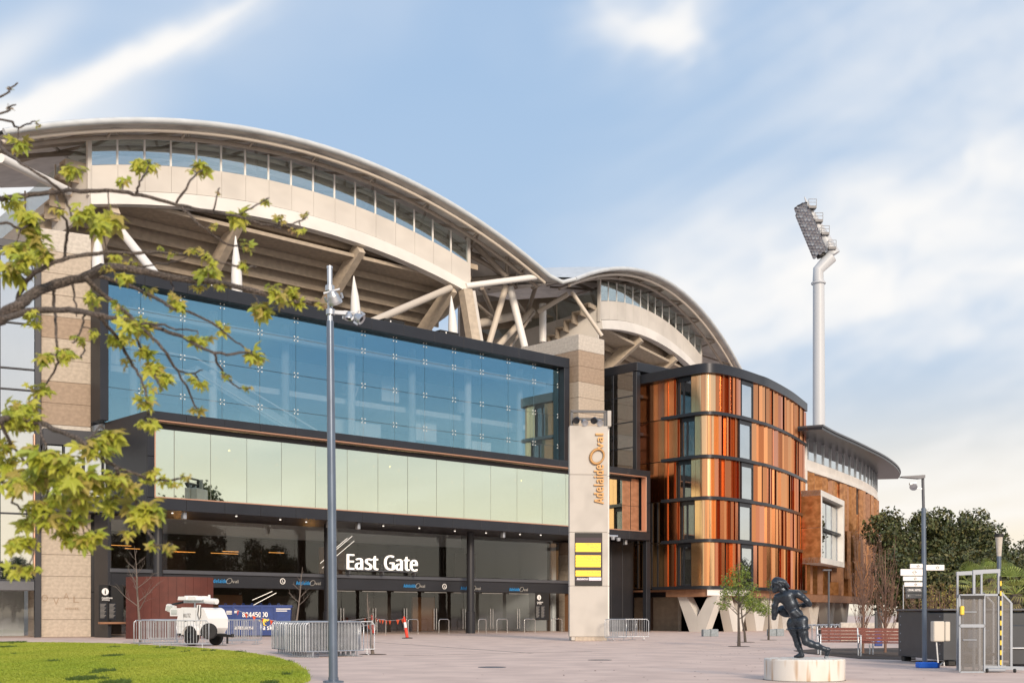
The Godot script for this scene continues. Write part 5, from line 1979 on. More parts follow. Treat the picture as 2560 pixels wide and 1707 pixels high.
	bunting(px(858, 1552, 60.0), posts[0], 5, 0.05, "string of orange flags running from the red post past the lamp post")
	bunting(px(585, 1522, 68.0), px(690, 1552, 62.0), 5, 0.08, "string of orange flags crossing in front of the blue skip")
	bunting(px(845, 1570, 60.0), px(930, 1560, 70.0), 4, 0.04, "lower string of orange flags beside the packed barriers")
	# lamp post in front
	var lb := gp(833, 1706)
	thing("lamp_post", "tall blue-grey lamp post with two grey projectors rising before the gate", "lamp post", lb)
	s = ST()
	var dd := -lb.z
	var lt := px(823.5, 668, dd)
	tube(s, [lb, lb.lerp(lt, 0.5), lt.lerp(lb, 0.13)], [0.088, 0.082, 0.068], 18)
	add("pole", s, M.pole_grey)
	s = ST()
	tube(s, [lt.lerp(lb, 0.13), lt], 0.05, 16)
	lathe(s, lt, [[0.058, -0.03], [0.058, 0.02], [0.0, 0.03]], 14)
	add("pole_tip", s, M.galv)
	s = ST()
	lathe(s, lb, [[0.2, 0.0], [0.2, 0.03], [0.1, 0.04], [0.1, 0.1]], 16)
	add("base_plate", s, M.pole_grey)
	for q in [[824, 721, 830, 745], [826, 780, 868, 792]]:
		s = ST()
		var c := px(q[0], q[1], dd)
		lathe(s, c, [[0.07, -0.06], [0.09, -0.05], [0.09, 0.05], [0.07, 0.06]], 14)
		add("clamp", s, M.galv)
	s = ST()
	bar(s, px(826, 780, dd), px(866, 783, dd), 0.07, 0.07)
	add("arm", s, M.galv)
	projector(px(832, 738, dd - 0.15), Vector3(0.2, -0.75, -0.5).normalized(), 0.8)
	projector(px(872, 786, dd), Vector3(-0.1, -0.95, 0.15).normalized(), 0.5)
	projector(px(893, 792, dd - 0.1), Vector3(0.75, -0.55, 0.2).normalized(), 0.58)
	# young bare trees
	bare_tree("bare_tree", "pale bare young tree before the rusty curved screen", gp(350, 1608), gp(350, 1608) + Vector3(-0.25, 4.45, 0), 0.085, 4, M.bark_pale, 13, 1.35, 0.33)
	bare_tree("bare_tree", "thin bare young tree growing behind the packed barriers", gp(735, 1611), gp(735, 1611) + Vector3(0.35, 3.4, 0), 0.07, 8, M.bark_pale, 9, 1.0, 0.5)
	bare_tree("bare_tree", "thin leaning bare tree beside the packed barriers", gp(932, 1636), px(917, 1482, 39.4), 0.065, 12, M.bark_pale, 8, 0.6, 0.62)

func projector(c: Vector3, ax: Vector3, k: float) -> void:
	var s := ST()
	lathe(s, c, [[0.0, -0.12 * k], [0.07 * k, -0.11 * k], [0.13 * k, 0.0], [0.17 * k, 0.14 * k], [0.175 * k, 0.2 * k], [0.16 * k, 0.2 * k], [0.0, 0.12 * k]], 18, ax)
	var p := add("projector", s, M.galv)
	s = ST()
	lathe(s, c, [[0.0, 0.13 * k], [0.15 * k, 0.19 * k]], 16, ax)
	add("lens", s, M.dark_metal, p)
	s = ST()
	var sd := ax.cross(Vector3.BACK).normalized() * 0.2 * k
	bar(s, c - sd, c - sd + ax * 0.1, 0.03, 0.04)
	bar(s, c + sd, c + sd + ax * 0.1, 0.03, 0.04)
	bar(s, c - sd - ax * 0.1 * k, c + sd - ax * 0.1 * k, 0.04, 0.03)
	add("bracket", s, M.galv, p)

func bunting(a: Vector3, b: Vector3, n: int, sag: float, label: String) -> void:
	thing("bunting", label, "bunting", (a + b) * 0.5, Basis(), "strings of orange flags")
	var s := ST()
	var pts := []
	for k in 13:
		var f := k / 12.0
		pts.append(a.lerp(b, f) - Vector3(0, sag * 4.0 * f * (1.0 - f), 0))
	tube(s, pts, 0.012, 5)
	add("cord", s, M.white_paint)
	var t := (b - a).normalized()
	for k in n:
		var f := (k + 0.5) / n
		var p := a.lerp(b, f) - Vector3(0, sag * 4.0 * f * (1.0 - f), 0)
		var tw := t.rotated(Vector3.UP, rng.randf_range(-0.7, 0.7))
		s = ST()
		var x := tw * 0.13
		var dn := Vector3(rng.randf_range(-0.06, 0.06), -0.27, rng.randf_range(-0.08, 0.08))
		var th := tw.cross(Vector3.UP) * 0.006
		tri(s, p - x + th, p + dn + th, p + x + th)
		tri(s, p - x - th, p + x - th, p + dn - th)
		add("flag", s, M.safety_orange)

# ---------------------------------------------------------------- things at the right
func bench_proto() -> Node3D:
	thing("bench", "red slatted bench with pale metal frame", "bench")
	var s := ST()
	for k in 4:
		s = ST()
		var y := 0.52 + k * 0.105
		bar(s, Vector3(-0.72, y, -0.27 - k * 0.03), Vector3(0.72, y, -0.27 - k * 0.03), 0.03, 0.092)
		add("back_slat", s, M.bench_wood)
	for k in 4:
		s = ST()
		bar(s, Vector3(-0.8, 0.43, -0.18 + k * 0.12), Vector3(0.8, 0.43, -0.18 + k * 0.12), 0.10, 0.035)
		add("seat_slat", s, M.bench_wood)
	for e in [-0.83, 0.83]:
		s = ST()
		tube(s, [Vector3(e, 0.0, 0.26), Vector3(e, 0.62, 0.24), Vector3(e, 0.66, 0.1), Vector3(e, 0.64, -0.2)], 0.026, 8)
		bar(s, Vector3(e, 0.655, 0.26), Vector3(e, 0.655, -0.1), 0.06, 0.025)
		tube(s, [Vector3(e, 0.0, -0.22), Vector3(e, 0.44, -0.24), Vector3(e, 0.88, -0.38)], 0.024, 8)
		bar(s, Vector3(e, 0.40, -0.24), Vector3(e, 0.40, 0.25), 0.03, 0.04)
		add("arm_frame", s, M.galv)
	return cur

func make_right_things() -> void:
	# mulch bed
	cur = self
	co = Vector3.ZERO
	var poly := []
	for q in [[1985, 1627], [2060, 1622], [2290, 1620], [2290, 1650], [2150, 1647], [2020, 1634]]:
		var g := gp(q[0], q[1])
		poly.append(Vector2(g.x, -g.z))
	var s := ST()
	ext(s, poly, Vector3.ZERO, Vector3.RIGHT, Vector3.FORWARD, Vector3.UP * 0.02)
	structure(add("mulch_bed", s, M.soil))
	var bp := bench_proto()
	bp.transform = Transform3D(Basis(Vector3.UP, -0.08), gp(2114, 1637))
	bp.set_meta("label", "red slatted bench with pale metal arms behind the bronze statue")
	bp.set_meta("group", "red slatted benches by the mulch bed")
	copy(bp, "bench", "red slatted bench half hidden by the dark grey container", Transform3D(Basis(Vector3.UP, -0.12), gp(2218, 1641)))
	# bike hoops
	for k in 11:
		var u := 2008.0 + k * 11.5
		var o := gp(u, 1601 - k * 0.35)
		var d := Vector3(0.85, 0, -0.53)
		thing("bike_hoop", "galvanised bicycle hoop in the row behind the statue", "bike rack", o, Basis(), "bicycle hoops in a row")
		s = ST()
		var w := 0.32
		tube(s, [o - d * w, o - d * w + Vector3.UP * 0.6, o - d * w * 0.7 + Vector3.UP * 0.76, o + d * w * 0.7 + Vector3.UP * 0.8, o + d * w + Vector3.UP * 0.66, o + d * w], 0.03, 8)
		add("hoop", s, M.galv)
		for e in [-w, w]:
			s = ST()
			lathe(s, o + d * e, [[0.07, 0.0], [0.07, 0.012], [0.0, 0.012]], 10)
			add("base_plate", s, M.galv)
	# bollard
	var o := gp(2051, 1613)
	thing("bollard", "short black bollard standing beside the bench", "bollard", o)
	s = ST()
	lathe(s, o, [[0.055, 0.0], [0.055, 0.52], [0.075, 0.53], [0.075, 0.64], [0.05, 0.67], [0.0, 0.67]], 14)
	add("shaft", s, M.black)
	# stone cubes
	for q in [[1778, 1591, "beside the first pair of slanted columns"], [1943, 1590, "behind the thin tree and the statue"]]:
		o = gp(q[0], q[1])
		thing("stone_bench", "blue-grey stone seat block " + q[2], "seat", o, Basis(Vector3.UP, 0.0), "stone seat blocks")
		co = o
		var b := box("block", M.seat_stone, o.x - 0.45, o.x - 0.01, 0, 0.42, o.z - 0.8, o.z - 0.05)
		b = box("block", M.seat_stone, o.x + 0.0, o.x + 0.45, 0, 0.44, o.z - 0.8, o.z)
	# low pale wall
	var wz := -60.0
	var x0 := px(2103, HV, 60).x
	var x1 := px(2300, HV, 60).x
	thing("low_wall", "low cream rendered wall behind the red benches", "wall", Vector3((x0 + x1) * 0.5, 0, wz))
	for k in 3:
		box("wall_panel", M.stone_light, lerpf(x0, x1, k / 3.0), lerpf(x0, x1, (k + 1) / 3.0) - 0.01, 0, 0.92, wz - 0.25, wz)
	# blue information post
	o = gp(2197, 1615)
	thing("information_post", "narrow dark blue information post behind the bare shrub", "post", o)
	box("post_body", M.blue_skip, o.x - 0.16, o.x + 0.16, 0, 0.62, o.z - 0.05, o.z + 0.05)
	box("post_panel", M.hoarding, o.x - 0.15, o.x + 0.15, 0.63, 1.45, o.z - 0.04, o.z + 0.04)
	box("post_cap", M.black, o.x - 0.17, o.x + 0.17, 1.46, 1.52, o.z - 0.06, o.z + 0.06)
	box("post_notice", M.bright_blue, o.x - 0.06, o.x + 0.06, 0.18, 0.4, o.z + 0.051, o.z + 0.056)
	# slender lamp far behind
	o = gp(2073, 1602)
	thing("slender_lamp", "slender grey lamp post before the copper wing", "lamp post", o)
	s = ST()
	tube(s, [o, o + Vector3(0, 3.5, 0)], [0.06, 0.045], 10)
	add("pole", s, M.grey_metal)
	box("lamp_head", M.grey_metal, o.x - 0.3, o.x + 0.12, 3.5, 3.58, o.z - 0.1, o.z + 0.1)
	# dark container
	thing("site_container", "dark grey steel site container on feet beside the sign post", "container", Vector3(12.2, 0, -32.5))
	box("hull", M.hoarding, 11.02, 13.6, 0.14, 1.40, -34.2, -31.75)
	box("hull_step", M.hoarding, 10.98, 13.6, 0.14, 1.36, -31.74, -30.55)
	box("rim", M.grey_metal, 10.96, 13.65, 1.41, 1.46, -34.25, -30.5)
	for q in [[11.1, -34.1], [11.1, -30.7], [13.3, -30.7]]:
		box("foot", M.black, q[0], q[0] + 0.2, 0.0, 0.135, q[1] - 0.1, q[1] + 0.2)
	for k in 3:
		for j in 5:
			s = ST()
			lathe(s, Vector3(11.02 if k < 2 else 10.98, 0.3 + j * 0.24, [-34.0, -32.0, -30.75][k]), [[0.018, 0.0], [0.012, 0.012], [0.0, 0.014]], 8, Vector3.LEFT)
			add("bolt", s, M.galv)
	s = ST()
	tube(s, [Vector3(11.1, 1.46, -34.0), Vector3(11.1, 2.15, -34.0)], 0.015, 6)
	add("rod", s, M.galv)
	# finger post
	var d := 29.8
	o = px(2313, HV, d)
	o.y = 0
	thing("sign_post", "grey lamp post carrying white and black finger signs", "sign post", o)
	s = ST()
	tube(s, [o, px(2310, 1270, d)], [0.062, 0.055], 14)
	add("pole", s, M.pole_grey)
	s = ST()
	tube(s, [px(2310, 1270, d), px(2308, 1188, d)], 0.036, 12)
	add("upper_pole", s, M.grey_metal)
	s = ST()
	ext(s, [Vector2(0, 0), Vector2(-0.55, -0.035), Vector2(-0.55, -0.055), Vector2(-0.1, -0.09), Vector2(0.03, -0.075), Vector2(0.03, 0.0)], px(2308, 1188, d) + Vector3(0, 0, -0.1), Vector3.RIGHT, Vector3.UP, Vector3.BACK * 0.2)
	add("lamp_head", s, M.grey_metal)
	s = ST()
	lathe(s, px(2285, 1216, d), [[0.0, -0.05], [0.08, -0.04], [0.1, 0.03], [0.0, 0.05]], 14, Vector3(-0.3, -0.6, 0.7).normalized())
	bar(s, px(2288, 1219, d), px(2308, 1222, d), 0.03, 0.03)
	var a := px(2275, 1210, d)
	bar(s, a, a + Vector3(0.16, 0.03, 0.02), 0.12, 0.05)
	add("spotlight", s, M.galv)
	for q in [[2275.5, 2307, 1409.6, 1421, 0], [2315, 2361, 1412, 1426, 0], [2251.6, 2307, 1422.5, 1439, 0], [2258, 2306, 1441, 1452, 0], [2261, 2306, 1455.5, 1466.5, 0], [2263, 2306, 1468, 1482, 1], [2264, 2306, 1482.6, 1496, 2]]:
		var p0 := px(q[0], q[3], d)
		var p1 := px(q[1], q[2], d)
		var z: float = -d + (0.02 if q[4] == 0 else 0.03)
		var f := box("finger_sign", M.letter_white if q[4] == 0 else M.hoarding, p0.x, p1.x, p0.y, p1.y, z - 0.02, z + 0.02)
		if q[4] == 0:
			s = ST()
			var c := Vector3(lerpf(p0.x, p1.x, 0.62), (p0.y + p1.y) * 0.5, z + 0.022)
			var r := (p1.y - p0.y) * 0.3
			for j in 4:
				var an := TAU * j / 4
				bar(s, c + Vector3(cos(an), sin(an), 0) * r, c + Vector3(cos(an + PI / 2), sin(an + PI / 2), 0) * r, 0.004, 0.012, Vector3.BACK)
			bar(s, c - Vector3(r * 1.3, 0, 0), c + Vector3(r * 1.3, 0, 0), 0.012, 0.004)
			add("emblem", s, M.dark_metal, f)
		elif q[4] == 1:
			text("lettering", "OVAL HOTEL", M.letter_white, Vector3(lerpf(p0.x, p1.x, 0.56), (p0.y + p1.y) * 0.5, z + 0.022), 0.05, 0.31, Basis(), f, 0.003, 700)
		else:
			text("lettering", "Stadium", M.grey_letter, Vector3(lerpf(p0.x, p1.x, 0.75), (p0.y + p1.y) * 0.5 + 0.02, z + 0.022), 0.035, 0.14, Basis(), f, 0.003)
		if q[4] > 0:
			s = ST()
			var c := Vector3(p0.x + 0.05, (p0.y + p1.y) * 0.5, z + 0.022)
			bar(s, c, c + Vector3(0.06, 0, 0), 0.01, 0.003)
			bar(s, c, c + Vector3(0.03, 0.03, 0), 0.003, 0.01, Vector3.BACK)
			bar(s, c, c + Vector3(0.03, -0.03, 0), 0.003, 0.01, Vector3.BACK)
			add("arrow", s, M.letter_white, f)
	# blue crate
	o = gp(2326, 1670)
	thing("blue_box", "bright blue plastic box lying at the foot of the sign post", "box", o)
	box("tub", M.bright_blue, o.x - 0.26, o.x + 0.2, 0, 0.14, o.z - 0.3, o.z)
	box("tub_end", M.blue_skip, o.x + 0.202, o.x + 0.25, 0, 0.13, o.z - 0.28, o.z - 0.01)
	# cabinet on legs
	o = gp(2366, 1666)
	o.z -= 0.3
	thing("cabinet", "cream electrical cabinet on thin steel legs beside the hoist cage", "cabinet", o)
	box("cabinet_body", M.cabinet, o.x - 0.2, o.x + 0.08, 0.62, 1.14, o.z - 0.25, o.z)
	box("cabinet_door", M.cabinet, o.x + 0.085, o.x + 0.22, 0.63, 1.13, o.z - 0.22, o.z + 0.01)
	s = ST()
	for e in [-0.1, 0.05]:
		bar(s, o + Vector3(e, 0.62, -0.1), o + Vector3(e + 0.05, 0.0, -0.1), 0.03, 0.03)
	bar(s, o + Vector3(-0.1, 0.0, 0.1), o + Vector3(0.1, 0.12, -0.1), 0.03, 0.03)
	add("legs", s, M.galv)
	make_hoist()
	# dark hoarding at the edge
	thing("hoarding_fence", "dark steel hoarding with a white rail beside the hoist cage", "fence", Vector3(12.9, 0, -29.0))
	for k in 3:
		box("fence_panel", M.hoarding, 12.05 + k * 1.1, 13.13 + k * 1.1, 0.1, 1.05, -29.1, -29.0)
	box("rail", M.galv, 12.0, 15.4, 0.48, 0.52, -28.99, -28.94)
	# glowing lamp column
	o = gp(2499, 1620)
	thing("lamp_column", "slim lamp column with frosted top and dark cap above the hoist", "lamp post", o)
	s = ST()
	lathe(s, o, [[0.085, 0.0], [0.085, 3.6]], 14)
	add("column", s, M.pole_grey)
	s = ST()
	lathe(s, o, [[0.085, 3.6], [0.14, 4.35]], 14)
	add("frosted_top", s, M.stone_light)
	s = ST()
	lathe(s, o, [[0.0, 4.35], [0.17, 4.35], [0.17, 4.48], [0.0, 4.48]], 14)
	add("cap", s, M.black)

func make_hoist() -> void:
	var d := 27.2
	var o := px(2455, HV, d)
	o.y = 0
	thing("hoist_cage", "grey steel goods hoist cage with mesh panels and striped mast", "hoist", o)
	var X := func(u: float): return (u - HU) / F * d
	var Y := func(v: float): return CH + (HV - v) / F * d
	var frame := func(s: SurfaceTool, u0: float, u1: float, v0: float, v1: float, dz: float, t: float):
		var xa: float = X.call(u0)
		var xb: float = X.call(u1)
		var ya: float = Y.call(v1)
		var yb: float = Y.call(v0)
		for l in [[xa, ya, xa, yb], [xb, ya, xb, yb]]:
			bar(s, Vector3(l[0], l[1], -d + dz), Vector3(l[2], l[3], -d + dz), t, t, Vector3.BACK)
		for l in [[xa, ya, xb, ya], [xa, yb, xb, yb]]:
			bar(s, Vector3(l[0], l[1], -d + dz), Vector3(l[2], l[3], -d + dz), t, t)
	var s := ST()
	frame.call(s, 2386, 2447, 1488, 1562, 0.35, 0.035)
	frame.call(s, 2386, 2447, 1566, 1678, 0.35, 0.035)
	var g := add("gate_frame", s, M.hoist_grey)
	box("gate_mesh", M.mesh_screen, X.call(2388), X.call(2445), Y.call(1561), Y.call(1490), -d + 0.33, -d + 0.336, g)
	box("gate_mesh", M.mesh_screen, X.call(2388), X.call(2445), Y.call(1677), Y.call(1568), -d + 0.33, -d + 0.336, g)
	for v in [1531.0, 1600.0]:
		box("gate_bar", M.hoist_grey, X.call(2394), X.call(2428), Y.call(v), Y.call(v - 2.5), -d + 0.34, -d + 0.36, g)
	var sg := box("warning_strip", M.black, X.call(2387), X.call(2446), Y.call(1497), Y.call(1489), -d + 0.365, -d + 0.38, g)
	text("lettering", "WARNING", M.yellow_sign, Vector3(X.call(2414), Y.call(1493), -d + 0.382), 0.05, 0.33, Basis(), sg, 0.003, 700)
	box("yellow_box", M.yellow_sign, X.call(2385), X.call(2394), Y.call(1537), Y.call(1515), -d + 0.37, -d + 0.45, g)
	s = ST()
	for q in [[2436, 1430, 1680], [2450, 1486, 1680], [2498, 1430, 1668], [2505, 1480, 1668], [2529, 1507, 1668]]:
		bar(s, Vector3(X.call(q[0]), Y.call(q[2]), -d), Vector3(X.call(q[0]), Y.call(q[1]), -d), 0.05, 0.05, Vector3.BACK)
		bar(s, Vector3(X.call(q[0]), Y.call(q[2]), -d - 1.0), Vector3(X.call(q[0]), Y.call(q[1]), -d - 1.0), 0.04, 0.04, Vector3.BACK)
	add("uprights", s, M.hoist_grey)
	s = ST()
	for dz in [0.0, -1.0]:
		bar(s, Vector3(X.call(2433), Y.call(1430), -d + dz), Vector3(X.call(2501), Y.call(1427), -d + dz), 0.06, 0.09)
		bar(s, Vector3(X.call(2436), Y.call(1487), -d + dz), Vector3(X.call(2503), Y.call(1487), -d + dz), 0.05, 0.05)
		bar(s, Vector3(X.call(2503), Y.call(1480), -d + dz), Vector3(X.call(2529), Y.call(1507), -d + dz), 0.04, 0.04)
		bar(s, Vector3(X.call(2450), Y.call(1667), -d + dz), Vector3(X.call(2560), Y.call(1671), -d + dz), 0.08, 0.08)
	for u in [2436.0, 2498.0]:
		bar(s, Vector3(X.call(u), Y.call(1487), -d), Vector3(X.call(u), Y.call(1487), -d - 1.0), 0.05, 0.05)
	add("rails", s, M.hoist_grey)
	box("mesh_panel", M.mesh_screen, X.call(2452), X.call(2497), Y.call(1664), Y.call(1490), -d - 0.005, -d + 0.001)
	box("mesh_panel", M.mesh_screen, X.call(2438), X.call(2497), Y.call(1664), Y.call(1490), -d - 1.005, -d - 0.999)
	s = ST()
	ext(s, [Vector2(X.call(2507), Y.call(1664)), Vector2(X.call(2527), Y.call(1664)), Vector2(X.call(2527), Y.call(1508)), Vector2(X.call(2507), Y.call(1486))], Vector3(0, 0, -d), Vector3.RIGHT, Vector3.UP, Vector3.BACK * 0.005)
	add("mesh_panel", s, M.mesh_screen)
	s = ST()
	for v in [1590.0, 1618.0, 1630.0]:
		bar(s, Vector3(X.call(2507), Y.call(v), -d - 0.3), Vector3(X.call(2527), Y.call(v), -d - 0.3), 0.02, 0.02)
	add("ladder_rungs", s, M.hoist_grey)
	# striped mast
	var n := 18
	for k in n:
		var v0 := lerpf(1440, 1662, k / float(n))
		var v1 := lerpf(1440, 1662, (k + 1) / float(n))
		box("stripe", M.yellow_sign if k % 2 else M.black, X.call(2499.5), X.call(2503.5), Y.call(v1), Y.call(v0), -d + 0.03, -d + 0.05)
	box("hoist_platform", M.mesh_grey, X.call(2440), X.call(2496), Y.call(1640), Y.call(1632), -d - 0.95, -d - 0.05)
	box("hoist_drum", M.hoist_grey, X.call(2454), X.call(2490), Y.call(1622), Y.call(1575), -d - 0.8, -d - 0.3)
	box("base_beam", M.hoist_grey, X.call(2465), X.call(2510), 0.03, 0.1, -d - 0.1, -d + 0.15)
	for u in [2460.0, 2529.0]:
		s = ST()
		lathe(s, Vector3(X.call(u), 0.045, -d + 0.2), [[0.0, -0.02], [0.045, -0.02], [0.045, 0.02], [0.0, 0.02]], 12, Vector3.RIGHT)
		add("castor", s, M.rubber)

# ---------------------------------------------------------------- statue
func nets(bones: Array, cell: float, k: float) -> ArrayMesh:  # surface nets over tapered capsules joined by a smooth minimum
	var lo := Vector3.ONE * 1e9
	var hi := -lo
	for b in bones:
		for e in 2:
			var r: float = b[2 + e] + 0.08
			lo = lo.min(b[e] - Vector3.ONE * r)
			hi = hi.max(b[e] + Vector3.ONE * r)
	var n := Vector3i(((hi - lo) / cell).ceil()) + Vector3i.ONE * 2
	var f := PackedFloat32Array()
	f.resize(n.x * n.y * n.z)
	f.fill(0.05)
	var sx := 1
	var sy := n.x
	var sz := n.x * n.y
	for b in bones:
		var a: Vector3 = b[0]
		var c: Vector3 = b[1]
		var ra: float = b[2]
		var rb: float = b[3]
		var m := maxf(ra, rb) + 0.055
		var i0 := Vector3i(((a.min(c) - Vector3.ONE * m - lo) / cell).floor()).clamp(Vector3i.ZERO, n - Vector3i.ONE)
		var i1 := Vector3i(((a.max(c) + Vector3.ONE * m - lo) / cell).ceil()).clamp(Vector3i.ZERO, n - Vector3i.ONE)
		var ac := c - a
		var ll := maxf(ac.length_squared(), 1e-9)
		for z in range(i0.z, i1.z + 1):
			for y in range(i0.y, i1.y + 1):
				for x in range(i0.x, i1.x + 1):
					var p := lo + Vector3(x, y, z) * cell
					var t := clampf((p - a).dot(ac) / ll, 0.0, 1.0)
					var dd := p.distance_to(a + ac * t) - lerpf(ra, rb, t)
					if dd > 0.05:
						continue
					var at := x + y * sy + z * sz
					var h := maxf(k - absf(dd - f[at]), 0.0) / k
					f[at] = minf(dd, f[at]) - h * h * k * 0.25
	var vid := PackedInt32Array()
	vid.resize(f.size())
	vid.fill(-1)
	var vs := PackedVector3Array()
	var off := [0, sx, sy, sx + sy, sz, sx + sz, sy + sz, sx + sy + sz]
	var cor := [Vector3(0, 0, 0), Vector3(1, 0, 0), Vector3(0, 1, 0), Vector3(1, 1, 0), Vector3(0, 0, 1), Vector3(1, 0, 1), Vector3(0, 1, 1), Vector3(1, 1, 1)]
	var eds := [[0, 1], [2, 3], [4, 5], [6, 7], [0, 2], [1, 3], [4, 6], [5, 7], [0, 4], [1, 5], [2, 6], [3, 7]]
	for z in n.z - 1:
		for y in n.y - 1:
			for x in n.x - 1:
				var at := x + y * sy + z * sz
				var neg := 0
				for q in 8:
					if f[at + off[q]] < 0.0:
						neg += 1
				if neg == 0 or neg == 8:
					continue
				var p := Vector3.ZERO
				var cnt := 0
				for e in eds:
					var fa := f[at + off[e[0]]]
					var fb := f[at + off[e[1]]]
					if (fa < 0.0) != (fb < 0.0):
						p += (cor[e[0]] as Vector3).lerp(cor[e[1]], fa / (fa - fb))
						cnt += 1
				vid[at] = vs.size()
				vs.append(lo + (Vector3(x, y, z) + p / cnt) * cell)
	var idx := PackedInt32Array()
	for z in range(1, n.z - 1):
		for y in range(1, n.y - 1):
			for x in range(1, n.x - 1):
				var at := x + y * sy + z * sz
				var s0 := f[at] < 0.0
				for q in [[sx, sy, sz], [sy, sz, sx], [sz, sx, sy]]:
					var s1 := f[at + q[0]] < 0.0
					if s0 == s1:
						continue
					var a := vid[at - q[1] - q[2]]
					var b := vid[at - q[2]]
					var c := vid[at]
					var d := vid[at - q[1]]
					if s0:
						idx.append_array(PackedInt32Array([a, c, b, a, d, c]))
					else:
						idx.append_array(PackedInt32Array([a, b, c, a, c, d]))
	var ns := PackedVector3Array()
	ns.resize(vs.size())
	for q in range(0, idx.size(), 3):
		var nn := (vs[idx[q + 2]] - vs[idx[q]]).cross(vs[idx[q + 1]] - vs[idx[q]])
		for e in 3:
			ns[idx[q + e]] += nn
	for q in ns.size():
		ns[q] = ns[q].normalized()
	var arr := []
	arr.resize(Mesh.ARRAY_MAX)
	arr[Mesh.ARRAY_VERTEX] = vs
	arr[Mesh.ARRAY_NORMAL] = ns
	arr[Mesh.ARRAY_INDEX] = idx
	var am := ArrayMesh.new()
	am.add_surface_from_arrays(Mesh.PRIMITIVE_TRIANGLES, arr)
	return am

func make_statue() -> void:
	var g := px(2011.5, HV, 24.0)
	g.y = 0
	thing("statue_plinth", "round pale concrete plinth with rusty streaks under the bronze runner", "plinth", g)
	var s := ST()
	lathe(s, g, [[0.79, 0.0], [0.795, 0.4], [0.785, 0.425], [0.77, 0.432], [0.0, 0.432]], 48)
	add("drum", s, M.plinth)
	s = ST()
	lathe(s, g, [[0.81, 0.0], [0.81, 0.01], [0.7, 0.01]], 32)
	add("footing", s, M.joint)
	var base := g + Vector3(0.05, 0.432, 0)
	thing("bronze_statue", "dark bronze statue of a running footballer leaning forward on a round plinth", "statue", base)
	var K := 24.0 / 3000.0 / 5.66
	var J := func(x: float, y: float, z: float): return base + Vector3((x - 640.0) * K, (1212.0 - y) * K, z)
	var L := func(a: Array, b: Array): return [J.call(a[0], a[1], a[2]), J.call(b[0], b[1], b[2]), a[3] * 0.87, b[3] * 0.87]
	var chain := func(out: Array, c: Array):
		for k in c.size() - 1:
			out.append(L.call(c[k], c[k + 1]))
	var body := []
	chain.call(body, [[365, 335, 0.0, 0.155], [415, 455, 0.0, 0.15], [475, 580, 0.0, 0.112], [505, 670, 0.0, 0.122]])
	chain.call(body, [[300, 360, -0.05, 0.11], [400, 420, -0.03, 0.12]])
	chain.call(body, [[240, 345, -0.08, 0.085], [360, 310, 0.0, 0.11], [485, 300, 0.08, 0.09]])
	chain.call(body, [[360, 300, 0.0, 0.08], [300, 235, 0.0, 0.062], [275, 200, 0.0, 0.06]])
	chain.call(body, [[460, 690, -0.06, 0.112], [555, 680, 0.06, 0.115], [580, 668, 0.08, 0.095]])
	# arms
	chain.call(body, [[235, 365, -0.09, 0.082], [205, 470, -0.12, 0.068], [200, 560, -0.14, 0.058], [202, 640, -0.17, 0.05], [245, 600, -0.33, 0.045], [290, 560, -0.44, 0.034], [315, 545, -0.48, 0.036]])
	chain.call(body, [[495, 305, 0.1, 0.08], [560, 350, 0.13, 0.07], [620, 405, 0.13, 0.064], [662, 450, 0.1, 0.052], [600, 462, -0.03, 0.05], [545, 468, -0.14, 0.036], [515, 470, -0.2, 0.036]])
	# fingers of both hands
	for q in [[320, 540, -0.49], [510, 470, -0.21]]:
		for i in 5:
			var a := -0.9 + i * 0.42
			chain.call(body, [[q[0], q[1], q[2], 0.02], [q[0] + cos(a) * 28, q[1] + sin(a) * 24, q[2] - 0.05, 0.012], [q[0] + cos(a) * 40, q[1] + sin(a) * 44 + 8, q[2] - 0.075 + 0.01 * absf(i - 2.0), 0.009]])
	# legs
	chain.call(body, [[445, 725, -0.07, 0.112], [478, 830, -0.09, 0.105], [515, 945, -0.11, 0.076], [535, 1020, -0.11, 0.078], [560, 1090, -0.10, 0.056], [580, 1140, -0.10, 0.044], [592, 1172, -0.10, 0.046]])
	chain.call(body, [[592, 1178, -0.10, 0.042], [545, 1180, -0.13, 0.042], [500, 1190, -0.16, 0.03]])
	chain.call(body, [[562, 735, 0.06, 0.12], [582, 850, 0.07, 0.104], [612, 975, 0.08, 0.084], [690, 1008, 0.07, 0.082], [780, 1035, 0.06, 0.074], [880, 1078, 0.05, 0.05], [935, 1085, 0.05, 0.048]])
	chain.call(body, [[940, 1090, 0.05, 0.045], [922, 1150, 0.03, 0.042], [905, 1205, 0.02, 0.032]])
	inst("body", nets(body, 0.0125, 0.035), M.bronze_dark, Vector3.ZERO)
	# shorts and singlet
	var cl := []
	chain.call(cl, [[485, 610, 0.0, 0.124], [508, 690, 0.0, 0.134]])
	chain.call(cl, [[458, 692, -0.06, 0.126], [556, 682, 0.06, 0.126], [582, 670, 0.08, 0.106]])
	chain.call(cl, [[447, 730, -0.07, 0.132], [466, 790, -0.085, 0.130]])
	chain.call(cl, [[563, 735, 0.06, 0.138], [572, 785, 0.068, 0.136]])
	for q in [[466, 792, -0.085, 0.138], [572, 787, 0.068, 0.144]]:
		for i in 14:
			var a0 := TAU * i / 14.0
			var a1 := TAU * (i + 1) / 14.0
			chain.call(cl, [[q[0] + cos(a0) * q[3] / K * 0.97, q[1] - cos(a0) * 12.0, q[2] + sin(a0) * q[3], 0.011], [q[0] + cos(a1) * q[3] / K * 0.97, q[1] - cos(a1) * 12.0, q[2] + sin(a1) * q[3], 0.011]])
	inst("shorts", nets(cl, 0.0125, 0.03), M.bronze_dark, Vector3.ZERO)
	cl = []
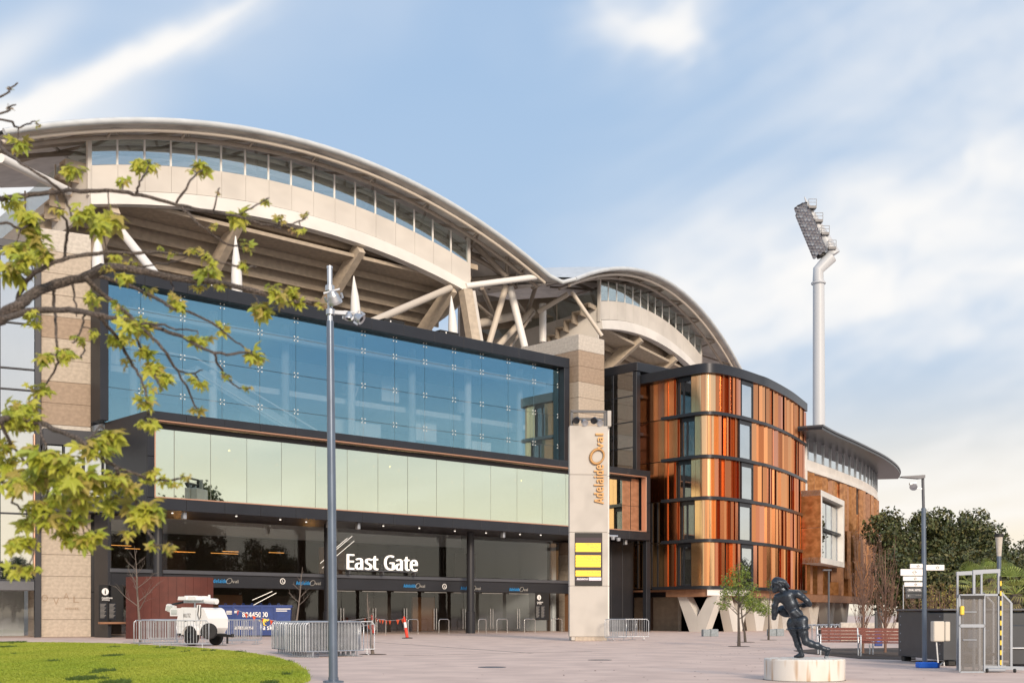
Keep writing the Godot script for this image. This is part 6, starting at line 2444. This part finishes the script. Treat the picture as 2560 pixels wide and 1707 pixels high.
	chain.call(cl, [[375, 340, 0.0, 0.163], [420, 455, 0.0, 0.158], [470, 560, 0.0, 0.124], [488, 612, 0.0, 0.136]])
	for i in 5:
		chain.call(cl, [[395 + i * 22, 560 + i * 16, 0.125, 0.02], [470 + i * 18, 530 + i * 18, 0.12, 0.024], [545 + i * 6, 540 + i * 16, 0.06, 0.02]])
	inst("singlet", nets(cl, 0.0125, 0.035), M.bronze_dark, Vector3.ZERO)
	# head, looking to the left
	var HS := 1.06
	J = func(x: float, y: float, z: float): return base + Vector3((285.0 + (x - 285.0) * HS - 640.0) * K, (1212.0 - (240.0 + (y - 240.0) * HS)) * K, z * HS)
	L = func(a: Array, b: Array): return [J.call(a[0], a[1], a[2]), J.call(b[0], b[1], b[2]), a[3] * HS, b[3] * HS]
	chain = func(out: Array, c: Array):
		for k in c.size() - 1:
			out.append(L.call(c[k], c[k + 1]))
	var hd := []
	chain.call(hd, [[262, 160, 0.0, 0.098], [245, 165, 0.0, 0.1]])
	chain.call(hd, [[225, 195, 0.0, 0.078], [205, 235, 0.0, 0.058], [190, 258, 0.0, 0.036]])
	chain.call(hd, [[168, 168, 0.0, 0.03], [150, 205, 0.0, 0.014], [142, 214, 0.0, 0.015]])
	chain.call(hd, [[180, 165, 0.045, 0.03], [178, 165, -0.045, 0.03]])
	chain.call(hd, [[163, 236, 0.02, 0.015], [163, 236, -0.02, 0.015]])
	chain.call(hd, [[168, 250, 0.018, 0.014], [168, 250, -0.018, 0.014]])
	chain.call(hd, [[182, 266, 0.0, 0.026], [190, 262, 0.0, 0.028]])
	chain.call(hd, [[215, 215, 0.05, 0.03], [205, 225, 0.045, 0.026]])
	chain.call(hd, [[182, 192, 0.042, 0.015], [184, 192, 0.046, 0.015]])
	chain.call(hd, [[262, 185, 0.09, 0.018], [258, 210, 0.088, 0.014]])
	chain.call(hd, [[255, 220, 0.0, 0.06], [300, 250, 0.0, 0.062]])
	inst("head", nets(hd, 0.006, 0.02), M.bronze_dark, Vector3.ZERO)
	var hr := []
	var r := RandomNumberGenerator.new()
	r.seed = 31
	for i in 44:
		var z := -0.095 + 0.19 * (i % 11) / 10.0
		var row := i / 11
		var x0 := 165.0 + row * 38 + r.randf_range(-8, 8)
		var y0 := 120.0 - 20.0 * sin(minf(row, 2) * 0.8) + absf(z) * 260.0 + r.randf_range(-5, 5)
		var y1 := y0 + 14.0 + row * 16.0 + r.randf_range(-8, 8)
		chain.call(hr, [[x0, y0, z, 0.018], [x0 + 45, y0 + 4 + row * 8, z * 1.04, 0.022], [x0 + 88, y1 + 18 + r.randf_range(-8, 8), z * 1.0, 0.016]])
	chain.call(hr, [[220, 140, 0.0, 0.1], [275, 160, 0.0, 0.104], [320, 195, 0.0, 0.06]])
	for i in 7:
		var z := -0.075 + i * 0.025
		chain.call(hr, [[315, 170 + r.randf_range(-6, 6), z, 0.024], [345, 205, z * 1.05, 0.02], [352 + r.randf_range(-8, 12), 236 + r.randf_range(-6, 6), z, 0.012]])
	inst("hair", nets(hr, 0.007, 0.009), M.bronze_dark, Vector3.ZERO)
	J = func(x: float, y: float, z: float): return base + Vector3((x - 640.0) * K, (1212.0 - y) * K, z)
	# ball held before the body
	var bs := SphereMesh.new()
	bs.radius = 0.12
	bs.height = 0.34
	inst("ball", bs, M.bronze_dark, J.call(415, 545, -0.50), Basis(Vector3.BACK, 1.2))
	# block that carries the rear foot
	s = ST()
	hexa(s, [J.call(862, 1242, 0.1), J.call(942, 1242, 0.1), J.call(942, 1242, -0.04), J.call(862, 1242, -0.04), J.call(868, 1232, 0.09), J.call(940, 1232, 0.09), J.call(940, 1232, -0.03), J.call(868, 1232, -0.03)])
	hexa(s, [J.call(888, 1233, 0.07), J.call(940, 1233, 0.07), J.call(940, 1233, -0.02), J.call(888, 1233, -0.02), J.call(890, 1180, 0.06), J.call(935, 1180, 0.06), J.call(935, 1180, 0.0), J.call(890, 1180, 0.0)])
	add("support", s, M.bronze_dark)

# ---------------------------------------------------------------- trees
func leaf_mat(key: String, back: Color) -> void:
	var m := mat(key, Color.WHITE, 0.6)
	m.vertex_color_use_as_albedo = true
	m.backlight_enabled = true
	m.backlight = back

func crown(called: String, blobs: Array, count: int, size: float, tones: Array, m: Material, sd: int, shell := 0.5) -> void:
	var r := RandomNumberGenerator.new()
	r.seed = sd
	var s := ST()
	var tot := 0.0
	for b in blobs:
		tot += b[1] * b[1]
	for b in blobs:
		var n := int(count * b[1] * b[1] / tot)
		for k in n:
			var d := Vector3(r.randfn(), r.randfn(), r.randfn()).normalized()
			var rr: float = b[1] * (shell + (1.05 - shell) * sqrt(r.randf()))
			var c: Vector3 = b[0] + d * rr * Vector3(1, 0.85, 1)
			var t: Vector3 = tones[r.randi() % tones.size()] * r.randf_range(0.7, 1.3)
			s.set_color(Color(t.x, t.y, t.z))
			for j in 3:
				var nn := (d + Vector3(r.randfn(), r.randfn() + 0.4, r.randfn()) * 0.9).normalized()
				var x := nn.cross(Vector3(r.randfn(), r.randfn(), r.randfn())).normalized() * size * r.randf_range(0.6, 1.2)
				var y := nn.cross(x) * 0.55
				var o := c + Vector3(r.randfn(), r.randfn(), r.randfn()) * size * 0.8
				s.set_normal(nn)
				for v in [o - x, o + y, o + x, o - x, o + x, o - y]:
					s.add_vertex(v)
	add(called, s, m)

func big_tree(label: String, base: Vector3, h: float, w: float, sd: int, tones: Array, count := 5000, group := "evergreen trees beyond the square") -> Node3D:
	var t := thing("evergreen_tree", label, "tree", base, Basis(), group)
	var r := RandomNumberGenerator.new()
	r.seed = sd
	var s := ST()
	tube(s, [base, base + Vector3(0.1, h * 0.3, 0), base + Vector3(0, h * 0.6, 0.1)], [w * 0.06, w * 0.045, w * 0.02], 8)
	var blobs := []
	for k in 22:
		var a := k * 2.4
		var f := 0.30 + 0.64 * (k / 21.0)
		var rad := w * 0.5 * sqrt(maxf(0.12, 1.0 - pow((f - 0.52) / 0.55, 2.0))) * r.randf_range(0.4, 1.0)
		var c := base + Vector3(cos(a) * rad, h * f, sin(a) * rad)
		blobs.append([c, w * r.randf_range(0.10, 0.23)])
		tube(s, [base + Vector3(0, h * (0.22 + 0.3 * f), 0), base.lerp(c, 0.7) + Vector3(0, h * 0.2 * f, 0), c], [w * 0.022, w * 0.014, w * 0.004], 5)
	add("trunk", s, M.bark)
	crown("crown", blobs, count, w * 0.022, tones, M.leaf_dark, sd)
	return t

func palm(label: String, base: Vector3, h: float, fr: float, sd: int) -> void:
	thing("fan_palm", label, "palm", base, Basis(), "fan palms by the hoist")
	var r := RandomNumberGenerator.new()
	r.seed = sd
	var s := ST()
	tube(s, [base, base + Vector3(0.03, h * 0.5, 0), base + Vector3(0, h, 0)], [0.2, 0.17, 0.18], 12)
	for k in 26:
		var a := k * 2.4
		var y := h * (0.35 + 0.62 * k / 26.0)
		var o := base + Vector3(cos(a) * 0.17, y, sin(a) * 0.17)
		bar(s, o, o + Vector3(cos(a) * 0.09, 0.13, sin(a) * 0.09), 0.07, 0.03)
	add("trunk", s, M.bark)
	var top := base + Vector3(0, h, 0)
	for k in 16:
		var f := k / 15.0
		var a := k * 2.399 + r.randf() * 0.3
		var el := lerpf(1.25, -0.75, f)
		var dir := Vector3(cos(a) * cos(el), sin(el), sin(a) * cos(el))
		var ln := fr * r.randf_range(0.8, 1.1)
		var hub := top + dir * ln * 0.55
		s = ST()
		var c := Vector3(0.21, 0.27, 0.06).lerp(Vector3(0.34, 0.27, 0.10), f * f) * r.randf_range(0.55, 1.5)
		s.set_color(Color(c.x, c.y, c.z))
		tube(s, [top, hub], [0.025, 0.014], 4, false)
		var x := dir.cross(Vector3.UP).normalized()
		var up := x.cross(dir)
		for j in 15:
			var th := lerpf(-1.5, 1.5, j / 14.0)
			var d2 := (dir * cos(th) + x * sin(th) + up * 0.12).normalized()
			var tip := hub + d2 * ln * 0.55 * (1.0 - 0.12 * absf(th)) + Vector3(0, -0.2 * ln, 0)
			var mid := hub + d2 * ln * 0.32
			var wd := d2.cross(up).normalized() * ln * 0.016
			quad(s, hub - wd * 0.3, hub + wd * 0.3, mid + wd, mid - wd)
			tri(s, mid - wd, mid + wd, tip)
		add("frond", s, M.leaf_soft)

func twiggy(called: String, label: String, base: Vector3, h: float, w: float, n: int, sd: int, leaf: Vector3, leaves: int) -> void:
	thing(called, label, "shrub", base)
	var r := RandomNumberGenerator.new()
	r.seed = sd
	var s := ST()
	var ends := []
	tube(s, [base, base + Vector3(0.02, h * 0.35, 0), base + Vector3(0, h * 0.8, 0)], [0.05, 0.035, 0.01], 7)
	for k in n:
		var a := r.randf() * TAU
		var y0 := h * r.randf_range(0.05, 0.55)
		var o := base + Vector3(0, y0, 0)
		var tip := base + Vector3(cos(a) * w * r.randf_range(0.4, 1.0), y0 + h * r.randf_range(0.25, 0.45), sin(a) * w * r.randf_range(0.4, 1.0))
		var mid := o.lerp(tip, 0.4) + Vector3(cos(a), 0, sin(a)) * w * 0.25
		tube(s, [o, mid, tip], [0.014, 0.009, 0.003], 4, false)
		for j in 5:
			var q := mid.lerp(tip, r.randf())
			var e := q + Vector3(r.randfn() * 0.3, r.randf_range(0.4, 1.2), r.randfn() * 0.3) * h * 0.07
			tube(s, [q, e], [0.006, 0.002], 3, false)
			ends.append(q.lerp(e, r.randf()))
	add("stems", s, M.twig_red)
	s = ST()
	for k in leaves:
		var c: Vector3 = ends[r.randi() % ends.size()] + Vector3(r.randfn(), r.randfn(), r.randfn()) * 0.03
		var t := leaf * r.randf_range(0.6, 1.4)
		s.set_color(Color(t.x, t.y, t.z))
		var x := Vector3(r.randfn(), r.randfn(), r.randfn()).normalized() * 0.032
		var y := x.cross(Vector3(r.randfn(), r.randfn(), r.randfn())).normalized() * 0.02
		quad(s, c - x, c - y, c + x, c + y)
	add("leaves", s, M.leaf_soft)

func make_trees() -> void:
	leaf_mat("leaf_dark", lin(0.03, 0.05, 0.01))
	leaf_mat("leaf_soft", lin(0.16, 0.2, 0.04))
	var ev := [Vector3(0.062, 0.080, 0.026), Vector3(0.080, 0.094, 0.030), Vector3(0.040, 0.055, 0.022), Vector3(0.110, 0.105, 0.036)]
	var G := func(u: float, d: float):
		var p := px(u, HV, d)
		p.y = 0
		return p
	big_tree("broad dark evergreen tree with domed crown beside the copper wing", G.call(2292, 118.0), 11.6, 9.5, 41, ev, 5600)
	big_tree("dark evergreen tree with rounded top behind the sign post", G.call(2395, 120.0), 11.2, 8.6, 47, ev, 4800)
	big_tree("narrow dark evergreen tree between the domed tree and the palms", G.call(2452, 128.0), 11.4, 5.0, 43, ev, 3500)
	big_tree("low dark evergreen tree against the copper wing's end", G.call(2250, 142.0), 10.0, 7.0, 44, ev, 3500)
	big_tree("dark evergreen tree behind the lamp column and the palms", G.call(2545, 115.0), 8.2, 8.0, 45, ev, 4500)
	big_tree("low dark evergreen tree filling the gap behind the palms", G.call(2465, 105.0), 6.0, 9.0, 46, ev, 4500)
	big_tree("low dark evergreen tree filling the gap behind the dark container", G.call(2330, 108.0), 6.5, 9.0, 49, ev, 4500)
	# trees along the park at the right, outside the frame, that the glass and copper mirror
	var proto: Node3D = null
	for q in [[76, -34, 1.5], [86, -27, 1.8], [62, -52, 1.5], [74, -24, 1.7], [88, 6, 1.9], [80, 34, 1.6], [104, 58, 2.0], [58, 62, 1.5], [120, 20, 1.9], [70, -40, 1.2], [68, -8, 1.3], [92, -46, 1.5], [96, -14, 1.4], [110, -30, 1.6], [74, 14, 1.3], [90, 48, 1.5], [66, 46, 1.2]]:
		if proto == null:
			proto = big_tree("tall dark park tree standing at the right of the square", Vector3(q[0], 0, q[1]), 18.5, 13.0, 61, ev, 5000, "park trees at the right of the square")
		else:
			copy(proto, "evergreen_tree", "tall dark park tree standing at the right of the square", Transform3D(Basis(Vector3.UP, q[1]).scaled(Vector3.ONE * q[2] * 0.38), Vector3(q[0], 0, q[1])))
	palm("fan palm with raised fronds behind the hoist cage", G.call(2440, 52.0), 2.5, 1.35, 71)
	palm("fan palm with pale drooping fronds right of the lamp column", G.call(2540, 46.0), 2.1, 1.35, 72)
	palm("low fan palm between the hoist uprights and the sign post", G.call(2482, 56.0), 3.0, 1.4, 73)
	# brown columnar shrubs and the yellowish shrub
	twiggy("bare_shrub", "upright brown-leaved shrub behind the first red bench", gp(2158, 1634), 4.3, 0.55, 60, 81, Vector3(0.22, 0.11, 0.07), 330)
	twiggy("bare_shrub", "upright brown-leaved shrub beside the dark grey container", gp(2214, 1632), 4.4, 0.5, 50, 82, Vector3(0.20, 0.11, 0.07), 230)
	twiggy("bare_shrub", "sprawling yellowish shrub behind the sign post", G.call(2350, 40.0), 2.6, 1.1, 90, 83, Vector3(0.32, 0.27, 0.07), 1400)
	twiggy("bare_shrub", "bare spreading shrub over the dark grey container", G.call(2300, 42.0), 2.4, 0.9, 60, 84, Vector3(0.26, 0.20, 0.09), 300)
	# young leafy trees on the square
	var lf := [Vector3(0.15, 0.21, 0.035), Vector3(0.20, 0.25, 0.04), Vector3(0.11, 0.17, 0.03)]
	var b := gp(1848, 1616)
	var t := bare_tree("leafy_tree", "young tree with loose green crown before the copper hotel", b, b + Vector3(0.0, 3.7, 0), 0.075, 91, M.bark, 16, 1.1, 0.3)
	t.set_meta("group", "young trees before the copper hotel")
	crown("crown", [[b + Vector3(-0.25, 2.6, 0), 0.55], [b + Vector3(0.3, 2.2, 0.1), 0.55], [b + Vector3(0.1, 3.0, -0.1), 0.45], [b + Vector3(0.5, 1.7, 0), 0.4], [b + Vector3(-0.65, 1.75, 0), 0.32], [b + Vector3(-0.5, 2.15, 0.1), 0.35]], 1100, 0.042, lf, M.leaf_soft, 92, 0.2)
	b = gp(1864, 1605.5)
	t = bare_tree("leafy_tree", "young leaning tree with low green crown behind the loose crowned one", b, b + Vector3(-0.35, 2.9, 0), 0.07, 93, M.bark, 10, 1.0, 0.4)
	t.set_meta("group", "young trees before the copper hotel")
	crown("crown", [[b + Vector3(0.5, 1.75, 0), 0.4], [b + Vector3(0.9, 1.5, 0), 0.35], [b + Vector3(0.1, 2.0, 0.0), 0.4]], 520, 0.045, lf, M.leaf_soft, 94, 0.2)
	b = gp(1922, 1600)
	t = bare_tree("leafy_tree", "thin young tree with sparse leaves beside the statue", b, b + Vector3(0.1, 3.4, 0), 0.06, 95, M.bark, 8, 0.8, 0.5)
	t.set_meta("group", "young trees before the copper hotel")
	crown("crown", [[b + Vector3(-0.2, 2.0, 0), 0.35], [b + Vector3(0.2, 2.9, 0), 0.35], [b + Vector3(-0.45, 1.75, 0), 0.3]], 130, 0.045, lf, M.leaf_soft, 96, 0.2)

# ---------------------------------------------------------------- foreground branches
func leaf_mesh(sd: int) -> ArrayMesh:
	var r := RandomNumberGenerator.new()
	r.seed = sd
	var s := ST()
	# a lobed young leaf, stalk at the origin, tip along +y, drooping
	var lobes := [[-1.9, 0.45], [-1.0, 0.8], [0.0, 1.0], [1.0, 0.8], [1.9, 0.45]]
	var rim := []
	for k in lobes.size():
		var a: float = lobes[k][0] + r.randf_range(-0.1, 0.1)
		var l: float = lobes[k][1] * r.randf_range(0.85, 1.1)
		if k == 0:
			rim.append([a - 0.35, l * 0.45])
		rim.append([a - 0.2, l * 0.72])
		rim.append([a, l])
		rim.append([a + 0.2, l * 0.72])
		if k < lobes.size() - 1:
			rim.append([a + 0.45, 0.42])
		else:
			rim.append([a + 0.35, l * 0.45])
	var P := func(q: Array):
		var x: float = sin(q[0]) * q[1]
		var y: float = cos(q[0]) * q[1]
		return Vector3(x, y - 0.12 * y * y, -0.55 * (x * x) - 0.45 * y * absf(y) + 0.06 * sin(q[0] * 7.0))
	for k in rim.size() - 1:
		tri(s, Vector3.ZERO, P.call(rim[k + 1]), P.call(rim[k]))
	return s.commit()

func make_branch() -> void:
	var base := Vector3(-2.95, 0, -5.3)
	thing("foreground_tree", "near tree reaching in with brown boughs and fresh yellow-green leaves", "tree", base)
	var r := RandomNumberGenerator.new()
	r.seed = 77
	var s := ST()
	tube(s, [base, base + Vector3(0.05, 1.3, 0), base + Vector3(0.0, 2.6, 0.05), base + Vector3(0.1, 4.6, 0)], [0.17, 0.14, 0.12, 0.06], 14)
	add("trunk", s, M.bark)
	# boughs traced over the photograph: depth, radius at the root and tip in px, then points
	var B := [
		[5.3, 9, 3, [-345, 640, -40, 506, 0, 496, 60, 490, 140, 478, 200, 478, 290, 478, 350, 488, 440, 510, 500, 525, 590, 540, 650, 558, 700, 570]],
		[5.3, 4, 2, [340, 484, 348, 455, 365, 428, 372, 400]],
		[5.3, 4, 2, [440, 508, 470, 460, 492, 434, 506, 422]],
		[5.3, 3, 2, [530, 528, 540, 500, 548, 470]],
		[5.3, 4, 2, [450, 515, 500, 562, 560, 604, 600, 618, 640, 622]],
		[5.3, 3, 1.5, [595, 540, 640, 512, 672, 494]],
		[5.3, 3, 1.5, [690, 566, 730, 560, 760, 545, 772, 532]],
		[4.9, 6, 3, [-345, 300, -30, 345, 0, 368, 40, 400, 100, 440, 150, 475, 172, 520, 180, 545]],
		[5.0, 20, 5, [-345, 880, -30, 806, 0, 790, 40, 765, 80, 735, 140, 710, 217, 690, 275, 669, 344, 676, 413, 691, 482, 702, 551, 707, 620, 724, 668, 738, 723, 752, 775, 757]],
		[5.0, 8, 2.5, [45, 762, 52, 724, 86, 683, 151, 650, 241, 635, 344, 631, 413, 631, 516, 647, 585, 664, 640, 668]],
		[5.0, 5, 3, [158, 648, 165, 600, 166, 560, 150, 530, 140, 490]],
		[4.8, 11, 3, [0, 800, 60, 782, 100, 775, 170, 775, 240, 786, 300, 797, 353, 808, 422, 831, 483, 858, 537, 883, 600, 882, 660, 885]],
		[4.9, 7, 2.5, [212, 695, 276, 751, 311, 778, 365, 831, 414, 885, 453, 946, 491, 1023]],
		[4.8, 6, 2.5, [246, 790, 292, 843, 319, 893, 345, 935, 365, 985, 370, 1038]],
		[4.8, 5, 2, [330, 806, 349, 866, 372, 908, 395, 958, 407, 977]],
		[5.0, 6, 2, [240, 690, 334, 718, 399, 751, 430, 770, 468, 778, 529, 808, 567, 835, 600, 862, 640, 885]],
		[4.8, 4, 2, [537, 884, 548, 919, 567, 946, 598, 969, 625, 968]],
		[4.8, 4, 2, [353, 808, 400, 812, 440, 822, 492, 827]],
		[4.9, 4, 2, [414, 885, 440, 925, 475, 935, 505, 925]],
		[4.7, 12, 3, [-345, 1150, -20, 1056, 20, 1050, 97, 1058, 163, 1084, 214, 1109, 265, 1155, 326, 1180, 388, 1201, 449, 1196]],
		[4.7, 7, 2.5, [290, 1170, 301, 1201, 337, 1252, 367, 1328, 393, 1362, 430, 1360]],
		[4.6, 5, 2, [-345, 1290, -10, 1205, 31, 1257, 66, 1277, 95, 1270]],
		[4.7, 6, 2, [0, 1050, 15, 1089, 51, 1140, 71, 1165, 90, 1170]],
		[5.0, 5, 2.5, [134, 725, 134, 760, 138, 801, 141, 870, 141, 905, 127, 939, 103, 973, 65, 1015]],
		[4.9, 4, 2, [208, 780, 208, 794, 196, 843, 179, 856]],
		[4.9, 3, 2, [196, 843, 210, 863, 205, 885, 200, 893]],
		[5.4, 4, 2, [-200, 300, 0, 239, 25, 222, 43, 207]],
		[5.4, 4, 2, [-200, 330, 0, 283, 20, 270, 38, 261]],
		[5.4, 4, 2, [-200, 330, 0, 299, 38, 318, 60, 312, 84, 303]],
		[5.2, 5, 2, [-345, 640, -20, 560, 40, 570, 90, 560, 140, 545]],
		[4.7, 4, 2, [214, 1109, 235, 1080, 255, 1060]],
		[4.6, 4, 2, [97, 1060, 110, 1110, 130, 1160, 120, 1200, 110, 1290, 75, 1400, 60, 1415]],
		[4.6, 4, 2, [130, 1160, 165, 1200, 190, 1245, 200, 1300]],
		[5.0, 4, 2, [180, 712, 186, 750, 190, 790]],
		[5.0, 3, 1.5, [425, 693, 430, 720, 425, 745]],
		[5.0, 3, 1.5, [344, 676, 380, 660, 430, 655, 470, 640]],
		[5.0, 3, 1.5, [620, 724, 640, 745, 655, 770]],
	]
	var samp := []
	for b in B:
		var pts := []
		var rad := []
		var q: Array = b[3]
		var n := q.size() / 2
		for k in n:
			var dd: float = b[0] + 0.12 * sin(k * 1.3 + b[0] * 9.0)
			if q[0] == -345 and k == 0:
				dd = 5.3
			pts.append(px(q[k * 2], q[k * 2 + 1], dd))
			rad.append(lerpf(b[1], b[2], k / float(n - 1)) * 0.82 * dd / F)
		# smooth
		var sp := []
		var sr := []
		for k in n - 1:
			for j in 4:
				var t := j / 4.0
				sp.append((pts[k] as Vector3).cubic_interpolate(pts[k + 1], pts[maxi(k - 1, 0)], pts[mini(k + 2, n - 1)], t) + Vector3(r.randfn(), r.randfn(), r.randfn()) * 0.0022)
				sr.append(lerpf(rad[k], rad[k + 1], t) * r.randf_range(0.93, 1.1))
		sp.append(pts[n - 1])
		sr.append(rad[n - 1])
		s = ST()
		tube(s, sp, sr, 8)
		add("bough", s, M.bark)
		for k in sp.size():
			var p: Vector3 = sp[k]
			samp.append([Vector2(HU + F * p.x / -p.z, HV - F * (p.y - CH) / -p.z), p])
	# leaf clusters: column, row (of the 2352 px wide view), size
	var C := [
		40, 325, 1.2, 85, 285, 0.5, 20, 245, 0.5, 20, 200, 0.5, 20, 460, 1.1, 60, 490, 1.3, 75, 520, 1.3, 165, 385, 1.1, 190, 490, 1.2, 250, 495, 1.5, 230, 515, 1.2, 318, 372, 1.1, 340, 378, 1.0, 280, 410, 0.9, 460, 380, 1.0, 440, 392, 0.6, 545, 495, 1.3, 490, 515, 0.6, 500, 442, 0.4, 610, 460, 0.7, 640, 500, 0.7, 700, 490, 0.6, 690, 530, 0.6, 672, 525, 0.5, 35, 565, 1.6, 80, 545, 1.4, 100, 575, 1.2, 25, 615, 1.7, 60, 590, 1.3, 260, 585, 0.9, 250, 612, 0.8, 300, 600, 0.8, 285, 632, 1.0, 370, 570, 0.6, 440, 570, 0.7, 470, 587, 0.8, 395, 580, 0.6, 490, 602, 0.9, 565, 562, 0.8, 555, 607, 0.8, 480, 622, 1.1, 455, 660, 0.7, 505, 650, 0.8, 340, 665, 0.8, 135, 480, 0.8, 70, 715, 0.9, 200, 675, 0.9, 215, 690, 0.9, 75, 740, 0.9, 100, 815, 1.0, 155, 810, 1.0, 180, 775, 0.7, 215, 760, 0.9, 265, 775, 1.0, 285, 770, 0.9, 270, 700, 0.9, 280, 718, 0.9, 410, 695, 1.0, 400, 685, 0.8, 300, 745, 1.1, 318, 738, 1.1, 335, 750, 1.0, 290, 825, 0.8, 330, 805, 1.0, 350, 840, 1.1, 375, 860, 1.1, 340, 885, 0.9, 335, 920, 1.0, 330, 965, 0.9, 345, 972, 0.9, 455, 775, 1.0, 510, 748, 0.9, 450, 870, 0.9, 460, 882, 0.8, 455, 940, 0.8, 520, 860, 0.6, 565, 888, 0.6, 580, 815, 1.0, 590, 822, 0.8, 605, 715, 1.1, 600, 700, 0.8, 630, 662, 1.0, 662, 670, 1.1, 675, 662, 0.8, 685, 690, 0.9, 645, 682, 0.8, 730, 695, 0.7, 740, 702, 0.5,
		90, 890, 1.1, 30, 940, 1.2, 60, 930, 1.2, 20, 960, 1.1, 45, 965, 1.1, 75, 960, 1.1, 100, 1040, 1.6, 120, 1050, 1.6, 150, 1060, 1.5, 230, 1010, 1.6, 255, 1005, 1.5, 205, 1025, 1.3, 90, 1080, 1.4, 60, 1090, 1.4, 30, 1100, 1.4, 110, 1100, 1.4, 150, 1110, 1.4, 130, 1140, 1.3, 180, 1130, 1.3, 230, 1110, 1.3, 262, 1090, 1.2, 282, 1100, 1.1, 300, 1120, 1.0, 320, 1165, 1.7, 335, 1180, 1.5, 345, 1165, 1.3, 295, 1222, 0.9, 350, 1248, 0.8, 385, 1252, 0.8, 190, 1150, 1.2, 170, 1190, 1.2, 120, 1190, 1.3, 100, 1170, 1.3, 60, 1190, 1.2, 80, 1160, 1.2, 140, 1210, 1.2, 160, 1230, 1.2, 210, 1230, 1.2, 195, 1240, 1.2, 30, 1240, 1.0, 62, 1240, 1.0, 50, 1300, 0.9, 75, 1300, 0.9, 30, 1305, 0.9, 425, 1095, 0.6, 372, 1100, 0.7, 350, 1082, 0.8, 335, 1095, 0.9, 400, 1108, 0.7, 250, 1150, 1.2, 200, 1090, 1.3, 10, 1020, 1.1, 20, 1060, 1.2,
	]
	var meshes := []
	for k in 6:
		meshes.append(leaf_mesh(k + 1))
	var mats := []
	for q in [[0.31, 0.35, 0.030, 0.35], [0.38, 0.39, 0.045, 0.4], [0.23, 0.30, 0.030, 0.3], [0.30, 0.25, 0.055, 0.2], [0.24, 0.15, 0.07, 0.1]]:
		var m := mat("leaf%d" % mats.size(), lin(q[0], q[1], q[2]), 0.55)
		m.backlight_enabled = true
		m.backlight = lin(q[3], q[3], q[3] * 0.3)
		mats.append(m)
	var rest := [ST(), ST(), ST(), ST(), ST()]
	var stalks := ST()
	var made := 0
	var total := C.size() / 3
	var order := []
	for k in total:
		order.append(k)
	order.sort_custom(func(a, b): return C[a * 3 + 2] > C[b * 3 + 2])
	for k in order:
		var uv := Vector2(C[k * 3], C[k * 3 + 1]) * 1.0884
		var size: float = C[k * 3 + 2]
		var best := 0
		for j in samp.size():
			if samp[j][0].distance_squared_to(uv) < samp[best][0].distance_squared_to(uv):
				best = j
		var anchor: Vector3 = samp[best][1]
		var c := px(uv.x, uv.y, -anchor.z + r.randf_range(-0.03, 0.03))
		tube(stalks, [anchor, anchor.lerp(c, 0.5) + Vector3(0, 0.006, 0), c], [0.0035, 0.0028, 0.002], 5, false)
		var n := 18 if size > 0.9 else 9
		for j in n:
			var len := (0.038 if size < 0.7 else 0.046) * size * r.randf_range(0.5, 1.15)
			var a := TAU * j / n + r.randf() * 0.8
			var out := Vector3(cos(a), r.randf_range(-1.5, 0.35), sin(a)).normalized()
			var zz := (Vector3(0, 0.9, 0) + Vector3(r.randfn(), r.randfn(), r.randfn()) * 0.5 + Vector3(0, 0, 0.4)).normalized()
			var x := out.cross(zz).normalized()
			var bs := Basis(x, out, x.cross(out)).scaled(Vector3.ONE * len)
			var p := c + out * 0.016 * size + Vector3(r.randfn(), r.randfn(), r.randfn()) * 0.009 * size
			var mi := r.randi() % 6
			var tone: int = [0, 0, 1, 2, 1, 3][r.randi() % 6]
			if size < 0.6:
				tone = [3, 4, 4, 0][r.randi() % 4]
			elif size < 0.85 and r.randf() < 0.35:
				tone = 3
			if made < 300:
				var o := inst("leaf", meshes[mi], mats[tone], p, bs)
			else:
				rest[tone].append_from(meshes[mi], 0, Transform3D(bs, p))
			made += 1
	add("leaf_stalks", stalks, M.bark)
	for k in 5:
		var m := add("small_leaves", rest[k], mats[k])
		m.set_meta("kind", "stuff")
